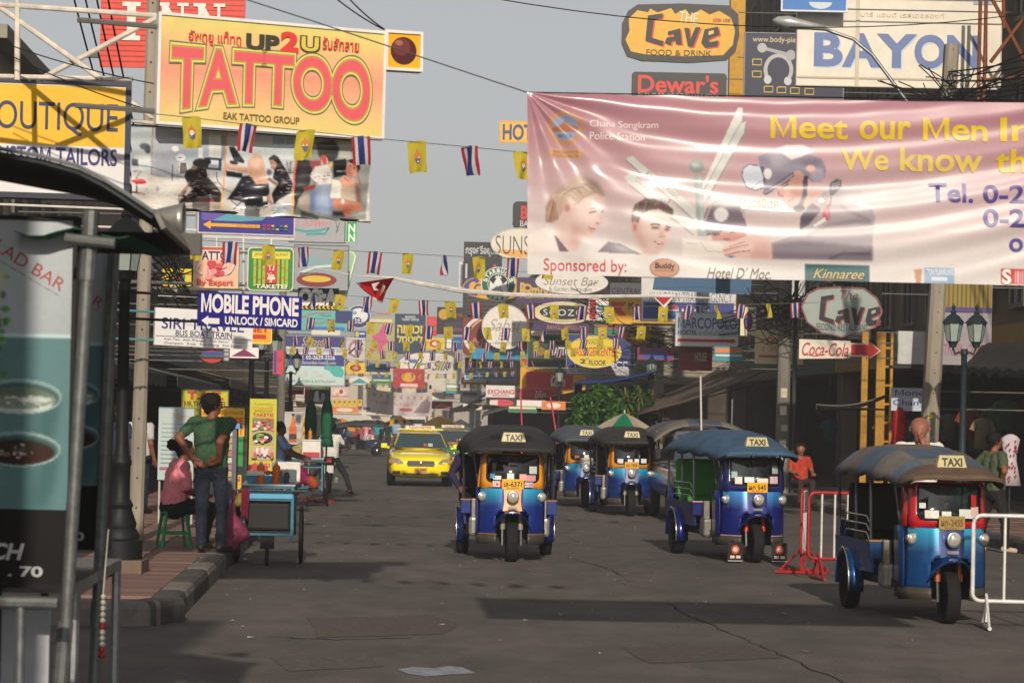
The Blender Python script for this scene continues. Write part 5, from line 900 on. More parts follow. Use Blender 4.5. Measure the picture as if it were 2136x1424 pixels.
sign('script_oval_sign', 'wide white oval sign with looping black script', 'sign', 830, 732, 962, 786, 142, '#cfcac4', [('l', [(862, 770), (874, 748), (884, 742), (878, 754), (868, 770), (880, 758), (888, 758), (886, 768), (900, 764)], 3, '#3a3a44'), ('e', 862, 752, 10, 4, '#4a6a9a'), ('e', 880, 776, 14, 4, '#9ab04a'), ('e', 846, 757, 3, 3, '#b09a5a')], shape='ellipse', frame='#4a4a4e', fw=1, sup='R')
sign('silk_oval_sign', 'round cream sign with slanted grey lettering and a small tree', 'sign', 890, 738, 964, 815, 139, '#bdb7ab', [T('Silk', 902, 752, 940, 772, '#5a5a64', sh=.5, b=.02), T('bar', 908, 776, 930, 788, '#7a7a80', sh=.5), ('e', 952, 762, 7, 7, '#5a7a5a'), ('e', 934, 795, 6, 7, '#a8a878')], shape='ellipse', sup='R')
sign('red_gold_sign', 'dark red sign with a gold emblem far down the street', 'sign', 820, 768, 886, 808, 120, '#a02c34', [('e', 853, 786, 14, 10, '#d0962c'), ('r', 836, 799, 872, 806, '#d8b0a8')], sup='L')
fb = lambda u, v: (.05 * math.sin(u * 20 + v * 5) * (.3 + v), -.25 * math.sin(u * math.pi) * .5)
cloth_banner('far_banner', 'white banner with red lettering strung across the far street', 757, 808, 901, 857, 132, 134, 818, 866, [T('Tel. 0-2282-2745, 0-2282-2323', 778, 829, 870, 837, '#b8605a'), ('r', 832, 841, 860, 847, '#b8605a'), ('p', [(862, 850), (880, 828), (890, 820), (898, 830), (896, 852)], '#8a7880'), ('e', 766, 818, 5, 5, '#cfc070')] + [('r', 778 + 14 * i, 815, 783 + 14 * i, 822, '#b8a070' if i % 2 else '#a890a0') for i in range(9)] + [('r', 758, 848, 772, 853, '#6a5a7a')], M('#d0c6c4', .4, 0, .1, transl=.2), fb, 30, 8, 8)
sign('thai_word_sign', 'long white sign with red Thai letters below the far banner', 'sign', 755, 850, 818, 867, 136, '#d2c8ba', [T('ชาบูวิว', 764, 853, 808, 863, '#b8483a', b=.03)], sup='L')
sign('maroon_strip_sign', 'maroon strip sign beside the white Thai word sign', 'sign', 822, 856, 868, 866, 138, '#8f3444', [('r', 828, 858, 862, 863, '#c9a0a0')], sup='L')
for i in range(6): sign('yellow_poster', 'small yellow poster in the row under the far pink sign', 'sign', 694 + i * 10.5, 832 + (i % 2), 703 + i * 10.5, 846 + (i % 2), 140, '#d2ae1e', [('e', 698 + i * 10.5, 838, 2.5, 3, '#8a6a2c')], group='yellow posters in a row far down the street', sup='L', supn=1, suplen=.3)
sign('black_figures_sign', 'black poster sign with white figures and green title beside the parasols', 'sign', 636, 802, 690, 842, 92, '#18191b', [T('SUMMER BAR', 650, 805, 686, 811, '#7aa83a'), ('p', [(654, 838), (658, 816), (664, 814), (668, 838)], '#b9b9bc'), ('p', [(668, 838), (672, 818), (678, 820), (680, 838)], '#8f9094'), ('e', 684, 832, 5, 6, '#b03a3a'), ('r', 638, 804, 648, 840, '#6a3034')], sup='L')
sign('pink_pattern_sign', 'pink and cream patterned sign behind the black poster sign', 'sign', 690, 806, 728, 832, 120, '#c9a8a4', [('e', 708, 818, 13, 9, '#d2c2b8'), ('e', 712, 816, 4, 5, '#a83a54'), ('e', 704, 822, 4, 4, '#c9a23a')], sup='L')
sign('inn_billboard', 'red weatherboard billboard with big white serif letters above the roofs', 'sign', 212, -60, 513, 140, 56, '#c93c2a', [('r', 213, -60 + 11 * i, 512, -59 + 11 * i, '#93281c') for i in range(18)] + [('r', 268, 8, 286, 82, '#d5cfc4'), ('r', 258, 4, 296, 13, '#d5cfc4'), ('r', 258, 74, 296, 84, '#d5cfc4')] + [e for x in (336, 412) for e in (('r', x + 4, 8, x + 12, 80, '#d5cfc4'), ('p', [(x, 8), (x + 16, 8), (x + 48, 66), (x + 48, 80)], '#d5cfc4'), ('r', x + 44, 8, x + 50, 80, '#d5cfc4'), ('r', x - 6, 4, x + 20, 11, '#d5cfc4'), ('r', x + 36, 4, x + 60, 11, '#d5cfc4'))], sup='L', supr=.06)
# ---------------------------------------------------------------- signs on the right of the street
sign('hotel_corner_sign', 'yellow framed sign with blue letters half hidden by the pink banner', 'sign', 1042, 252, 1160, 298, 118, '#c9992e', [('r', 1046, 256, 1156, 294, '#d2a436'), T('HOTEL', 1050, 260, 1140, 291, '#2c3a6e', b=.03)], sup='R')
sign('dark_corner_sign', 'black round-cornered sign with a red letter beside the pink banner', 'sign', 1070, 420, 1150, 477, 116, '#202024', [T('B', 1088, 430, 1100, 456, '#b82a2a', b=.04), T('BAR', 1086, 460, 1112, 472, '#c9c4c0')], shape='round', rad=10, sup='R')
sign('sun_oval_sign', 'cream oval sign with thin black letters and an orange band', 'sign', 1024, 474, 1150, 541, 112, '#cfc8b8', [('p', ell(1087, 512, 54, 24, 20, 20, 160), '#d49a50'), T('SUNSET', 1034, 490, 1140, 530, '#3a3634', b=-.012)], shape='ellipse', frame='#b9b09c', fw=2, sup='R')
sign('thai_black_sign', 'tall black sign with white Thai capitals at its head', 'sign', 968, 504, 1048, 690, 128, '#212226', [T('กรุงศรีอยุธยา', 972, 512, 1044, 534, '#b9b8b8', b=.02), ('r', 972, 550, 976, 580, '#b9b9bd'), ('r', 1030, 550, 1036, 556, '#b03a5a')] + [('r', 974, 585 + 8 * i, 1040, 587 + 8 * i, '#4a4640') for i in range(10)], sup='R')
sign('white_strip_sign', 'narrow upright white strip sign with dark print', 'sign', 958, 546, 969, 603, 130, '#c4c6c8', [('r', 961, 552, 967, 598, '#6a6a70')], sup='R', suplen=.5)
sign('yellow_oval_sign', 'yellow oval sign with a big blue initial, behind the green ring sign', 'sign', 966, 572, 1100, 624, 120, '#d09a1a', [('p', ell(986, 598, 19, 21, 16, 40, 320) + ell(988, 598, 9, 11, 12, -40, -320)[::1], '#3a3f80'), T('Center', 990, 592, 1060, 610, '#34387c', b=.03)], shape='ellipse', frame='#b98a20', fw=2, sup='R')
stb = [('e', 1040, 592, 34, 34, '#0f5a3a'), ('e', 1040, 592, 22.5, 22.5, '#d0d2cc'), ('e', 1040, 592, 21, 21, '#121614'), ('p', [(1040, 576), (1046, 584), (1050, 592), (1058, 584), (1058, 604), (1052, 610), (1048, 602), (1046, 612), (1034, 612), (1032, 602), (1028, 610), (1022, 604), (1022, 584), (1030, 592), (1034, 584)], '#cfd2cc'), ('e', 1040, 588, 6.5, 8, '#d8dad4'), ('p', [(1033, 580), (1035, 573), (1038, 577), (1040, 571), (1042, 577), (1045, 573), (1047, 580)], '#d0d2cc'), ('l', [(1036, 596), (1035, 612)], 1.6, '#121614'), ('l', [(1044, 596), (1045, 612)], 1.6, '#121614'), ('l', [(1040, 598), (1040, 612)], 1.4, '#121614')]
for i, ch_ in enumerate('STARBUCKS'): a = R(-162 + 18 * i); stb.append(T(ch_, 1040 + 28.3 * math.cos(a) - 3, 592 + 28.3 * math.sin(a) - 4, 1040 + 28.3 * math.cos(a) + 3, 592 + 28.3 * math.sin(a) + 4, '#d6d8d2', b=.05, rot=math.degrees(a) + 90))
for i, ch_ in enumerate('COFFEE'): a = R(140 - 20 * i); stb.append(T(ch_, 1040 + 28.3 * math.cos(a) - 3, 592 + 28.3 * math.sin(a) - 4, 1040 + 28.3 * math.cos(a) + 3, 592 + 28.3 * math.sin(a) + 4, '#d6d8d2', b=.05, rot=math.degrees(a) - 90))
sign('coffee_sign', 'round green and white coffee shop sign with a crowned figure', 'sign', 1004, 556, 1076, 628, 117, '#d0d2cc', stb, shape='ellipse', frame='#c9cbc6', fw=1.5, sup='R')
sign('purple_gold_sign', 'purple sign with gold curls behind the white oval', 'sign', 1078, 578, 1190, 632, 110, '#3f2850', [T('Rambuttri', 1086, 590, 1180, 620, '#c0a050', b=.03), ('e', 1100, 600, 10, 9, '#b9984c'), ('e', 1101, 600, 5, 4, '#3f2850')], sup='R')
sign('white_oval_sign', 'long white oval sign with thin wavy lettering', 'sign', 1116, 560, 1270, 613, 96, '#cfcbc4', [T('Sunset Bar', 1134, 576, 1250, 594, '#8a7a70', sh=.3), T('& Garden Restaurant', 1146, 597, 1236, 606, '#6a6462')], shape='ellipse', frame='#4a4a4c', fw=1, sup='R')
sign('black_oval_sign', 'cream oval sign with a black centre and spaced white letters', 'sign', 1112, 628, 1238, 674, 94, '#c8bd90', [('e', 1176, 650, 50, 15, '#17181a'), T('SCOZO', 1134, 644, 1218, 657, '#cfd0ce', sp=1.2), T('MEDITERRANEAN CUISINE', 1136, 666, 1216, 671, '#8a7040')], shape='ellipse', frame='#d2cbb0', fw=1.5, sup='R')
sign('inn_strip_sign', 'purple strip sign with gold capitals under the black-centred oval', 'sign', 1112, 673, 1230, 689, 97, '#3c2450', [T('BANGLUMPOO INN', 1142, 677, 1224, 686, '#b07a6a')], sup='R')
sign('maroon_sign', 'maroon crescent sign partly behind the white script disc', 'sign', 966, 656, 1104, 742, 122, '#6e2a26', [('l', ell(1030, 700, 60, 44, 20, 120, 250), 7, '#cfcac2'), ('l', ell(1034, 700, 54, 40, 20, 120, 250), 3, '#d8a060'), T('MALI', 984, 704, 1060, 724, '#a87068', sh=.2), ('p', [(1080, 660), (1103, 660), (1103, 690), (1090, 690)], '#7e3430')], shape='round', rad=14, sup='R')
sign('blue_valance_sign', 'bright blue pleated fabric strip below the maroon crescent', 'sign', 984, 726, 1106, 748, 121, '#1d86b0', [('l', [(990 + 12 * i, 727), (986 + 12 * i, 747)], 1.5, '#16688c') for i in range(10)], sup='R')
sign('script_disc_sign', 'large round white sign with faint brown script', 'sign', 1006, 634, 1102, 728, 114, '#d2cdc4', [T('Sabai', 1020, 664, 1088, 690, '#9a948a', sh=.4), T('Bar', 1040, 692, 1066, 708, '#8f8a80', sh=.4), T('Restaurant', 1034, 710, 1080, 718, '#8f8a80', sh=.3)], shape='ellipse', frame='#b5afa4', fw=1.5, sup='R')
sign('gold_disc_sign', 'black sign with a gold disc and dull purple letters', 'sign', 912, 640, 972, 697, 150, '#1b1a20', [('e', 926, 655, 11, 11, '#b98a20'), T('THAI', 944, 652, 968, 660, '#a8483a'), T('AUTHENTIC', 928, 672, 970, 679, '#5f3a60'), ('r', 928, 683, 970, 690, '#5f3a60')], sup='R')
sign('exchange_sign', 'white and navy currency exchange sign with blue and yellow tabs', 'sign', 970, 744, 1078, 791, 124, '#c9cacc', [('r', 971, 746, 993, 776, '#23305e'), ('p', [(975, 752), (989, 752), (989, 762), (986, 762), (986, 755), (983, 755), (983, 762), (981, 762), (981, 755), (978, 755), (978, 762), (975, 762)], '#b03440'), T('UOB', 973, 766, 991, 773, '#cfd0d4', b=.04), T('CURRENCY', 1000, 748, 1030, 752, '#6a6a70'), T('EXCHANGE', 997, 754, 1066, 764, '#2a2c30', b=.03), ('r', 998, 768, 1028, 773, '#4a9ad0'), ('r', 1032, 768, 1064, 773, '#d0a83a'), ('r', 972, 778, 1076, 784, '#5f9ac8'), ('r', 972, 784, 1076, 789, '#3a7ab8')], sup='R')
sign('brown_strip_sign', 'small brown strip sign below the currency sign', 'sign', 962, 786, 1020, 801, 127, '#8f5a3c', [('r', 966, 790, 1014, 797, '#c9b8a0')], sup='R')
sign('red_exchange_sign', 'white box sign with red exchange lettering', 'sign', 1014, 803, 1074, 828, 112, '#cfc9c6', [T('EXCHANGE', 1018, 812, 1078, 821, '#a83038', b=.03), ('r', 1026, 823, 1062, 825, '#b04a4a')], sup='R')
sign('grey_board_sign', 'grey board sign with faint lines above the far stall roofs', 'sign', 960, 814, 1004, 840, 130, '#8e9092', [('r', 966, 818, 996, 824, '#4a4448'), ('r', 964, 828, 1000, 838, '#b4b0ae')], sup='R')
sign('red_yellow_drink_sign', 'yellow sign block with a red drink panel and white Thai script', 'sign', 1086, 746, 1222, 833, 104, '#d0981c', [('r', 1087, 747, 1100, 762, '#b03428'), T('WALLY HOUSE', 1096, 764, 1166, 772, '#6a4a20'), ('r', 1098, 774, 1196, 809, '#c03034'), ('l', ell(1163, 793, 12, 10, 14, 60, 330), 3, '#d8cfca'), T('โค้ก', 1150, 782, 1180, 804, '#d8cfca', b=.02, sh=.2), ('r', 1087, 810, 1168, 832, '#b01c24'), T('โค้ก', 1118, 814, 1140, 829, '#d2b8b4', b=.01, sh=.2)], sup='R')
sign('green_tattoo_sign', 'dark green sign with a black oval and white capitals', 'sign', 1101, 696, 1188, 766, 100, '#123f38', [('e', 1128, 731, 22, 20, '#2a3a28'), ('e', 1126, 732, 12, 9, '#8a6a20'), ('e', 1166, 730, 28, 19, '#121214'), T('TATTOO', 1150, 723, 1198, 739, '#c9cacc', b=.02)], frame='#7d8a84', fw=1, sup='R')
sign('residence_sign', 'white and navy panel behind the yellow oval massage sign', 'sign', 1182, 696, 1324, 781, 92, '#27306e', [('r', 1184, 766, 1322, 779, '#b4b4b6'), T('TEL. 062-02-2829224 FAX 062-2822', 1188, 769, 1318, 776, '#4a4a50'), T('RESIDENCE', 1200, 752, 1310, 765, '#c4c6cc', b=.03)], frame='#8f9296', fw=1, sup='R')
sign('massage_sign', 'yellow oval massage sign with red hand-painted letters', 'sign', 1184, 699, 1297, 766, 90, '#d2bb2c', [T('VALLE', 1226, 708, 1256, 717, '#5a5420', arc=1), T('MASSAGE CENTER', 1193, 723, 1289, 741, '#c0442c', b=.02, arc=1), T('2', 1212, 748, 1222, 757, '#2a3050', b=.04), T('FLOOR', 1230, 750, 1265, 760, '#2a3050', b=.02), T('nd', 1222, 745, 1229, 749, '#2a3050')], shape='ellipse', frame='#cfc79a', fw=1.5, sup='R')
kd = [('r', 1273, 590, 1340, 622, '#b9c0c4'), T('CENTRAL', 1277, 600, 1338, 614, '#9a3440', b=.0), ('p', [(1276, 629), (1308, 629), (1296, 643), (1308, 658), (1292, 658), (1284, 648), (1276, 655)], '#c0302a'), T('Kodak', 1312, 630, 1368, 643, '#2a2420', b=.03)]
sign('photo_shop_sign', 'grey and yellow photo shop sign with a red angular emblem', 'sign', 1271, 587, 1412, 676, 82, '#cf9c18', kd, frame='#3a3a36', fw=1.2, sup='R')
sign('travel_agency_sign', 'white and blue travel agency sign with a red and blue ball', 'sign', 1338, 578, 1536, 670, 79, '#c9c6c2', [T('KHAOSAN TRAVEL AGENCY', 1356, 608, 1528, 628, '#44608c', b=-.004), ('r', 1343, 629, 1532, 664, '#2a3a80'), ('e', 1406, 645, 11, 11, '#cfd0d2'), ('p', ell(1406, 644, 10, 10, 12, 180, 360), '#c03a34'), ('p', ell(1406, 647, 10, 9, 12, 0, 180), '#3a6ab0'), T('เป๊ปซี่', 1424, 634, 1480, 658, '#c4c8d0', b=.02)], frame='#b4b0a8', fw=1.5, sup='R')
sign('blue_canopy_sign', 'dusty blue sheet sign hanging under the pink banner', 'sign', 1362, 574, 1568, 611, 74, '#2f5878', [('l', [(1366, 602), (1460, 596), (1562, 606)], 1, '#1c3a52')], sup='R', shape=[(1366, 574), (1568, 578), (1566, 611), (1362, 604)])
sign('hostel_sign', 'grey and white hostel sign with a long red arrow', 'sign', 1409, 650, 1542, 722, 68, '#c9c7c6', [('r', 1411, 652, 1540, 699, '#a9b0b8'), T('MARCOPOLO', 1415, 662, 1537, 684, '#2f4f88', b=.02), T('HOSTEL', 1415, 688, 1455, 697, '#33456e', b=.03), T('มาร์โคโปโล โฮสเทล', 1459, 687, 1537, 698, '#44546e'), arrow(1414, 709, 1537, 3.2, 9, 6, '#a82a30')], frame='#77797c', fw=1.5, sup='R')
sign('maroon_panel_sign', 'dull maroon panel below the hostel sign', 'sign', 1416, 720, 1486, 772, 70, '#7d3236', [T('HOUSE', 1450, 734, 1474, 752, '#b9a09a', b=.04), ('r', 1418, 722, 1484, 734, '#4a3a20')], sup='R')
def cave(dx, dy, sx, sy, c1, c2, c3, c4):
    q = lambda x, y: (dx + x * sx, dy + y * sy); pl_ = lambda L, c: ('p', [q(*p) for p in L], c)
    C_ = [(28, 30), (58, 25), (56, 35), (40, 38), (36, 75), (60, 82), (58, 92), (24, 82)]
    o = []
    for ox, oy, c in ((3, 2.5, c2), (0, 0, c1)):
        sh = lambda L: [(x + ox, y + oy) for x, y in L]
        o += [pl_(sh(C_), c), pl_(sh([(68, 62), (92, 55), (96, 88), (84, 88), (84, 80), (76, 82), (74, 90), (62, 86), (66, 74), (80, 72), (80, 66), (68, 70)]), c), pl_(sh([(100, 54), (110, 54), (112, 78), (122, 52), (132, 52), (118, 92), (108, 92)]), c), pl_(sh([(140, 56), (166, 50), (170, 66), (148, 76), (150, 82), (168, 78), (166, 90), (142, 94), (134, 84)]), c)]
        if ox: o.append(pl_([(31, 33), (54, 29), (53, 33), (38, 37)], c4))
    o.append(pl_([(148, 60), (158, 57), (158, 64), (148, 68)], c4)); return o
sign('cave_sign', 'big yellow rock-edged bar sign with angular black letters', 'sign', 1298, 6, 1543, 129, 68, '#2e2c2c', [('p', [(1312, 40), (1330, 22), (1352, 26), (1356, 18), (1372, 26), (1400, 16), (1408, 28), (1430, 18), (1440, 30), (1462, 18), (1480, 28), (1500, 20), (1525, 34), (1534, 60), (1530, 90), (1510, 112), (1430, 116), (1350, 114), (1318, 108), (1306, 84), (1314, 66)], '#cf9f2c')] + cave(1322, 2, 1.06, 1.02, '#26221e', '#c23a2c', '#ddd', '#d8b04a') + [T('THE', 1416, 24, 1456, 48, '#d8cfc0', rot=6), T('เดอะ เคฟ', 1488, 34, 1524, 43, '#a83a2c', b=.03), T('FOOD & DRINK', 1350, 103, 1486, 115, '#4a3a1c')], shape=[(1310, 24), (1330, 10), (1420, 6), (1520, 8), (1540, 26), (1543, 70), (1536, 104), (1518, 122), (1440, 129), (1340, 127), (1310, 118), (1298, 92), (1298, 50)], th=.14, sup='R')
sign('whisky_sign', 'dark grey whisky sign with red serif lettering', 'sign', 1318, 150, 1516, 240, 67, '#34302e', [T("Dewar's", 1332, 156, 1498, 192, '#c8382e', b=.02), T('BLENDED SCOTCH WHISKY', 1332, 194, 1500, 208, '#b9b4ae', b=-.002)], shape='round', rad=8, sup='R')
bd = [T('www.body-piercing', 1570, 76, 1690, 91, '#b8ab88', b=.01), ('l', ell(1625, 145, 27, 30, 20, -230, 50), 8, '#a8a8a8'), ('l', [(1590, 100), (1650, 114)], 7, '#9a9a9c'), ('e', 1590, 100, 10, 10, '#a4a4a6'), ('e', 1650, 114, 10, 11, '#9a9a9c'), ('e', 1603, 166, 8, 9, '#b9b9ba'), ('e', 1645, 168, 8, 9, '#b9b9ba')]
for cx_, cy_ in ((1580, 130), (1580, 155), (1605, 186), (1632, 187), (1660, 188), (1690, 189)): bd.append(('l', [(cx_ - 9, cy_ - 6), (cx_ + 9, cy_ - 6), (cx_ + 9, cy_ + 6), (cx_ - 9, cy_ + 6), (cx_ - 9, cy_ - 6)], 2.4, '#c0a83e'))
sign('piercing_sign', 'navy sign with silver jewellery drawings and a gold chain', 'sign', 1553, 68, 1762, 205, 56, '#262a40', bd, frame='#77797c', fw=2, sup='R')
sign('blue_bottle_sign', 'small blue sign with a white vessel at the billboard top', 'sign', 1630, -40, 1768, 24, 48, '#2d6cb0', [('p', ell(1712, 4, 24, 14, 14, 0, 180), '#b9c4cc'), ('r', 1640, -36, 1758, -24, '#3f86c8')], frame='#c9ccd0', fw=3, sup='R')
ba = []
for ox, oy, c, b_ in ((3, 3, '#a9bfd2', .03), (0, 0, '#5d6f9e', .035)): ba += [T('B', 1704 + ox, 72 + oy, 1756 + ox, 136 + oy, c, b=b_), T('A', 1764 + ox, 72 + oy, 1832 + ox, 136 + oy, c, b=b_), T('Y', 1838 + ox, 72 + oy, 1906 + ox, 136 + oy, c, b=b_), T('O', 1912 + ox, 72 + oy, 1972 + ox, 136 + oy, c, b=b_), T('N', 1980 + ox, 72 + oy, 2042 + ox, 136 + oy, c, b=b_)]  # pale blue copies set right and down paint the neon letters' cast shadows
sign('cream_billboard', 'big cream billboard with large blue neon letters', 'sign', 1664, -60, 2090, 180, 48.5, '#d3ccbc', ba + [T('บาร์ แอนด์ เรสเตอรองท์', 1796, 24, 1970, 34, '#cdb4a4'), ('r', 2030, -6, 2072, 4, '#8f9ab0')] + [('r', 1786, -55, 1794, 178, '#bdb29c'), ('r', 1666, 160, 2088, 164, '#b4a88e')], th=.2, frame='#b9b1a0', fw=2, sup='R', supr=.05)
sign('octagon_sign', 'eight-sided pale sign with angular black and red letters', 'sign', 1671, 596, 1842, 702, 53, '#8f9a94', cave(1688, 590, .88, .92, '#17181e', '#9a3a44', '#ddd', '#8f9a94') + [T('The', 1752, 604, 1790, 622, '#8a4a58', sh=.3), T('SECOND RESTAURANT', 1704, 674, 1812, 688, '#3c4444', arc=-1)], shape=[(1706, 600), (1752, 596), (1802, 598), (1830, 618), (1842, 646), (1828, 680), (1790, 694), (1756, 702), (1716, 694), (1684, 672), (1671, 640), (1684, 612)], frame='#7a4a50', fw=3, sup='R')
sign('cola_arrow_sign', 'white drink sign with red script and a red arrow end', 'sign', 1667, 707, 1838, 748, 52, '#cfc6b8', [('p', [(1775, 716), (1811, 716), (1811, 708), (1834, 728), (1811, 747), (1811, 738), (1775, 738)], '#b8241e'), T('Coca-Cola', 1673, 714, 1770, 741, '#a83a34', sh=.35, b=.015), ('l', [(1676, 738), (1700, 742), (1722, 738)], 2, '#a83a34')], shape=[(1667, 707), (1774, 709), (1774, 713), (1808, 713), (1808, 706), (1838, 728), (1808, 749), (1808, 741), (1774, 741), (1774, 745), (1667, 748)], sup='R')
sign('courier_sign', 'cream upright sign with faded red letters beside the concrete pole', 'sign', 1576, 688, 1676, 758, 60, '#cbbb94', [T('DHL', 1600, 703, 1632, 715, '#b8483a', b=.04, sh=.2), T('IS OPEN', 1590, 722, 1630, 732, '#b06a54'), ('r', 1584, 740, 1630, 745, '#b8483a')], frame='#c9bfa0', fw=2, sup='R')
sign('money_sign', 'small pale sign with blue serif money changing words', 'sign', 1859, 808, 1950, 856, 46.5, '#aeb4be', [T('Money', 1867, 812, 1940, 828, '#2f3f8c', b=.01), T('Change', 1863, 833, 1940, 848, '#2f3f8c', b=.01)], sup='R')
sign('purple_shop_sign', 'tall white shop sign with purple band under yellow slats', 'sign', 1956, 575, 2070, 760, 45, '#8d868c', [('r', 1957, 576, 2069, 640, '#8a7428')] + [('r', 1960 + 9 * i, 576, 1963 + 9 * i, 640, '#5f5220') for i in range(12)] + [('r', 1957, 640, 2069, 650, '#4a3a6e'), T('JOSE', 1962, 680, 2000, 695, '#7a6fa0'), T('FITNESS', 1962, 715, 2010, 740, '#a86a78'), T('CENTER', 2020, 715, 2064, 740, '#a86a78')], sup='R')

rc = random.Random(21); FC = ['#b83038', '#d2b41c', '#2c4a94', '#cfc8bc', '#2f7a4c', '#d2783c', '#d9d4cc', '#7a2a58', '#3a8a98', '#d8d0b0', '#c2404a', '#e0d8d0']; FN = {'#b83038': 'red', '#d2b41c': 'yellow', '#2c4a94': 'blue', '#cfc8bc': 'cream', '#2f7a4c': 'green', '#d2783c': 'orange', '#d9d4cc': 'white', '#7a2a58': 'purple', '#3a8a98': 'teal', '#d8d0b0': 'pale yellow', '#c2404a': 'rose', '#e0d8d0': 'off-white'}
def clutter(x, y, w_, h_, D, side, near, i):
    c = FC[i % len(FC)]; c2, c3 = rc.sample([q for q in FC if q != c], 2); kind = i % 4
    e = [('r', x + 2, y + h_ * .12, x + w_ - 2, y + h_ * .42, c2), ('l', [(x + 3, y + h_ * .62), (x + w_ - 3, y + h_ * .62)], h_ * .12, c3)] if kind == 0 else [('e', x + w_ / 2, y + h_ / 2, w_ * .3, h_ * .32, c2), ('e', x + w_ / 2, y + h_ / 2, w_ * .16, h_ * .18, c3)] if kind == 1 else [('r', x + 2, y + 2, x + w_ * .35, y + h_ - 2, c2), ('r', x + w_ * .42, y + h_ * .3, x + w_ - 3, y + h_ * .5, c3)] if kind == 2 else [('p', [(x + 3, y + h_ - 3), (x + w_ * .5, y + 3), (x + w_ - 3, y + h_ - 3)], c2)]
    sign('shop_sign', '%s sign with a %s %s, %s' % (FN[c], FN[c2], ['band', 'disc', 'side panel', 'triangle'][kind], near), 'sign', x, y, x + w_, y + h_, D, c, e, sup=side, shape='ellipse' if i % 7 == 3 else 'rect', group='small far shop signs')
for i, (x, y, w_, h_, D, s_, nr) in enumerate([(600, 806, 34, 16, 84, 'L', 'under the stacked hotel sign'), (722, 756, 40, 22, 112, 'L', 'below the white emblem sign'), (764, 757, 50, 18, 130, 'L', 'below the tall gold sign'), (728, 785, 44, 17, 118, 'L', 'left of the far white banner'), (776, 780, 40, 20, 134, 'L', 'left of the dark red gold-emblem sign'), (690, 848, 58, 12, 132, 'L', 'under the row of yellow posters'), (888, 818, 40, 14, 140, 'R', 'under the round cream sign'), (900, 836, 44, 16, 146, 'R', 'right of the far white banner'), (930, 800, 30, 20, 138, 'R', 'left of the small brown strip sign'), (966, 842, 40, 12, 126, 'R', 'under the grey board sign'), (1020, 832, 52, 14, 110, 'R', 'under the red exchange sign'), (1078, 834, 60, 16, 100, 'R', 'under the red drink panel'), (890, 660, 22, 40, 150, 'R', 'left of the gold disc sign'), (888, 704, 40, 24, 146, 'R', 'above the wide oval script sign'), (930, 702, 34, 26, 128, 'R', 'below the gold disc sign'), (1108, 690, 30, 10, 96, 'R', 'between the purple strip and green sign'), (1240, 676, 60, 20, 90, 'R', 'above the yellow oval massage sign'), (1300, 684, 70, 34, 86, 'R', 'below the photo shop sign'), (1228, 622, 44, 46, 92, 'R', 'right of the black-centred oval'), (1330, 724, 76, 26, 78, 'R', 'left of the dull maroon panel'), (1490, 722, 60, 30, 66, 'R', 'right of the dull maroon panel'), (1545, 640, 32, 60, 64, 'R', 'right of the grey hostel sign'), (570, 730, 22, 50, 58, 'L', 'left of the stacked hotel sign'), (480, 724, 60, 22, 44, 'L', 'under the orange internet sign'), (420, 730, 46, 26, 46, 'L', 'under the travel agency islands sign'), (340, 560, 60, 36, 44, 'L', 'left of the peach rose sign'), (740, 690, 24, 14, 104, 'L', 'above the white emblem sign'), (650, 688, 60, 10, 84, 'L', 'between the teal and hotel signs'), (1060, 846, 60, 14, 92, 'R', 'over the canopy of the moving taxi'), (1130, 836, 50, 18, 88, 'R', 'beside the tilted pink pole')]): clutter(x, y, w_, h_, D, s_, nr, i)
# ================================================================ police banner across the street
def rampM(stops, axis, lo, hi, rough=.3, transl=0.0, coat=0.0):
    m = bpy.data.materials.new('printed_vinyl'); m.use_nodes = True; n = m.node_tree.nodes; l = m.node_tree.links; b = n['Principled BSDF']
    tc = n.new('ShaderNodeTexCoord'); sp = n.new('ShaderNodeSeparateXYZ'); l.new(tc.outputs['Object'], sp.inputs[0]); mr = n.new('ShaderNodeMapRange'); mr.inputs[1].default_value = lo; mr.inputs[2].default_value = hi; l.new(sp.outputs[axis], mr.inputs[0])
    cr = n.new('ShaderNodeValToRGB'); l.new(mr.outputs[0], cr.inputs[0]); e = cr.color_ramp.elements
    while len(e) < len(stops): e.new(.5)
    for i, (p, c) in enumerate(stops): e[i].position = p; e[i].color = (*lin(c), 1)
    l.new(cr.outputs[0], b.inputs['Base Color']); b.inputs['Roughness'].default_value = rough; b.inputs['Coat Weight'].default_value = coat; b.inputs['Coat Roughness'].default_value = .15
    if transl:
        t = n.new('ShaderNodeBsdfTranslucent'); l.new(cr.outputs[0], t.inputs[0]); ms = n.new('ShaderNodeMixShader'); ms.inputs[0].default_value = transl; l.new(b.outputs[0], ms.inputs[1]); l.new(t.outputs[0], ms.inputs[2]); l.new(ms.outputs[0], n['Material Output'].inputs[0])
    return m
def bdisp(u, v):
    U = u * 1.22; sag = .30 * math.sin(math.pi * min(1, U / 1.22)); r = math.hypot(U * 2.6, v); th = math.atan2(v, U * 2.6 + 1e-4)
    ph_ = v - sag * (.35 + .65 * v); a_ = .010 * math.sin(2 * math.pi * 2.1 * ph_ + 1.2) + .007 * math.sin(2 * math.pi * 5.3 * ph_ + 3 * u) + .002 * math.sin(2 * math.pi * 11 * ph_ + 9 * u)
    a_ *= min(1, .25 + U * 2) * (1 - .75 * max(0, v - .72) / .28)
    fan = .016 * math.sin(th * 17) * math.exp(-r * 1.1) * min(1, r * 4)
    return a_ + fan + .03 * math.sin(math.pi * u) * v, -.02 * math.sin(u * 26) ** 2 * (1 - v) * .3
SK, SK2 = '#d2aaa2', '#c49a92'
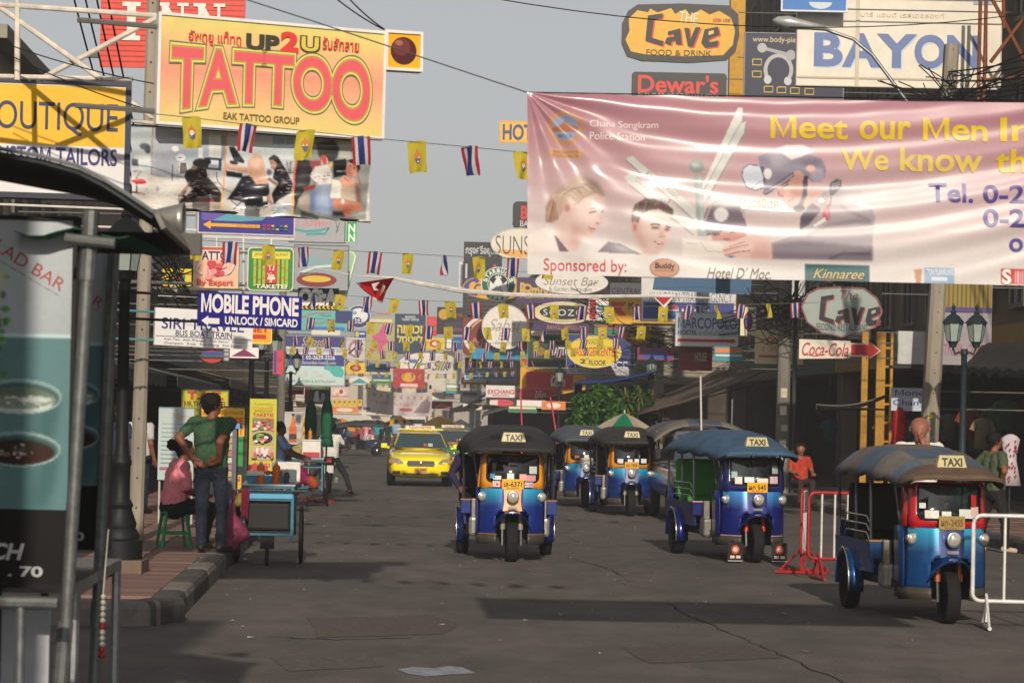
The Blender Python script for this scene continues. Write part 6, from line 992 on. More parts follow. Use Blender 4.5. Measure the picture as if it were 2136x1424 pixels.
pe = [('e', 1179, 266, 37, 36, '#c08a5c'), ('e', 1179, 266, 33, 32, '#b98c74'), ('e', 1179, 265, 27, 26, '#8c9cb4'), ('p', [(1152, 266), (1170, 258), (1178, 248), (1186, 258), (1206, 264), (1206, 274), (1152, 274)], '#a86a50'), T('๒๕๓๐', 1164, 278, 1192, 286, '#5a5a70'), ('p', [(1147, 308), (1212, 311), (1215, 319), (1211, 330), (1149, 327), (1145, 317)], '#cc9c74'), T('กองบัญชาการ\nตำรวจนครบาล', 1152, 311, 1206, 327, '#9a6a50'), T('Chana Songkram', 1230, 252, 1372, 270, '#dccfcc'), T('Police Station', 1230, 276, 1344, 292, '#dccfcc'),
      ('p', [(1304, 330), (1318, 324), (1456, 440), (1452, 462)], '#c9cac4'), ('p', [(1301, 368), (1316, 358), (1454, 470), (1446, 490), (1312, 384)], '#c4c6c0'), ('l', [(1303, 331), (1452, 463)], 2, '#7a8284'), ('l', [(1312, 385), (1446, 491)], 2, '#7a8284'), T('Khaosan Road', 1340, 378, 1422, 390, '#a8a09c', rot=38), T('Chana S.', 1322, 378, 1360, 388, '#a8a09c', rot=38),
      T('วัดบวรนิเวศ', 1538, 412, 1622, 432, '#b49a94'),
      T('Meet', 1607, 243, 1765, 288, '#cdb02c', b=.022), T('our', 1792, 254, 1897, 290, '#cdb02c', b=.022), T('Men', 1925, 247, 2057, 292, '#cdb02c', b=.022), T('In', 2087, 247, 2150, 293, '#cdb02c', b=.022), T('We', 1754, 310, 1850, 353, '#cdb45a', b=.022), T('know', 1877, 308, 2046, 356, '#cdb45a', b=.022), T('the', 2078, 312, 2180, 358, '#cdb02c', b=.022), T('Tel.', 1937, 382, 2027, 420, '#4b3f80', b=.02), T('0-2', 2050, 385, 2134, 421, '#4b3f80', b=.02), T('0-2', 2050, 435, 2134, 471, '#4b3f80', b=.02), T('or', 2105, 496, 2156, 522, '#4b3f80', b=.02),
      T('Sponsored by:', 1134, 540, 1306, 573, '#b83a3c'), ('e', 1385, 559, 31, 20, '#3a2c28'), ('e', 1385, 559, 29.5, 18.5, '#c08a6a'), T('Buddy', 1366, 548, 1406, 562, '#3a2a28', b=.02), ('l', [(1364, 564), (1406, 564)], 1, '#3a2a28'), T("Hotel D' Moc.", 1473, 557, 1606, 580, '#5a5450', sh=.35), ('r', 1676, 550, 1812, 592, '#335e60'), T('Kinnaree', 1694, 560, 1800, 580, '#c9ae6a', sh=.4), ('l', [(1706, 584), (1760, 582), (1800, 572)], 1.5, '#9a5a58'), ('p', [(1905, 560), (1922, 558), (1918, 590), (1908, 590)], '#b98a6a'), ('r', 1926, 556, 1988, 592, '#8fa8c4'), T('TOM YUM KUNG', 1930, 560, 1985, 572, '#cfd6de', b=.02), ('r', 1940, 576, 1974, 583, '#cfd6de'), ('r', 2086, 558, 2200, 590, '#bf3434'), T('S', 2090, 560, 2106, 588, '#d8d0cc', b=.04)] + [('r', 2116 + 5 * i, 562, 2118 + 5 * i, 588, '#d8c8c4') for i in range(8)]
pd = desl(pe); pic = [e for e in pd if e[0] != 't']; words = [e for e in pd if e[0] == 't']
# the printed portraits, drawn enlarged
wm = [('p', [(300, 270), (440, 230), (540, 195), (600, 230), (606, 280), (588, 330), (570, 385), (580, 430), (545, 448), (522, 490), (498, 545), (412, 548), (378, 650), (320, 650), (250, 560), (200, 510), (240, 400), (285, 330)], '#d8bcb4', 1), ('p', [(-20, 520), (150, 470), (205, 510), (250, 650), (-20, 650)], '#ddd2cc', 3), ('p', [(205, 508), (250, 560), (322, 650), (248, 650)], '#6b525e', .8), ('p', [(350, 430), (420, 470), (500, 545), (412, 548), (380, 640), (330, 560)], '#c49e94', 5, .8), ('p', [(400, 260), (520, 230), (560, 330), (500, 420), (400, 380)], '#e2ccc4', 7, .8), ('p', [(145, 420), (138, 300), (180, 215), (270, 140), (355, 75), (430, 60), (540, 110), (606, 212), (590, 226), (530, 195), (440, 240), (372, 300), (322, 268), (280, 278), (275, 330), (240, 400), (180, 425)], '#bda592', 1), ('p', [(430, 62), (540, 110), (606, 212), (560, 200), (480, 130)], '#7c6a6c', 4, .8), ('p', [(145, 420), (140, 310), (185, 220), (215, 270), (240, 390), (185, 425)], '#9a7864', 2), ('e', 306, 306, 28, 42, '#d2a096', 1), ('e', 310, 310, 14, 24, '#b8867c', 1.2), ('l', [(478, 348), (510, 344), (538, 338)], 11, '#6c4e4a', .8), ('l', [(485, 318), (530, 314), (562, 326)], 7, '#8c6c62', .8), ('l', [(572, 350), (592, 326)], 8, '#6c4e4a', .7), ('l', [(560, 370), (580, 424), (545, 446)], 7, '#b88c82', 1, .8), ('e', 545, 432, 14, 8, '#a87468', 1), ('l', [(474, 468), (505, 474), (526, 482)], 11, '#a8645e', .8), ('l', [(480, 490), (515, 500)], 8, '#c08c82', 1.2)]
rw = random.Random(2)
wm += [('l', [(170 + 22 * k, 230 - 8 * k + rw.uniform(-20, 20)), (260 + 20 * k, 190 - 6 * k), (330 + 18 * k, 210 - 5 * k + rw.uniform(-20, 60))], rw.uniform(4, 9), rw.choice(['#d6c4ae', '#94786a', '#e0d0bc', '#826a60']), .7, .6) for k in range(13)] + [('l', [(150 + 8 * k, 400 + rw.uniform(-20, 20)), (190 + 5 * k, 250 + rw.uniform(-20, 20))], 5, rw.choice(['#7c5a48', '#c0a08a', '#a07c68']), .6, .7) for k in range(9)]
yg = [('p', [(545, 656), (625, 572), (720, 588), (892, 672)], '#655a66', 1), ('l', [(640, 600), (760, 640)], 20, '#4e444f', 4, .6), ('p', [(812, 430), (850, 350), (925, 328), (1100, 368), (1112, 470), (1096, 560), (1062, 640), (1000, 676), (900, 668), (880, 600), (822, 500)], '#dabfb6', 1), ('p', [(815, 450), (870, 430), (900, 560), (960, 660), (895, 660), (850, 540)], '#c09a90', 6, .8), ('p', [(900, 640), (1000, 640), (1040, 650), (1000, 678), (900, 668)], '#a87e76', 4, .7), ('e', 1000, 390, 80, 40, '#e8d6ce', 8, .8), ('p', [(808, 422), (806, 340), (840, 280), (910, 234), (990, 240), (1080, 280), (1136, 325), (1130, 372), (1100, 360), (1020, 320), (940, 330), (882, 372), (862, 425), (838, 432)], '#644c44', 1), ('p', [(808, 422), (815, 350), (860, 340), (862, 425), (838, 432)], '#9c8074', 3, .8), ('e', 832, 458, 22, 46, '#d09c94', 1), ('e', 834, 462, 10, 26, '#b07870', 1.2), ('l', [(955, 442), (995, 436), (1034, 446)], 12, '#54403c', .8), ('l', [(1072, 458), (1112, 462)], 12, '#54403c', .8), ('e', 992, 466, 34, 13, '#7c5650', 1.5), ('e', 1082, 480, 22, 14, '#7c5650', 1.5), ('p', [(1042, 460), (1070, 530), (1030, 545), (1014, 530)], '#c8a298', 2.5, .9), ('l', [(1020, 540), (1066, 536)], 8, '#a87a70', 1), ('l', [(982, 572), (1020, 590), (1058, 588)], 13, '#9c5a54', .9), ('l', [(990, 580), (1050, 590)], 5, '#e6d8d2', .5), ('l', [(990, 615), (1050, 618)], 8, '#bc928a', 1.5)] + [('l', [(820 + 21 * k, 330 - 5 * k + rw.uniform(-16, 40)), (838 + 21 * k, 280 - 2 * k + rw.uniform(-20, 24))], rw.uniform(6, 12), rw.choice(['#3c2c28', '#8c6e60', '#523c34', '#a88878']), .7, .7) for k in range(14)]
of = [('p', [(40, 400), (85, 390), (92, 560), (112, 720), (60, 722)], '#98a4a0', 1), ('l', [(72, 400), (90, 700)], 10, '#bcc6c0', 2), ('e', 57, 350, 42, 34, '#8c9692', 1), ('e', 50, 340, 20, 12, '#b4bcb6', 2), ('e', 57, 318, 20, 14, '#98a29e', 1), ('p', [(85, 455), (275, 40), (302, 38), (296, 112), (92, 478)], '#d8d7d1', .7), ('p', [(92, 492), (270, 132), (320, 112), (310, 178), (98, 548)], '#cfcfc9', .7), ('l', [(320, 112), (310, 178), (98, 548)], 7, '#8c9898', .6), ('l', [(296, 112), (92, 478)], 5, '#a0aaa8', .6), ('p', [(130, 500), (500, 524), (575, 596), (300, 582), (135, 542)], '#d6cfc9', .8), ('l', [(135, 542), (300, 582), (575, 597)], 6, '#94aab0', .6), ('p', [(-20, 732), (190, 758), (220, 832), (-20, 832)], '#ddd5cd', 1), ('l', [(0, 760), (80, 760), (110, 800), (190, 806)], 4, '#a8b0c4', .6),
      ('p', [(130, 708), (300, 676), (322, 722), (250, 752), (140, 744)], '#c48e84', 1), ('l', [(142, 716), (180, 708)], 9, '#4c3430', .8), ('l', [(232, 704), (262, 700)], 8, '#6c4c46', .8), ('e', 215, 738, 20, 7, '#a05c58', 1), ('p', [(95, 622), (110, 570), (150, 535), (210, 524), (272, 540), (306, 592), (324, 690), (250, 682), (108, 708)], '#776c78', 1), ('p', [(130, 560), (200, 535), (260, 550), (200, 580)], '#a89ea6', 4, .8), ('e', 186, 606, 38, 36, '#dcd8d8', 1.5), ('l', [(100, 640), (130, 560), (200, 530), (282, 550), (312, 630)], 9, '#b8a8a2', .8), ('l', [(108, 702), (200, 672), (322, 664)], 26, '#867c88', 1), ('l', [(108, 716), (210, 688), (322, 680)], 7, '#433a46', .8),
      ('p', [(605, 692), (605, 620), (660, 540), (740, 480), (830, 455), (930, 475), (985, 560), (1008, 622), (992, 730), (992, 852), (455, 842), (450, 760), (600, 705)], '#a79ca2', 1), ('p', [(840, 470), (930, 478), (980, 560), (900, 600), (820, 560)], '#bab0b4', 6, .7), ('p', [(605, 692), (608, 620), (670, 540), (722, 580), (652, 662)], '#5c525e', 1), ('p', [(668, 532), (740, 480), (768, 512), (740, 562)], '#968b91', 1), ('e', 720, 530, 16, 12, '#d8d2d2', 1), ('p', [(455, 762), (600, 745), (992, 775), (992, 852), (455, 842)], '#756a75', 3), ('l', [(640, 722), (760, 662), (900, 640), (990, 650)], 16, '#70656e', 3, .8), ('l', [(820, 560), (900, 602), (985, 640)], 14, '#74696f', 3, .8), ('l', [(700, 700), (860, 690), (985, 720)], 12, '#a79ba0', 4, .7), ('l', [(760, 840), (840, 810), (980, 815)], 12, '#3c343e', 2, .8), ('p', [(878, 530), (940, 525), (988, 562), (960, 570), (892, 552)], '#d2cac8', .8), ('p', [(720, 592), (762, 540), (768, 632), (736, 642)], '#b65560', 1), ('l', [(740, 560), (760, 630)], 6, '#d88a8c', .8), ('p', [(668, 668), (740, 620), (746, 640), (690, 670)], '#e0dad4', .8),
      ('p', [(620, 430), (700, 462), (732, 490), (690, 525), (640, 560), (605, 592), (590, 560)], '#cca49a', 1), ('p', [(650, 500), (720, 490), (680, 530), (630, 565)], '#a87c74', 4, .7), ('p', [(474, 462), (560, 384), (622, 378), (644, 430), (638, 500), (612, 562), (580, 578), (540, 562), (510, 520), (494, 490)], '#c69a90', 1), ('p', [(560, 420), (620, 390), (640, 470), (610, 550), (570, 520)], '#b08478', 5, .7), ('e', 535, 490, 20, 22, '#dcb8ae', 4, .7), ('p', [(470, 455), (560, 385), (590, 385), (500, 460)], '#8c645c', 4, .8), ('l', [(508, 462), (550, 440)], 9, '#4c3632', .8), ('l', [(512, 446), (556, 422)], 7, '#5c4440', .8), ('l', [(494, 482), (492, 506), (520, 504)], 7, '#98685e', 1), ('l', [(540, 538), (574, 520)], 9, '#944f4c', .8),
      ('p', [(385, 300), (440, 265), (500, 265), (560, 312), (602, 300), (652, 288), (722, 308), (748, 360), (742, 402), (716, 432), (670, 432), (640, 400), (600, 370), (560, 380), (480, 430), (415, 472), (408, 430), (394, 360)], '#878090', 1), ('p', [(600, 320), (700, 310), (735, 350), (640, 350)], '#625c68', 4, .8), ('p', [(430, 290), (500, 280), (560, 320), (470, 350)], '#b0aab6', 5, .8), ('p', [(480, 252), (540, 232), (622, 234), (684, 270), (602, 302), (560, 312), (520, 282)], '#dcd7d2', 1.2), ('e', 700, 395, 38, 34, '#a49cac', 2), ('e', 664, 362, 24, 18, '#dcb2a6', 1.5), ('p', [(408, 498), (418, 470), (480, 430), (572, 374), (578, 402), (500, 452), (430, 502)], '#6c6673', .8), ('l', [(420, 486), (500, 442), (570, 394)], 6, '#aaa4ac', .8), ('p', [(388, 345), (418, 350), (424, 440), (412, 430)], '#4f4a57', .8), ('e', 436, 386, 22, 28, '#dcd8d4', 1), ('p', [(298, 402), (305, 362), (335, 340), (390, 345), (412, 400), (416, 460), (370, 478), (325, 462)], '#c9cedb', .8), ('l', [(390, 345), (335, 340), (305, 362), (298, 402), (325, 462), (370, 478), (416, 460)], 6, '#67646f', .5), ('l', [(345, 470), (412, 415)], 3, '#8a8a98', .5), ('l', [(640, 400), (634, 500), (602, 570)], 26, '#494350', 1), ('e', 602, 574, 32, 20, '#3c3741', 1), ('p', [(768, 440), (800, 412), (832, 420), (832, 452), (790, 500), (764, 512)], '#64626f', .8), ('l', [(780, 445), (822, 428)], 4, '#a8a6b0', .4), ('l', [(778, 458), (824, 440)], 4, '#a8a6b0', .4), ('l', [(776, 472), (815, 456)], 4, '#a8a6b0', .4), ('l', [(775, 510), (765, 560)], 7, '#4c4854', .6),
      ('p', [(188, 792), (260, 750), (360, 714), (442, 738), (456, 840), (330, 840), (208, 832)], '#d8b6ac', 1), ('p', [(360, 760), (450, 760), (456, 840), (340, 838)], '#bc9188', 5, .7), ('l', [(196, 800), (270, 780), (330, 768)], 6, '#a07268', .8), ('l', [(204, 824), (280, 806), (340, 800)], 6, '#a07268', .8), ('l', [(230, 780), (310, 752)], 5, '#b08478', .8), ('e', 240, 830, 18, 6, '#5c70a8', .8)]
soft = desl(zoomed(1100, 350, .2679, wm + yg) + zoomed(1430, 210, .3907, of))
bn, _ = cloth_banner('police_banner', 'wide glossy pink and white banner with a helmeted officer, hung on wires', 1100, 193, 2330, 572, 16.0, 16.05, 217, 600, words, printM(.32, .45, .2), bdisp, sub=12, off=.0002, img=paint(pic + soft, 1100, 193, 2330, 572, 820, 250, [(0, '#a87480'), (.3, '#b88f96'), (.55, '#c5abad'), (.84, '#cfc7c3'), (1, '#d4cfcb')], .9, .02))
for a, b in (((1100, 193), (640, 40)), ((640, 40), (330, -60)), ((1100, 193), (2330, 214)), ((2330, 214), (2700, 180)), ((2330, 602), (2700, 640))):
    MB().tube([P(*a, 16.02) - bn.location, P(*b, 16.02) - bn.location], .0045, 5).build('hanging_wire', BLACK, bn)
# ================================================================ bunting
FW, FH = .155, .225
def flagmesh(kind, seed):
    rnd = random.Random(seed); m = MB(); ph_ = rnd.random() * 6; am = rnd.uniform(.008, .02); tw = rnd.uniform(-.25, .25); sk = rnd.uniform(-.12, .12)
    def fn(u, v): return Vector(((u - .5) * FW * (1 - .08 * v) + sk * v * FH * .5, am * v * math.sin(u * 6 + ph_ + v * 3) * 2 + tw * (u - .5) * FW * v, -v * FH + .01 * math.sin(u * 3.1)))
    if kind == 't':
        m.grid(fn, 12, 8, mi=lambda i, j: (0, 0, 1, 1, 2, 2, 2, 2, 1, 1, 0, 0)[i]); mats = [M('#a8323c', .7, 0, .15, transl=.35), M('#c9c6c6', .7, 0, .1, transl=.35), M('#2c3474', .7, 0, .15, transl=.3)]
    else:
        m.grid(fn, 12, 12, mi=lambda i, j: 0); mats = [M('#c9b93c', .7, 0, .12, transl=.4), M('#b8743c', .7), M('#5a5a84', .7), M('#d2ccb4', .7)]
        c = lambda x, y, l: fn(x, y) + Vector((0, -.003 - l * .0008, 0))
        for pts, mi in ((ell(.5, .5, .19, .16, 12), 1), ([(.5, .24), (.58, .4), (.5, .46), (.42, .4)], 1), (ell(.5, .54, .12, .09, 10), 3), ([(.34, .56), (.66, .56), (.6, .7), (.5, .74), (.4, .7)], 2), ([(.42, .64), (.58, .64), (.5, .71)], 3)): m.add([c(x, y, mi) for x, y in pts], [tuple(range(len(pts)))], mi)
    me = m.build('flag', mats, smooth=True); d = me.data; bpy.data.objects.remove(me); return d
FL = {'t': [flagmesh('t', s) for s in range(5)], 'y': [flagmesh('y', s + 9) for s in range(5)]}
def bunting(label, D, pts, xs, first='t', sag=0.0):
    """string of alternating flags; pts photo pixels of the string, xs flag columns"""
    o0 = P(pts[0][0], pts[0][1], D); root = empty('bunting', o0, 0, label, 'bunting', 'strings of small flags over the street'); px = [p[0] for p in pts]; py = [p[1] for p in pts]
    line = [P(x, float(np.interp(x, px, py)), D) - o0 for x in np.linspace(px[0], px[-1], 30)]; MB().tube(line, .003 + D * .00002, 4).build('string', M('#6a6660', .8), root)
    k = 0 if first == 't' else 1
    for x in xs:
        kind = 'ty'[k % 2]; k += 1; x += random.uniform(-.09, .09) * 40 * 20 / D; f = bpy.data.objects.new('flag', random.choice(FL[kind])); COL.objects.link(f); f.parent = root
        f.location = P(x, float(np.interp(x, px, py)), D) - o0; f.rotation_euler = (random.uniform(-.25, .25), random.uniform(-.14, .14), random.uniform(-.5, .5) if random.random() > .12 else random.uniform(.8, 1.3)); k_ = random.uniform(.9, 1.1); f.scale = (k_ * random.uniform(.85, 1.05), k_, k_)
bunting('string of flags hanging in front of the tattoo billboard', 18.45, [(200, 226), (395, 245), (517, 260), (752, 286), (980, 307), (1400, 348)], [395, 517, 635, 752, 867, 980, 1090, 1203, 1318], 'y')
bunting('string of flags hanging below the tattoo photo banner', 27, [(330, 492), (407, 500), (707, 522), (1000, 537), (1400, 548)], [407, 482, 558, 630, 707, 782, 852, 927, 1000, 1072, 1146], 'y')
bunting('string of flags reaching from the chevron sign to the octagon sign', 37, [(585, 604), (655, 611), (825, 624), (1045, 634), (1270, 640), (1493, 637), (1730, 630)], [655, 712, 768, 825, 882, 940, 993, 1048, 1105, 1158, 1215, 1270, 1328, 1385, 1437, 1493, 1548, 1602, 1658], 't')
bunting('string of flags at the height of the round white script disc', 46, [(560, 655), (690, 667), (905, 681), (1113, 686), (1400, 679)], [610 + 40.5 * i for i in range(19)], 'y')
bunting('string of flags at the height of the massage sign top', 58, [(590, 700), (800, 712), (1000, 716), (1350, 704)], [615 + 33.5 * i for i in range(21)], 't')
bunting('string of flags crossing the navy hotel sign', 72, [(600, 722), (840, 735), (1000, 737), (1300, 722)], [612 + 26.5 * i for i in range(25)], 'y')
bunting('string of flags crossing the wide oval script sign', 90, [(660, 745), (860, 757), (1150, 752)], [680 + 21.5 * i for i in range(21)], 't')
bunting('string of flags under the wide oval script sign', 112, [(690, 770), (880, 781), (1090, 774)], [702 + 17.5 * i for i in range(22)], 'y')
bunting('string of flags over the far white banner', 140, [(720, 796), (880, 803), (1040, 798)], [728 + 14.2 * i for i in range(21)], 't')
# red pennant torn loose, and the twisted white cloth line
pn = empty('torn_pennant', P(790, 605, 33), 0, 'torn red and white banner drooping from a twisted line', 'pennant'); o0 = P(790, 605, 33)
q = [(742, 590), (822, 579), (806, 606), (797, 632), (785, 625), (760, 606)]; MB().add([P(x, y, 33 + .15 * math.sin(x * .15)) - o0 for x, y in q], [(0, 1, 2, 3, 4, 5)]).build('cloth', M('#b8242c', .6, 0, .15, transl=.2), pn, solid=.004)
for q, c in (([(742, 590), (748, 589), (764, 606), (787, 625), (797, 629), (797, 633), (785, 626), (760, 607)], '#cfc8c4'), ([(775, 592), (792, 588), (782, 598), (790, 606), (780, 606)], '#d2c4c0'), ([(800, 586), (808, 586), (800, 608), (792, 618)], '#c9b09a')): MB().add([P(x, y, 32.92 + .15 * math.sin(x * .15)) - o0 for x, y in q], [tuple(range(len(q)))]).build('print', M(c, .6), pn)
MB().tube([P(x, y, 33) - o0 for x, y in ((640, 556), (745, 575), (822, 580), (870, 590), (960, 606), (1060, 614), (1200, 619), (1360, 617), (1500, 622))], [.006, .006, .02, .028, .035, .03, .028, .02, .006], 6).build('twisted_line', M('#c2bcb4', .8, 0, .3), pn)
pt_ = empty('pennant', P(1384, 628, 36), 0, 'small red triangle pennant on the line by the photo shop sign', 'pennant'); MB().add([P(x, y, 36) - pt_.location for x, y in ((1362, 615), (1404, 616), (1384, 636))], [(0, 1, 2)]).build('cloth', M('#b8202a', .6, transl=.2), pt_, solid=.004); MB().add([P(x, y, 36.01) - pt_.location for x, y in ((1356, 613), (1410, 614), (1386, 642))], [(0, 1, 2)]).build('border', M('#cfc8c4', .6), pt_, solid=.003)
# ================================================================ kiosk at the left edge
ks = empty('food_kiosk', P(60, 1300, 11.5), 0, 'dark food kiosk with curved metal canopy and tall menu boards', 'kiosk'); o0 = P(60, 1300, 11.5); o0.z = 0; ks.location = o0
prof = [(-420, 262), (-150, 288), (0, 316), (90, 332), (165, 353), (215, 378), (262, 408), (322, 448)]
near = [P(x, y, 10.4) for x, y in prof]; sh = Vector((-.056 * 1.5, 1.5, 0))
MB().loft([[p - o0 for p in near], [p + sh - o0 for p in near]], closed=False, cap=False).build('canopy', M('#34383a', .7, .1, .3), ks, solid=.02, smooth=False)
MB().tube([p - o0 + Vector((0, -.02, .01)) for p in near], .009, 6).build('canopy_edge', M('#7d8486', .5, .3, .2), ks)
MB().add([near[-1] - o0, near[-1] + sh - o0, near[-1] + sh - o0 + Vector((.03, 0, -.06)), near[-1] - o0 + Vector((.03, 0, -.06))], [(0, 1, 2, 3)]).build('gutter', M('#7d766c', .6, 0, .35, 20), ks, solid=.02)
b0 = near[-1] + sh; MB().box(tuple(Vector((b0.x - .75, b0.y - .05, b0.z - .02)) - o0), (1.7, .05, .1)).build('beam', M('#55534d', .6), ks)
MB().grid(lambda u, v: Vector((b0.x - .55 + u * .5, b0.y - 1.2 * v, b0.z - .06 - .02 * math.sin(u * 9))) - o0, 8, 8).build('shade_net', M('#1e5a48', .8, 0, .4, 60), ks, solid=.004)
PIPE = M('#6d706f', .5, .6, .35, 16)
def pole(a, b, D, r, nm='pole'):
    p, q = P(*a, D), P(*b, D); t = (p.z) / (p.z - q.z); q = p + (q - p) * t; MB().tube([p - o0, q - o0], r, 10).build(nm, PIPE, ks, smooth='auto')
pole((190, 440), (130, 1424), 10.6, .028); pole((176, 620), (133, 1300), 10.58, .034, 'pole_sleeve') if False else None
MB().tube([P(190, 440, 10.6) - o0, P(181, 585, 10.6) - o0], .034, 10).build('pole_sleeve', PIPE, ks); MB().tube([P(136, 1295, 10.58) - o0, P(126, 1424, 10.58) - o0], .034, 10).build('pole_sleeve', PIPE, ks)
MB().tube([P(136, 497, 10.55) - o0, P(240, 508, 10.55) - o0], .024, 10).build('cross_tube', PIPE, ks)
pole((238, 520), (196, 1424), 12.3, .028); 
def menu(x0, y0, x1, y1, D, label):
    X = lambda x: x0 + (x - -330) / (160 + 330) * (x1 - x0); Y = lambda y: y0 + (y - 455) / (1212 - 455) * (y1 - y0)
    tt = T('SALAD BAR', X(-60), Y(530), X(150), Y(556), '#a03840', rot=31); rnd = random.Random(3); kx, ky = (x1 - x0) / 490, (y1 - y0) / 757
    im = [('r', -322, 698, 153, 1053, '#587c7e', 1), ('r', -322, 695, 153, 701, '#b9ccd0', 1.5)]
    for i in range(90): im.append(('e', -34 + rnd.gauss(0, 26), 690 + rnd.gauss(0, 46), rnd.uniform(4, 11), rnd.uniform(3, 9), rnd.choice(['#3f7a22', '#5c9a30', '#2c5a1a', '#7cb044', '#8cc05a']), 1.5, .8))
    im += [('e', -10, 668, 16, 20, '#6e1c1a', 3), ('e', -30, 585, 44, 26, '#b8b890', 8), ('l', [(-80, 500), (122, 614)], 1.5, '#5a6a74', .5)]
    for cy, c1, hi, by in ((823, '#7c8c7c', '#d2dad2', 940), (930, '#34180f', '#c4bab0', 1052)):
        im += [('p', [(-36, cy), (136, cy), (128, cy + 60), (112, by), (-20, by)], '#547a7a', 1.5), ('p', [(90, cy + 20), (136, cy), (126, cy + 70), (110, by), (80, by)], '#33565a', 9, .8), ('p', [(-36, cy), (10, cy + 34), (0, by), (-24, by)], '#6f9696', 10, .7), ('e', 50, cy, 86, 36, '#8aa6a4', 1.2), ('e', 50, cy + 3, 82, 32, '#3f6062', 2), ('e', 48, cy + 7, 76, 26, c1, 2), ('p', ell(48, cy + 5, 76, 26, 14, 190, 350), '#22281f', 6, .6), ('l', ell(50, cy, 85, 35, 20, 20, 160), 2.5, '#a9c2be', .8, .7)]
        for i in range(34): im.append(('e', 40 + rnd.gauss(0, 28), cy + 9 + rnd.gauss(0, 7), rnd.uniform(2, 9), rnd.uniform(1, 2.6), rnd.choice([hi, hi, c1, '#5a5a4c']), .8, .75))
        if cy < 900: im += [('l', ell(48, cy + 8, 72, 22, 16, 20, 175), 7, '#ccd6d2', 1.5, .8), ('e', 82, cy + 6, 34, 6, '#c6d0cc', 1.5, .8)]
    img = paint(im, -322, 462, 153, 1053, 200, 250, [(0, '#b0b6ba'), (.4, '#a0a9ae'), (1, '#5a7c7e')], 1.2, .03)
    e = [tt, ('r', X(-322), Y(1053), X(153), Y(1206), '#0c0c0d'), T('SANDWICH', X(-190), Y(1124), X(64), Y(1156), '#b4b4b6', b=.03, sh=.25), T('. 70', X(34), Y(1170), X(103), Y(1190), '#a8a8aa', b=.03), T('D', X(-2), Y(1171), X(15), Y(1189), '#8f1c20', b=.03)]
    r = sign('menu_board', label, 'menu board', x0, y0, x1, y1, D, '#111214', e, frame='#0d0d0e', fw=7 * (x1 - x0) / 490, th=.09, off=.0008, rough=.35); W_, H_ = r['W'], r['H']
    print_sheet('photo', img, lambda u, v: Vector((-W_ / 2 + W_ * (8 + 475 * u) / 490, -.0455, H_ * (1 - (7 + 591 * v) / 757))), printM(.35), r)
    return r
mb1 = menu(-330, 445, 165, 1214, 10.9, 'tall food menu board with bowls of soup, in front of its twin'); mb2 = menu(-185, 508, 240, 1136, 12.4, 'tall food menu board half hidden behind its twin')
for mb, zz in ((mb1, 0), (mb2, 0)):
    for k in (-.9, .38): MB().tube([(k * mb['W'] / 2, .0, 0), (k * mb['W'] / 2, 0, -mb.location.z)], .02, 6).build('leg', DARKSTEEL, mb)
ct = empty('steel_counter', (P(20, 1300, 12).x, 12.3, 0), R(3), 'stainless steel counter with a white panel under the menu boards', 'counter')
MB().box((-.1, -.2, .93), (1.0, 1.9, .05)).build('top', M('#8e8f8e', .35, .7, .3), ct); MB().box((-.25, -.9, .62), (1.0, .04, .5)).build('front_panel', M('#b9bcc4', .6), ct)
for x in (-.5, .38):
    for y in (-1.1, .7): MB().tube([(x, y, 0), (x, y, .91)], .025, 8).build('leg', STEEL, ct)
MB().box((-.1, -.2, .3), (.9, 1.8, .03)).build('lower_shelf', M('#6a6a68', .5, .5), ct)
hr = empty('tube_handle', (P(40, 1424, 10.2).x, 10.2, 0), 0, 'thick grey tube handle on a short post at the kiosk front', 'rail'); zz = P(40, 1256, 10.2).z
MB().tube([(-.5, 0, zz), (.15, 0, zz)], .028, 10).build('handle', PIPE, hr); MB().tube([(0, 0, zz), (0, 0, 0)], .02, 10, r2=.026).build('post', PIPE, hr)
gd = empty('flower_garland', P(212, 1376, 12.0), 0, 'white and red flower garland hanging from the counter', 'garland')
for i in range(11): MB().lathe([(.001, -.014), (.014, -.008), (.018, 0), (.014, .008), (.001, .014)], 8, (0, 0, .30 - i * .028)).build('blossom', M('#c9c6b8' if i not in (5, 9, 10) else '#b02030', .7), gd, smooth=True)
MB().tube([(0, 0, .3), (.02, 0, .62)], .003, 4).build('thread', M('#c9c6b8', .8), gd)
fl = empty('floodlight', P(358, 458, 12.2), 0, 'bare metal cone floodlight on the kiosk canopy corner', 'floodlight'); MB().lathe([(.03, -.12), (.05, -.10), (.075, 0), (.085, .03), (.08, .03), (.04, -.08)], 18, (0.03, 0, 0), 'X').build('reflector', M('#b4afa6', .3, .7, .2), fl, smooth=True); MB().tube([(-.1, 0, .0), (-.22, 0, .03)], .015, 6).build('bracket', DARKSTEEL, fl)
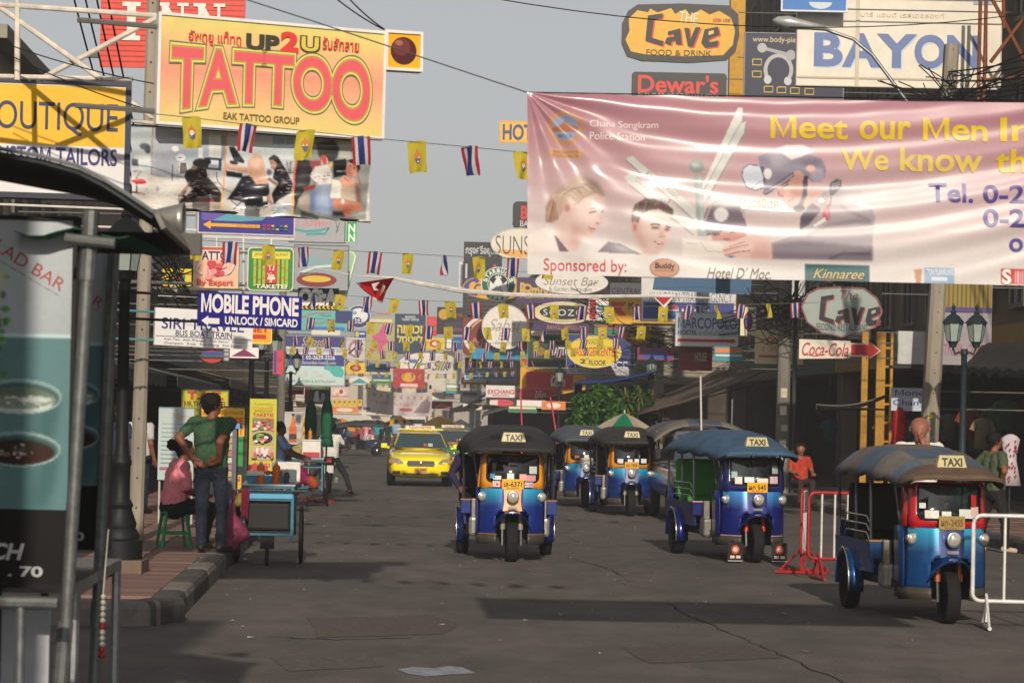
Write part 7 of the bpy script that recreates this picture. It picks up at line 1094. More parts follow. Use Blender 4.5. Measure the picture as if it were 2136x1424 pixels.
# ================================================================ lamp posts, poles, cables
IRON = M('#1c1f20', .55, .3, .3, 12); IRONG = M('#27363a', .55, .3, .3, 12); LANT = M('#8f9a92', .35, 0, .15, spec=.6)
def lantern(par, x, z, s=1.0, m=IRON):
    MB().lathe([(.05 * s, 0), (.07 * s, .06 * s), (.10 * s, .10 * s)], 6, (x, 0, z)).build('lantern_base', m, par)
    MB().lathe([(.10 * s, .0), (.155 * s, .30 * s)], 6, (x, 0, z + .1 * s)).build('lantern_glass', LANT, par)
    for i in range(6): a = i * math.pi / 3; MB().tube([(x + .102 * s * math.cos(a), .102 * s * math.sin(a), z + .1 * s), (x + .158 * s * math.cos(a), .158 * s * math.sin(a), z + .4 * s)], .007 * s, 4).build('lantern_bar', m, par)
    MB().lathe([(.19 * s, .40 * s), (.17 * s, .43 * s), (.09 * s, .52 * s), (.04 * s, .55 * s), (.05 * s, .58 * s), (.02 * s, .62 * s), (.035 * s, .66 * s), (.001, .72 * s)], 12, (x, 0, z)).build('lantern_roof', m, par, smooth='auto')
def lamp_post(label, px, D, z0=KH, two=True, m=IRON, plinth=True, hgt=2.95, py=1000):
    r = empty('lamp_post', (P(px, py, D).x, D, z0), 0, label, 'lamp post', 'old-style lamp posts')
    if plinth: MB().box((0, 0, .06), (.5, .5, .13)).build('plinth', M('#6b5a4e', .9, 0, .3, 5), r, bevel=.01)
    MB().lathe([(.22, .12), (.22, .30), (.19, .32), (.19, .36), (.15, .42), (.16, .46), (.11, .60), (.125, .64), (.09, .70), (.085, 1.0), (.10, 1.02), (.10, 1.06), (.075, 1.10), (.06, 1.2), (.05, hgt - .1), (.065, hgt - .08), (.05, hgt)], 14).build('column', m, r, smooth='auto')
    if two:
        MB().tube([(-.19, 0, hgt + .02), (-.15, 0, hgt - .08), (0, 0, hgt - .03), (.15, 0, hgt - .08), (.19, 0, hgt + .02)], .022, 6).build('arm', m, r, smooth=True); lantern(r, -.19, hgt + .02, 1, m); lantern(r, .19, hgt + .02, 1, m)
    else: lantern(r, 0, hgt, 1.1, m)
    return r
lamp_post('black cast-iron lamp post on a stone plinth beside the kiosk', 252, 24.1, two=False, hgt=2.75); lamp_post('black lamp post standing behind the travel sign', 524, 50, two=True, hgt=2.7, py=800); lamp_post('black lamp post behind the tall yellow-green banner', 556, 60, two=True, hgt=2.9, py=800); lamp_post('black lamp post near the two folded parasols', 606, 80, two=True, py=800)
lamp_post('dark green twin lantern post by the open garment shop', 2008, 41.5, m=IRONG, hgt=2.85, py=900); lamp_post('dark lamp post between the bushes and the brown awning', 1358, 76, m=IRONG, two=False, hgt=2.9, py=820); lamp_post('dark lamp post beside the red drink sign', 1166, 92, m=IRONG, two=False, hgt=2.9, py=840)
CONC = M('#8f8778', .85, 0, .35, 3, .2, stretch=(1, 1, .2)); CONC2 = M('#77746c', .85, 0, .35, 3, .2, stretch=(1, 1, .2))
def upole(label, px, py, D, hgt, wd, top=None, m=CONC, z0=KH):
    b = P(px, py, D); r = empty('utility_pole', (b.x, D, z0), YAW, label, 'utility pole', 'concrete utility poles'); lean = 0 if top is None else (P(top[0], top[1], D).x - b.x)
    w2 = wd / 2; MB().loft([[Vector((sx * w2 * f + lean * t, sy * w2 * f * 1.1, t * hgt)) for sx, sy in ((-1, -.6), (-.6, -1), (.6, -1), (1, -.6), (1, .6), (.6, 1), (-.6, 1), (-1, .6))] for t, f in ((0, 1), (.5, .9), (1, .8))]).build('shaft', m, r)
    for i in range(int(hgt / .35)): MB().lathe([(.012, -.003), (.012, 0)], 6, (lean * (i * .35 + .4) / hgt, -w2 * (1.1 - .2 * i * .35 / hgt) - .001, i * .35 + .4), 'Y').build('bolt_hole', M('#2b2824', .9), r)
    return r
upole('slim drilled concrete pole behind the tattoo billboard', 288, 900, 30, 7.6, .17, (322, 40)); pA = upole('grey concrete pole with stickers and conduit beside the courier sign', 1632, 900, 58.5, 9.2, .30, (1645, 300), CONC2); pB = upole('tan concrete pole topped by tangled cables before the money sign', 1932, 900, 44, 8.2, .30, (1985, 120))
upole('grey concrete pole behind the hotel sign', 586, 820, 74, 5.6, .26, None, CONC2)
MB().tube([(.24, -.05, 0), (.25, -.05, 5.5)], .05, 8).build('conduit', M('#3c3d3e', .6), pA)
for z_, c in ((1.1, '#c9ccc6'), (1.5, '#a9b8a4'), (1.9, '#cfcfca'), (.8, '#8f9aa4'), (2.3, '#b9b29a')): MB().box((random.uniform(-.03, .05), -.172, z_), (.15, .008, random.uniform(.14, .24))).build('sticker', M(c, .7, 0, .3, 20), pA)
MB().box((.03, -.172, 1.75), (.1, .01, .07)).build('tag_plate', M('#d2b81c', .5), pB); MB().box((.06, -.172, .9), (.14, .008, .3)).build('sticker', M('#cfd0ce', .7), pB); MB().box((0.2, -.2, 6.6), (.5, .12, .12)).build('crossarm', CONC2, pB)
sl_ = empty('street_lamp', P(1905, 240, 43.8), 0, 'silver street lamp on a long bent arm over the banner', 'street lamp'); o0 = sl_.location.copy()
MB().tube([P(x, y, 43.8) - o0 for x, y in ((1925, 280), (1892, 212), (1820, 115), (1780, 82), (1745, 70), (1712, 58))], .032, 8).build('arm', STEEL, sl_, smooth=True)
MB().loft([[P(x, 43, 43.8) - o0 + Vector((0, math.cos(R(t)) * w_, math.sin(R(t)) * h_ + (x - 1612) * -.0012)) for t in range(0, 360, 36)] for x, w_, h_ in ((1612, .02, .02), (1622, .12, .08), (1645, .16, .12), (1668, .13, .09), (1690, .09, .07), (1722, .05, .05))]).build('head', M('#b4b6b4', .35, .4, .15), sl_, smooth=True)
MB().lathe([(.001, -.17), (.09, -.14), (.13, -.06), (.12, -.03)], 14, tuple(P(1642, 43, 43.8) - o0)).build('bowl', M('#7d7c74', .2, 0, .1, spec=.7), sl_, smooth=True)
CAB = M('#141414', .7, 0, .2)
def cable(label, a, b, sag, r=.012, n=14):
    a, b = Vector(a), Vector(b); pts = [a * (1 - t) + b * t - Vector((0, 0, sag * 4 * t * (1 - t))) for t in [i / n for i in range(n + 1)]]
    o = MB().tube([p - a for p in pts], r, 5).build('power_cable', CAB, loc=a); return tag(o, label, 'cable', 'overhead cables')
rnd = random.Random(5)
for i in range(9): cable('black overhead cable running from the tan pole out past the right shops', P(1975 + rnd.uniform(-12, 12), 150 + 9 * i, 43.9), (SX(RF - .5, 30), 30, 7.4 + rnd.uniform(-.8, 1.2)), rnd.uniform(.1, .5), .014)
for i in range(9): cable('black overhead cable sagging between the tan pole and the grey pole', P(1975 + rnd.uniform(-10, 10), 150 + 9 * i, 44.1), P(1645 + rnd.uniform(-8, 8), 300 + rnd.uniform(0, 300), 58.4), rnd.uniform(.3, 1.0), .014)
for i in range(10): cable('black overhead cable running on from the grey pole along the shop fronts', P(1645 + rnd.uniform(-8, 8), 600 + rnd.uniform(-10, 80), 58.6), (SX(RF - 1.6 if i % 2 else 8.2, 100), 100, 3.6 + rnd.uniform(0, 2.6)), rnd.uniform(.3, 1.1), .016)
cable('thin wire passing over the bar sign and billboard', P(1000, -8, 34), P(2200, 20, 40), .35, .008); cable('thin wire from the billboard ball sign to the sky', P(680, -20, 19.8), P(800, 62, 19.75), .02, .006); cable('thin wire beside the first above the ball sign', P(712, -20, 19.8), P(802, 62, 19.76), .02, .006); cable('thin wire crossing the tailor sign truss', P(-20, 80, 19.4), P(420, 190, 19.5), .05, .005); cable('thin wire crossing lower before the truss', P(-20, 95, 19.4), P(330, 235, 19.5), .04, .005)
for i in range(4): cable('black cable descending behind the tailor sign', P(150 + 24 * i, -20, 29), P(300 + 14 * i, 480 + 12 * i, 36), .15, .012)
for i in range(5): cable('cable strung along the left shop fronts', P(330, 470 + 18 * i, 34), (SX(LF + 1.2, 95), 95, 4.2 + .25 * i), .5, .014)
def tangle(label, c, n, sx, sz, D, r=.011):
    m = MB(); rn = random.Random(n)
    for i in range(n):
        if i % 4 == 3:
            cx_, cz, rr, a0 = rn.gauss(0, sx * .3), rn.gauss(0, sz * .3), rn.uniform(.12, .38), rn.random() * 6; yy = rn.gauss(0, .2); m.tube([(cx_ + rr * math.cos(a0 + t * .35), yy + t * .01, cz + rr * .8 * math.sin(a0 + t * .35)) for t in range(rn.randint(10, 19))], r, 4)
        else:
            a = Vector((-sx * rn.uniform(.2, 1), rn.gauss(0, .3), rn.gauss(0, sz * .4))); b = Vector((sx * rn.uniform(.2, 1), rn.gauss(0, .3), rn.gauss(0, sz * .4))); sg = rn.uniform(.02, .5); k = rn.uniform(-.2, .2)
            m.tube([a * (1 - t) + b * t + Vector((0, 0, -sg * 4 * t * (1 - t) + k * math.sin(6.28 * t))) for t in [q / 14 for q in range(15)]], r, 4)
    o = m.build('cable_tangle', CAB, loc=P(*c, D), kind='stuff'); return tag(o, label, 'cables')
tangle('tangle of black cables around the tan pole top', (1985, 175), 18, 1.4, .5, 43.7); tangle('tangle of black cables at the grey pole under the banner', (1640, 640), 34, 1.0, 1.0, 58); tangle('tangle of cables behind the massage and hostel signs', (1400, 720), 54, 2.0, .9, 80); tangle('tangle of cables in front of the cream shop house', (330, 540), 30, .7, 1.0, 40); tangle('tangle of cables behind the long white oval', (1290, 640), 40, 1.6, 1.2, 84)
rf = empty('rusty_frame_tower', P(2060, 215, 47), 0, 'rusty steel lattice beside the cream billboard', 'steel tower'); o0 = rf.location.copy(); RU = M('#7d4a2c', .8, .2, .4, 9)
for a, b in (((2046, -40), (2040, 230)), ((2058, -40), (2052, 230)), ((2060, -20), (2150, 150)), ((2150, 160), (2044, 168)), ((2140, -10), (2140, 220)), ((2066, 130), (2150, 20)), ((2094, -40), (2094, 60))): MB().tube([P(*a, 47) - o0, P(*b, 47) - o0], .035, 6).build('member', RU, rf)
ym = empty('yellow_mast', (P(1526, 600, 72).x, 72, 0), YAW, 'tall yellow square mast behind the bar and whisky signs', 'mast'); MB().box((0, 0, 10.2), (.42, .3, 7.6)).build('shaft', M('#b98a1c', .5, 0, .2), ym); [MB().tube([(.2, 0, z_), (3.4, 0, z_ + .3)], .03, 6).build('stay', DARKSTEEL, ym) for z_ in (9, 10.2, 11.4, 12.6)]
# ================================================================ left pavement: boards, carts, parasols
def stand(name, label, x0, y0, x1, y1, D, face, els, legs=True, frame=None, cat='sign board', th=.05, gy=None):
    r = sign(name, label, cat, x0, y0, x1, y1, D, face, els, frame=frame, fw=2, th=th)
    for k in (-1, 1): MB().tube([(k * (r['W'] / 2 - .02), .03, .01), (k * (r['W'] / 2 - .02), .05, KH - r.location.z)], .016, 6).build('leg', M('#b0aca2', .5) if not frame else DARKSTEEL, r)
    return r
stand('menu_stand', 'white menu board on thin legs with faded print', 332, 848, 406, 1000, 35, '#a9b6b4', [T('Menu', 360, 860, 398, 874, '#b0946a', sh=.3)] + [('r', 338, 882 + 9 * i, 338 + random.uniform(30, 58), 884 + 9 * i, '#8a9694') for i in range(11)] + [('r', 336, 974, 356, 978, '#a05a5a')])
stand('travel_stand', 'yellow-green travel board with red capitals behind the man', 380, 812, 478, 1000, 38.5, '#b3ab26', [T('T.A.T.', 393, 817, 466, 832, '#b02c24', b=.06), T('MR.THAI TRAVEL', 386, 836, 474, 847, '#3a3a1c', b=.03), T('WORLD WIDE', 388, 850, 470, 858, '#6a6420')] + [('r', 384, 864 + 10 * i, 470, 867 + 10 * i, '#7d7820') for i in range(12)], frame='#5c5a3a')
stand('restaurant_stand', 'yellow restaurant light box with red capitals in a dark frame', 418, 846, 518, 1030, 36.5, '#23262a', [('r', 422, 849, 512, 908, '#dca41a'), T('ร้านอาหารญี่ปุ่น ทาเคเทอิ', 426, 853, 508, 866, '#5a4418'), T('JAPANESE', 424, 869, 509, 886, '#c2341e', b=.03), T('RESTAURANT', 424, 889, 509, 904, '#c2341e', b=.03), ('r', 484, 908, 510, 970, '#2e8a3c'), ('r', 494, 912, 500, 968, '#b83a2c'), ('r', 488, 988, 508, 1028, '#d2a41c'), T('IN', 492, 992, 504, 1002, '#a8302c', b=.04)], frame='#3a3d42', th=.16)
fd = [T('ร้านอาหารญี่ปุ่น', 532, 839, 570, 846, '#5a5a1c'), T('ทาเคเทอิ', 530, 847, 570, 853, '#b8442c'), T('JAPANESE RESTAURANT', 531, 854, 570, 860, '#5a5a24'), T('TAKETEI', 529, 861, 571, 868, '#b8442c', b=.04), ('r', 528, 871, 573, 897, '#8a6a60'), ('r', 527, 899, 574, 927, '#a8a070'), ('e', 550, 913, 21, 12, '#2a2422'), ('r', 526, 930, 574, 958, '#b9a090'), arrow(566, 969, 528, 3.5, 9, 6, '#b03028'), T('WELCOME', 536, 967, 564, 972, '#d8d0b0', b=.02)]
for i in range(26): fd.append(('e', random.uniform(530, 571), random.uniform(874, 895), 4, 3, random.choice(['#b03a3a', '#d0c4bc', '#c87a70', '#6a8a4a'])))
for i in range(12): fd.append(('e', random.uniform(536, 566), random.uniform(905, 921), 4, 3, random.choice(['#b8403c', '#d8d2c8', '#d0a49a', '#6f9a50'])))
for i in range(9): fd.append(('e', 531 + 5 * i, random.uniform(938, 952), 4, 7, random.choice(['#c98f80', '#a86a5c', '#d6cfc8'])))
stand('food_banner', 'tall yellow-green banner with dish photographs and a welcome arrow', 522, 831, 578, 981, 39, '#bdb534', fd)
stand('bottle_poster', 'grey poster with a big orange soft drink bottle', 594, 858, 632, 926, 50, '#b4b0a8', [('p', [(610, 866), (614, 866), (615, 878), (620, 892), (620, 922), (604, 922), (604, 892), (609, 878)], '#d06a34'), ('r', 604, 904, 620, 915, '#3a3434'), ('r', 609, 862, 615, 867, '#3a3434')])
stand('red_yellow_board', 'small red and yellow board behind the drink poster', 632, 872, 648, 925, 56, '#c9a82c', [('r', 633, 882, 647, 890, '#b83a2c'), ('r', 633, 900, 647, 908, '#b83a2c'), ('r', 633, 915, 647, 922, '#b83a2c')])
pr_ = stand('postcard_rack', 'narrow upright rack of small picture cards beside the man in green', 474, 893, 496, 1062, 30.2, '#5f6268', [('r', 476, 898 + 14 * i, 487, 909 + 14 * i, c) for i, c in enumerate(['#c9b8a4', '#b98a6a', '#a89a6a', '#b06a5a', '#c4bcb0', '#a87a8a', '#b9a070', '#9a8a7a'])], th=.2); MB().box((0, 0, pr_['H'] + .03), (.2, .25, .06)).build('rack_top', M('#5a8fc0', .5), pr_)
LB = M('#386c7c', .55, 0, .35, 8)
def cart(label, px, py, D, w_=.64, L=1.1):
    c = empty('food_cart', (P(px, py, D).x, D, 0), YAW, label, 'food cart', 'street food carts')
    for sx in (-1, 1):
        for sy in (0, 1): MB().box((sx * w_ / 2, sy * L, .62), (.035, .035, .62)).build('post', LB, c)
    for z_ in (.36, .76, .90):
        for sy in (0, 1): MB().box((0, sy * L, z_), (w_ - .04, .033, .03)).build('rail', LB, c)
        for sx in (-1, 1): MB().box((sx * w_ / 2, L / 2, z_), (.033, L - .04, .03)).build('rail', LB, c)
    MB().box((0, L / 2, .345), (w_ - .05, L - .05, .012)).build('shelf', M('#7a7a74', .5, .3), c); MB().box((0, L / 2, .925), (w_ + .06, L + .04, .018)).build('tray', M('#a9adb0', .3, .6, .2), c)
    MB().tube([(-w_ / 2 - .12, -.08, .86), (w_ / 2 + .16, -.08, .86)], .014, 6).build('handle', CHROME, c)
    w = wheel(c, (w_ / 2 + .09, L * .55, .335), .335, .045, M('#5a5a5c', .4, .5), 28, .9); w2_ = wheel(c, (-w_ / 2 - .09, L * .55, .335), .335, .045, M('#5a5a5c', .4, .5), 28, .9)
    for i in range(8):
        a = i * PI / 4
        for ww in (w, w2_): MB().tube([(0, .03 * math.cos(a), .03 * math.sin(a)), (0, .3 * math.cos(a), .3 * math.sin(a))], .003, 4).build('spoke', CHROME, ww)
    wheel(c, (0, .02, .1), .1, .04, STEEL, 16); MB().box((0, .05, .27), (.16, .05, .16)).build('fork', DARKSTEEL, c); return c
c1 = cart('light blue food cart with plastic tub and sauce bottles', 556, 1180, 29.0, .56)
MB().box((0, .5, .56), (.52, .9, .32)).build('burner_box', M('#1c1c1c', .6), c1, bevel=.03)
def tub(label, x, y, z, sx, sy, h, col, par_loc):
    o = MB(); o.loft([[Vector((a * sx / 2 * f, b * sy / 2 * f, zz)) for a, b in ((-1, -1), (1, -1), (1, 1), (-1, 1))] for zz, f in ((0, .85), (h, 1), (h, .94), (.02, .8))]); t = o.build('plastic_tub', M(col, .35, 0, .1, transl=.2), loc=(par_loc[0] + x, par_loc[1] + y, z)); t.rotation_euler = (0, 0, YAW); return tag(t, label, 'tub')
L1 = c1.location; tub('blue plastic tub hanging in the front of the cart', 0, -.03, .76, .5, .25, .135, '#4a9ac4', L1) if False else None
tub('pale blue plastic tub on the cart tray', -.04, .35, .936, .52, .5, .09, '#5aa4cc', L1); MB().box((0, -.025, .82), (.56, .02, .1)).build('blue_panel', M('#5aa4c4', .4), c1)
def bottle(label, x, y, z, col, s=1.0):
    b = empty('sauce_bottle', (x, y, z), 0, label, 'bottle', 'bottles on the front cart'); MB().lathe([(.033 * s, 0), (.036 * s, .01), (.036 * s, .15 * s), (.028 * s, .17 * s), (.014 * s, .175 * s)], 12).build('body', M(col, .3, 0, .08), b, smooth='auto'); MB().lathe([(.016 * s, .175 * s), (.012 * s, .2 * s), (.004 * s, .225 * s)], 10).build('cap', M('#c9b8a0', .4), b, smooth=True); return b
bottle('orange sauce bottle standing nearer the kerb on the cart', L1.x - .1, L1.y + .12, .936, '#d0661a', 1.25); bottle('orange sauce bottle standing nearer the cart wheel', L1.x + .08, L1.y + .1, .936, '#cf6014', 1.25); bottle('dark sauce jar beside the orange bottles', L1.x + .2, L1.y + .08, .936, '#4a3428', .8)
tb = MB().box((-.1, .55, .0), (.3, .3, .1)).build('food_box', M('#d9c4a4', .6), loc=(L1.x - .05, L1.y + .3, .99), bevel=.01); tag(tb, 'cream food box at the back of the cart tray', 'box')
for k, (x_, y_, w_, d_, h_, c_, lb) in enumerate(((-.16, .16, .2, .2, .05, '#d9cdb8', 'shallow cream dish on the cart tray'), (.16, .5, .22, .3, .16, '#b9c4c6', 'clear food case at the cart back'), (-.2, .8, .2, .22, .2, '#c23c4c', 'red food tin at the cart back'), (.12, .9, .3, .2, .24, '#d8d4c8', 'white polystyrene box at the cart back'))):
    o = MB().box((0, 0, h_ / 2), (w_, d_, h_)).build('food_container', M(c_, .4, 0, .15), loc=(L1.x + x_, L1.y + y_, 1.03 if k in (0,) else .937), bevel=.012); o.rotation_euler = (0, 0, YAW + .1 * k); tag(o, lb, 'container')
for k in range(14): o = MB().lathe([(.001, 0), (.028, .01), (.032, .03), (.02, .05), (.001, .056)], 8).build('snack', M(random.choice(['#c9803c', '#b85a2c', '#d8b04a', '#a8402c', '#6f9a3a']), .5), smooth=True); o.location = (L1.x - .24 + .07 * (k % 6), L1.y + .2 + .1 * (k // 6), 1.03); tag(o, 'small fried snack laid out on the cart tub', 'snack', 'snacks on the front cart')
def bag(label, prims, col, loc, k=.05, res=.016): o = blob_obj('plastic_bag', prims, {'b': M(col, .35, 0, .4, 18, 1.0, transl=.45)}, res, k, (), None, loc); return tag(o, label, 'bag')
bag('pink plastic bag bulging from the cart handle', [((-.02, 0, .28), (0, 0, .12), .05, .13, 'b'), ((.05, 0, .1), (.14, 0, .02), .1, .07, 'b'), ((-.08, 0, .12), (-.02, 0, -.06), .07, .1, 'b'), ((0, 0, .3), (.02, 0, .5), .03, .02, 'b'), ((.06, 0, .0), (.0, 0, -.1), .09, .06, 'b'), ((-.1, 0, .32), (-.06, 0, .2), .02, .05, 'b')], '#a04a6c', (L1.x - .40, L1.y - .06, .33))
bag('yellowish bag tied above the pink one', [((0, 0, 0), (.03, 0, .14), .06, .03, 'b')], '#a8984a', (L1.x - .33, L1.y - .02, .72))
rc = MB(); rc.grid(lambda u, v: Vector(((u - .5) * (.10 - .03 * v), .02 * math.sin(u * 9 + v * 2), -v * .34 + .03 * math.sin(u * 4))), 10, 8); tag(rc.build('cloth_rag', M('#6e1430', .85, 0, .3), loc=(L1.x - .25, L1.y - .11, .87), smooth=True, solid=.004), 'dark red rag draped on the cart handle', 'rag')
c2 = cart('dark food cart with a white cool box further up the kerb', 640, 1057, 48.5, .56, 1.0); L2 = c2.location
bx = empty('cool_box', (L2.x + .05, L2.y + .25, .936), YAW, 'white cool box standing on the rear food cart', 'box'); MB().box((0, 0, .16), (.36, .5, .32)).build('box', M('#d2cec6', .5), bx, bevel=.02); MB().box((0, 0, .335), (.38, .52, .03)).build('lid', M('#c9c6c0', .5), bx, bevel=.01); MB().box((0, -.256, .06), (.32, .012, .1)).build('label', M('#b03a44', .5), bx)
bag('magenta plastic bag hanging from the rear cart', [((0, 0, .2), (-.02, 0, .02), .05, .15, 'b'), ((.05, 0, .02), (.16, 0, -.1), .13, .1, 'b'), ((-.05, 0, .05), (0, 0, -.12), .1, .1, 'b')], '#a02868', (L2.x - .18, L2.y - .12, .62)); bag('bag of oranges hanging beside the magenta bag', [((0, 0, 0), (.06, 0, -.06), .1, .09, 'b')], '#c85a34', (L2.x + .08, L2.y - .14, .5)); bag('pale bag of food on the rear cart', [((0, 0, .05), (.05, 0, .12), .14, .1, 'b')], '#c2b478', (L2.x - .22, L2.y + .3, 1.0))
bottle('orange bottle on top of the white cool box', L2.x + .02, L2.y + .2, 1.29, '#c8741c', 1.0)
def parasol_closed(label, px, py_top, D, hgt, col, r=.16):
    b = P(px, py_top, D); p = empty('folded_parasol', (b.x, D, 0), 0, label, 'parasol', 'folded parasols'); zt = b.z
    m = MB(); n = 24; rings = []
    for t, f in ((0, .1), (.05, .45), (.2, .8), (.5, .92), (.8, .8), (.86, 1.0), (1, 1.15)): rings.append([Vector((r * f * (1 + .18 * math.sin(8 * 2 * PI * j / n + t * 3)) * math.cos(2 * PI * j / n), r * f * (1 + .18 * math.sin(8 * 2 * PI * j / n + t * 3)) * math.sin(2 * PI * j / n), zt - t * hgt)) for j in range(n)])
    m.loft(rings).build('canopy', M(col, .7, 0, .25, 7), p, smooth=True); MB().tube([(0, 0, 0), (0, 0, zt + .06)], .02, 8).build('pole', M('#5a4a44', .5), p); MB().lathe([(.22, 0), (.22, .04), (.05, .07), (.04, .3)], 14).build('base', M('#7a2a28', .6), p); MB().tube([(r * 1.02 * math.cos(a * PI / 6), r * 1.02 * math.sin(a * PI / 6), zt - hgt * .8) for a in range(13)], .012, 5).build('strap', M(col, .7), p)
parasol_closed('folded green parasol nearer the shop fronts', 649, 832, 52, .98, '#0d4a34', .12); parasol_closed('folded green parasol nearer the motorbike', 683, 828, 51, 1.0, '#0f5238', .12); parasol_closed('folded red parasol beside the yellow frame', 1876, 846, 46.5, .75, '#a8141c', .13)
mbk = empty('motorbike', (bk[0], 57.2, 0), YAW, 'motorbike with green trim and a red tail lamp, ridden by the man in white', 'motorbike'); BD = M('#1c1f20', .4, .2)
wheel(mbk, (0, .0, .28), .28, .1, STEEL); wheel(mbk, (0, 1.22, .28), .28, .09, STEEL)
MB().loft([[Vector((w_ * math.cos(R(t)), y, z_ + h_ * math.sin(R(t)))) for t in range(0, 360, 36)] for y, w_, h_, z_ in ((-.2, .06, .04, .74), (0, .13, .09, .70), (.4, .14, .13, .64), (.8, .1, .2, .55), (1.0, .08, .2, .6), (1.1, .05, .1, .8))]).build('body', BD, mbk, smooth=True)
MB().box((0, .2, .8), (.24, .7, .08)).build('seat', BLACK, mbk, bevel=.03); MB().box((0, -.26, .74), (.11, .05, .09)).build('tail_lamp', M('#b01414', .25, 0, .1), mbk, bevel=.01); MB().box((0, -.28, .56), (.2, .015, .17)).build('number_plate', M('#c4c2b8', .5), mbk)
for s in (-1, 1): MB().box((s * .13, .05, .68), (.02, .45, .06)).build('trim', M('#3a9a2c', .4), mbk); MB().tube([(s * .05, 1.2, .3), (s * .07, 1.02, .95)], .02, 6).build('fork', STEEL, mbk); MB().tube([(0, 1.0, .98), (s * .3, .88, 1.02)], .014, 6).build('handlebar', BLACK, mbk); MB().lathe([(.001, -.01), (.05, 0), (.001, .01)], 10, (s * .3, .9, 1.14), 'Y').build('mirror', BLACK, mbk)
MB().tube([(.16, -.3, .3), (.16, .5, .32)], .045, 8).build('exhaust', CHROME, mbk)
# ================================================================ right side: barriers, plants, awnings, clutter
def barrier(label, px, py, D, w_, yaw, fr, bars, sx=0, nb=6, plate=False):
    b = empty('crowd_barrier', (P(px, py, D).x, D, 0), yaw, label, 'barrier', 'crowd barriers'); fm = M(fr, .45, .1, .25, 10); bm_ = M(bars, .5, .1, .2, 10); z0, z1 = .24, .98; r = .07
    pts = []
    for cx_, cz, t0 in ((w_ / 2 - r, z1 - r, 0), (-w_ / 2 + r, z1 - r, 90), (-w_ / 2 + r, z0 + r, 180), (w_ / 2 - r, z0 + r, 270)): pts += [(cx_ + r * math.cos(R(t0 + 22.5 * i)), 0, cz + r * math.sin(R(t0 + 22.5 * i))) for i in range(5)]
    MB().tube(pts + pts[:1], .019, 8, cap=False).build('frame', fm, b, smooth=True)
    for i in range(1, nb): x = -w_ / 2 + w_ * i / nb; MB().tube([(x, 0, z0), (x, 0, z1)], .013 if not plate else .02, 6).build('bar', bm_, b)
    if plate: MB().box((0, -.025, .85), (w_ - .1, .01, .22)).build('plate', M('#8d8f94', .5, .3), b)
    for s in (-1, 1):
        x = s * (w_ / 2 - .12)
        MB().tube([(x, 0, z0), (x, 0, .06)], .018, 6).build('foot_post', fm, b); MB().tube([(x, -.3, .025), (x, .3, .025)], .018, 6).build('foot', fm, b)
        for q in (-1, 1): MB().tube([(x, q * .26, .035), (x, 0, .3)], .012, 6).build('brace', fm, b)
    return b
barrier('red barrier turned edge-on with white bars and a grey plate', 1674, 1190, 29.8, .8, R(80), '#a02a2a', '#c4c0ba', nb=8, plate=True); barrier('red-framed barrier with white bars behind the patchwork taxi', 1806, 1215, 28.6, 1.35, R(8), '#a02a2a', '#c9c5be', nb=9); barrier('white tube barrier beside the patchwork taxi wheel', 2192, 1290, 21.9, 1.35, R(-4), '#c9c8c4', '#cdcbc2', nb=5)
wheel(None, (0, 0, 0), .04, .03, STEEL, 10) if False else None
def leaves(name, label, c, prims, n, size, cols, stems=(), cat='plant', long=1.0):
    r = empty(name, c, 0, label, cat); rn = random.Random(n); m = MB()
    for i in range(n):
        ax, ay, az, rx, ry, rz_ = rn.choice(prims); d = Vector((rn.gauss(0, 1), rn.gauss(0, 1), rn.gauss(0, 1))).normalized() * rn.random() ** .4; p = Vector((ax + d.x * rx, ay + d.y * ry, az + d.z * rz_)); s = size * rn.uniform(.6, 1.3); a = Vector((rn.gauss(0, 1), rn.gauss(0, 1), rn.gauss(0, .6) + .2)).normalized(); b_ = a.cross(Vector((rn.gauss(0, 1), rn.gauss(0, 1), rn.gauss(0, 1)))).normalized()
        m.add([p - a * s * long, p + b_ * s * .45, p + a * s * long, p - b_ * s * .45 + Vector((0, 0, -.2 * s))], [(0, 1, 2, 3)], rn.randrange(len(cols)))
    m.build('foliage', [M(c_, .55, 0, .2, transl=.3) for c_ in cols], r)
    for a, b_, rr in stems: MB().tube([a, b_], rr, 6).build('stem', M('#4a3c2c', .9, 0, .3), r)
    return r
GR = ['#3c6222', '#4a7a2a', '#2c4c1a', '#5c8a34']
b0 = P(1238, 905, 62); b0.z = KH; leaves('leafy_bush', 'bright green leafy bush behind the parked taxis', b0, [(0, 0, 1.6, .5, .4, .5), (-.4, 0, 1.4, .34, .3, .36), (.5, .1, 1.45, .4, .3, .4), (.15, 0, 2.15, .36, .3, .34), (-.25, .1, 1.95, .34, .3, .3), (.75, 0, 1.1, .35, .3, .35), (-.55, 0, 1.0, .3, .3, .3), (.5, 0, 1.9, .25, .25, .25)], 2700, .07, GR, [((0, 0, .3), (.05, 0, 1.3), .03), ((0, 0, .5), (-.3, 0, 1.1), .02), ((.05, 0, .6), (.35, 0, 1.2), .02)]); pot = MB().lathe([(.2, 0), (.26, .35), (.28, .36), (.25, .36)], 14).build('plant_pot', M('#6a3c2c', .8), loc=b0, smooth='auto'); tag(pot, 'brown clay pot holding the leafy bush', 'pot')
b1 = P(1296, 905, 66); b1.z = KH; leaves('leafy_bush', 'darker leafy shrub behind the green and beige parasol', b1, [(0, 0, 1.7, .5, .4, .5), (.45, 0, 2.1, .4, .3, .45), (-.3, 0, 2.2, .35, .3, .35), (.7, 0, 1.5, .4, .3, .4)], 1500, .075, ['#2c4a1e', '#3a5c26', '#233c18'], [((0, 0, 0), (.05, 0, 1.7), .04), ((0, 0, .8), (.5, 0, 1.9), .025)])
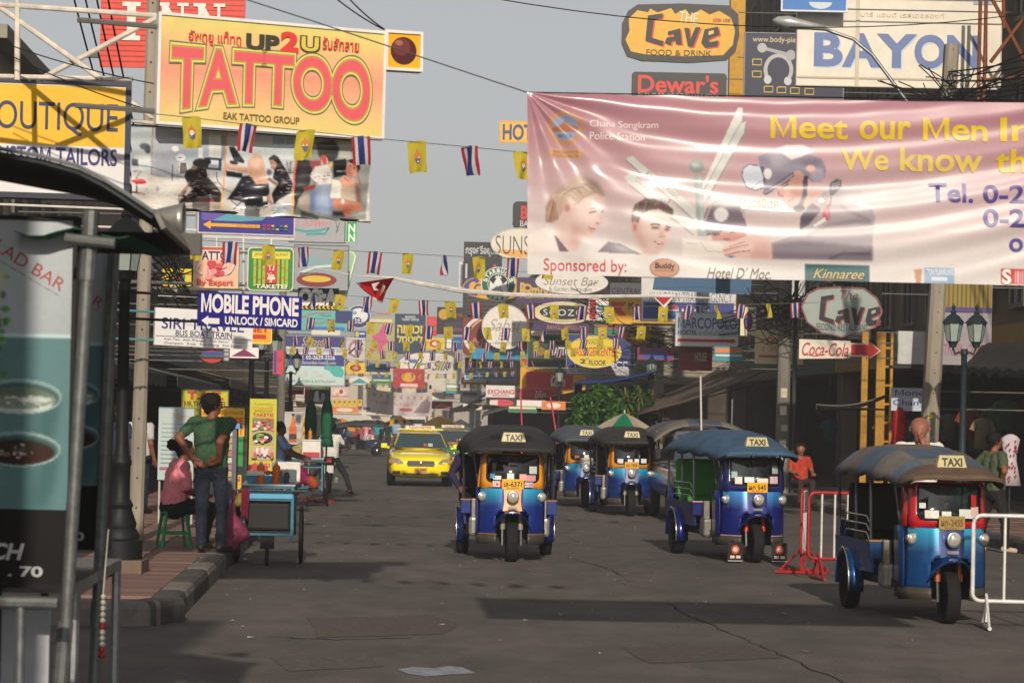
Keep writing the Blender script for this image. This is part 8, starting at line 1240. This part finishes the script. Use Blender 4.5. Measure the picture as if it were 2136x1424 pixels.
def spiky(label, px, py, D, hgt, n=4, z0=KH):
    b = P(px, py, D); b.z = z0; r = empty('spiky_plant', b, 0, label, 'plant'); rn = random.Random(int(px))
    for k in range(n):
        tx, ty, tz = rn.uniform(-.25, .25), rn.uniform(-.2, .2), hgt * rn.uniform(.75, 1.05); MB().tube([(0, 0, 0), (tx * .5, ty * .5, tz * .5), (tx, ty, tz)], .022, 6).build('stem', M('#6a5a44', .9), r); m = MB()
        for i in range(46):
            a = rn.random() * 6.28; el = rn.uniform(-.5, 1.3); L = rn.uniform(.28, .46); d = Vector((math.cos(a) * math.cos(el), math.sin(a) * math.cos(el), math.sin(el))); s = d.cross(Vector((0, 0, 1))).normalized() * .022; p0 = Vector((tx, ty, tz - rn.random() * .25)); p1 = p0 + d * L * .55; p2 = p0 + d * L - Vector((0, 0, .12 * L / .4)); m.add([p0 - s * .6, p0 + s * .6, p1 + s, p1 - s, p2], [(0, 1, 2, 3), (3, 2, 4)], rn.randrange(3))
        m.build('foliage', [M(c_, .45, 0, .2, transl=.2) for c_ in ('#3c5a26', '#55702e', '#6f7a3a')], r)
spiky('tall spiky-leaved plant beside the brown awning', 1322, 905, 64, 2.25, 5); spiky('spiky-leaved plant high behind the massage sign', 1368, 905, 72, 2.9, 3)
um = empty('open_parasol', (P(1302, 900, 56).x, 56, 0), 0, 'open beige and green parasol above the parked taxis', 'parasol'); zt = P(1302, 862, 56).z
for i in range(8):
    a0, a1 = i * PI / 4 + .3, (i + 1) * PI / 4 + .3; f = MB(); f.grid(lambda u, v: Vector(((.02 + .8 * v) * ((1 - u) * math.cos(a0) + u * math.cos(a1)), (.02 + .8 * v) * ((1 - u) * math.sin(a0) + u * math.sin(a1)), zt - .42 * v ** 1.25 - .03 * math.sin(u * PI) * v)), 4, 5); f.build('canopy_panel', M('#0f7a50' if i in (5, 1) else '#b9ab94', .7, 0, .15, transl=.25), um, smooth=True)
MB().tube([(0, 0, 0), (0, 0, zt + .08)], .022, 8).build('pole', M('#b0a898', .5), um); MB().lathe([(.2, 0), (.2, .06), (.04, .08)], 12).build('base', M('#5a5a5a', .8), um)
tp = MB().tube([(0, 0, .0), (-.06, 0, 1.7)], .018, 6).build('white_pole', M('#c2bcae', .6), loc=tuple(P(1465, 940, 46))); tp.location.z = .9; tag(tp, 'thin white pole rising beside the blue taxi canopy', 'pole')
def sheet(name, label, pts, col, cat='awning', parts=(), valance=.14, ribs=8):
    a, b, c, d = (Vector(p) for p in pts); o = (a + b + c + d) / 4; r = empty(name, o, 0, label, cat)
    MB().grid(lambda u, v: (a * (1 - u) + b * u) * (1 - v) + (d * (1 - u) + c * u) * v - o - Vector((0, 0, .05 * math.sin(u * ribs * PI) ** 2 + .1 * math.sin(v * PI))), 40, 6).build('sheet', M(col, .75, 0, .3, 2.5), r, smooth=True, solid=.02)
    if valance: MB().grid(lambda u, v: d * (1 - u) + c * u - o - Vector((0, 0, v * valance * (1 + .2 * math.sin(u * 60)) + .05 * math.sin(u * ribs * PI) ** 2)), 60, 1).build('valance', M(col, .75, 0, .4, 4), r, solid=.01)
    for k in (0, .5, 1): MB().tube([a * (1 - k) + b * k - o - Vector((0, 0, .3)), d * (1 - k) + c * k - o - Vector((0, 0, .04))], .018, 6).build('arm', DARKSTEEL, r)
    return r
sheet('brown_awning', 'dusty brown awning sagging over the right pavement', (P(1600, 770, 62), P(1500, 768, 74), P(1322, 842, 74), P(1330, 862, 62)), '#5d4c40')
sheet('blue_awning', 'ribbed blue awning behind the bushes', (P(1372, 772, 70), P(1352, 774, 80), P(1214, 792, 80), P(1198, 798, 70)), '#1d3a78', valance=.3, ribs=14); sheet('tattered_awning', 'tattered grey cloth awning on a long pole by the yellow frame', (P(1850, 822, 49), P(1846, 824, 53), P(1712, 850, 53), P(1702, 842, 49)), '#6a665e', valance=.1); sheet('dark_shop_awning', 'long dark awning over the garment shop', (P(2250, 706, 40), P(2010, 716, 46), P(1960, 760, 46), P(2160, 770, 40)), '#2b2c2b', valance=.12); sheet('grey_far_awning', 'grey canvas awning of a far stall on the right row', (P(1150, 812, 104), P(1120, 815, 118), P(1010, 858, 118), P(1005, 866, 104)), '#5a5956')
sheet('black_far_awning', 'black canvas awning of the farthest stall on the right row', (P(1020, 818, 125), P(1005, 822, 140), P(938, 852, 140), P(940, 858, 125)), '#2f3032', valance=.2)
YL = M('#a87a14', .5, 0, .3, 6); yf = empty('yellow_staircase', (P(1822, 930, 57).x, 57, KH), 0, 'yellow painted steel stair frame between the shops', 'frame')
for x, w_ in ((-.24, .14), (.12, .2), (.36, .06)): MB().box((x, 0, 1.85), (w_, .16, 3.7)).build('upright', YL, yf)
for i in range(8): MB().box((.24, 0, .4 + i * .42), (.24, .1, .05)).build('rung', YL, yf)
ac = empty('air_conditioner', P(1898, 762, 45.5), 0, 'white outdoor air conditioning unit above the money sign', 'air conditioner'); MB().box((0, 0, .31), (.5, .32, .6)).build('casing', M('#a9aba8', .5, .1), ac, bevel=.02); MB().lathe([(.24, 0), (.22, .02), (.001, .02)], 20, (-.27, 0, .32), 'X').build('fan_grille', M('#4a4c4c', .5), ac); MB().box((.1, 0, -.03), (.9, .4, .05)).build('ledge', DARKSTEEL, ac)
ra = random.Random(8)
for i in range(14):
    sd_r = i % 3 != 0; y = ra.uniform(48, 84) if sd_r else ra.uniform(54, 100); z = ra.uniform(3.4, 7.5) if sd_r else ra.uniform(3.5, 5.2); c_ = children_copy(ac, (SX((RF - .35) if sd_r else (LF + .35), y), y, z), YAW, 'outdoor air conditioning unit fixed to the upper wall, %s row' % ('billboard' if sd_r else 'tailor sign'), 'wall air conditioners, %s row' % ('billboard' if sd_r else 'tailor sign'))
dr = empty('dress_on_stand', (P(2106, 1000, 38.5).x, 38.5, KH), 0, 'white dress with red blotches on a display stand', 'garment'); zt = P(2106, 905, 38.5).z - KH; gm = MB(); gm.loft([[Vector((w_ * math.cos(R(t)), .1 * math.sin(R(t)), z_)) for t in range(0, 360, 30)] for z_, w_ in ((zt, .03), (zt - .03, .1), (zt - .08, .15), (zt - .3, .10), (zt - .4, .10), (zt - .78, .18))]); gm.build('dress', M('#b9b0b4', .8, 0, .2), dr, smooth=True); MB().tube([(0, 0, 0), (0, 0, zt)], .015, 6).build('stand', DARKSTEEL, dr)
flat_print([('e', random.uniform(-.09, .09), -random.uniform(zt - .72, zt - .1), .012, .02, '#8f2438') for i in range(26)], dr, lambda px, py, l: Vector((px, -.115 - l, -py)), off=.001)
rn = random.Random(11); SHC = ['#7a2c2c', '#2c4a5a', '#6a6458', '#3c5a3c', '#8a7a5a', '#4a3a5a', '#b0a898', '#8a5a2c']
for i in range(30):     # garments hung in the dark shop fronts on the right, and on the left
    right = i < 20; y = rn.uniform(40, 66) if right else rn.uniform(41, 70); xs = (RF + rn.uniform(-.3, 1.6)) if right else (LF - rn.uniform(-.3, 1.2)); g = empty('hanging_shirt', (SX(xs, y), y, rn.uniform(1.2, 1.8)), rn.uniform(-.5, .5), 'shirt hung for sale in a dark shop front on the %s' % ('garment-shop side' if right else 'kiosk side'), 'shirt', 'shirts for sale, %s' % ('garment-shop side' if right else 'kiosk side')); c_ = rn.choice(SHC)
    MB().loft([[Vector((w_ * math.cos(R(t)), .05 * math.sin(R(t)), z_)) for t in range(0, 360, 45)] for z_, w_ in ((.62, .05), (.58, .2), (.4, .19), (0, .2))]).build('shirt', M(c_, .85, 0, .2), g, smooth=True)
    for s in (-1, 1): MB().tube([(s * .17, 0, .54), (s * .27, 0, .36)], .06, 6).build('sleeve', M(c_, .85, 0, .2), g)
    MB().tube([(0, 0, .62), (0, 0, 3.1 - g.location.z)], .006, 4).build('hanger', DARKSTEEL, g)
# ================================================================ far traffic and stalls
def van(label, px, py, D, w_, h_, L, col, yaw=0):
    v = empty('parked_van', (P(px, py, D).x, D, 0), yaw, label, 'van'); B = M(col, .4, 0, .1, coat=.5)
    MB().loft([[Vector((x * w_ / 2, y, z)) for x, z in ((1, .35), (1, hh * .55), (.9, hh), (-.9, hh), (-1, hh * .55), (-1, .35))] for y, hh in ((0, h_ * .6), (.25, h_ * .75), (.7, h_ * .98), (1.2, h_), (L, h_))]).build('body', B, v, bevel=.05)
    MB().grid(lambda u, v_: Vector(((u * 2 - 1) * w_ * (.44 - .04 * v_), .22 + v_ * .42 - .03, h_ * (.73 + .2 * v_))), 4, 3).build('windscreen', M('#2a3438', .1, spec=.8), v)
    for s in (-1, 1): lampm(v, (s * w_ * .36, -.02, h_ * .4), .09); [wheel(v, (s * (w_ / 2 - .1), y, .33), .33, .2, STEEL, 16) for y in (.7, L - .8)]
    MB().box((0, -.03, .42), (w_ * .95, .1, .16)).build('bumper', M('#6a6a68', .5), v)
van('white van front facing us beyond the yellow taxi', 862, 905, 165, 1.75, 2.0, 4.2, '#cfc8bc'); van('white truck standing crosswise at the street end', 790, 905, 190, 2.0, 2.4, 5.0, '#c9c4ba', R(70)); van('pink van among the far crowd', 775, 912, 152, 1.6, 1.5, 3.6, '#b8506a', R(40))
def stall_par(label, px, py, D, r_, col):
    p = empty('open_parasol', (P(px, 900, D).x, D, 0), 0, label, 'parasol', 'far stall parasols'); zt = P(px, py, D).z
    MB().lathe([(.03, zt), (r_ * .5, zt - .25), (r_, zt - .62), (r_, zt - .75)], 8).build('canopy', M(col, .7, 0, .15), p); MB().tube([(0, 0, 0), (0, 0, zt)], .03, 6).build('pole', STEEL, p)
for a in ((832, 866, 158, 1.0, '#c99a1c', 'yellow stall parasol left of the white van'), (918, 866, 150, 1.15, '#d0981c', 'yellow stall parasol right of the white van'), (712, 872, 150, 1.2, '#c98a24', 'orange-yellow stall parasol by the left shop fronts'), (960, 874, 160, 1.0, '#4a4c50', 'charcoal stall parasol behind the second taxi'), (702, 880, 140, .9, '#3c7a8a', 'teal stall parasol by the left shop fronts')): stall_par(a[5], *a[:5])
tree0 = P(905, 905, 262); tree0.z = 0; leaves('street_tree', 'hazy dark tree rising over the end of the street', tree0, [(0, 0, 6.5, 2.6, 2, 1.8), (-1.8, 0, 5.5, 1.8, 1.5, 1.4), (1.8, 0, 5.8, 2.0, 1.5, 1.5), (.4, 0, 8.0, 1.5, 1.2, 1.2)], 2600, .3, ['#3c4a30', '#4a5a38', '#323e2a'], [((0, 0, 0), (.1, 0, 5.5), .25), ((.1, 0, 4), (1.5, 0, 5.6), .12), ((0, 0, 4), (-1.5, 0, 5.3), .12)], 'tree')
# pink poles with ribbons
for i, (a, b_, D) in enumerate((((1089, 905), (1086, 812), 72), ((1160, 902), (1148, 828), 66))):
    p = P(*a, D); t_ = P(*b_, D); o = MB().tube([Vector((0, 0, -p.z)), Vector((0, 0, 0)), t_ - p], .022, 6).build('pink_pole', M('#c8305f', .5), loc=p); tag(o, ['upright bright pink pole behind the canopy of the moving taxi', 'tilted bright pink pole beside the grey canopy'][i], 'pole')
# ================================================================ air
hz = MB().box((0, 145, 14), (260, 330, 31)).build('haze', M('#ffffff'), kind='stuff'); hm = bpy.data.materials.new('haze'); hm.use_nodes = True; hn = hm.node_tree.nodes; hn.remove(hn['Principled BSDF']); pv = hn.new('ShaderNodeVolumePrincipled'); pv.inputs['Color'].default_value = (.86, .88, .9, 1); pv.inputs['Density'].default_value = .0009; pv.inputs['Anisotropy'].default_value = 0.0; hm.node_tree.links.new(pv.outputs[0], hn['Material Output'].inputs['Volume']); hz.data.materials.clear(); hz.data.materials.append(hm); tag(hz, 'thin warm city haze filling the street', 'haze')
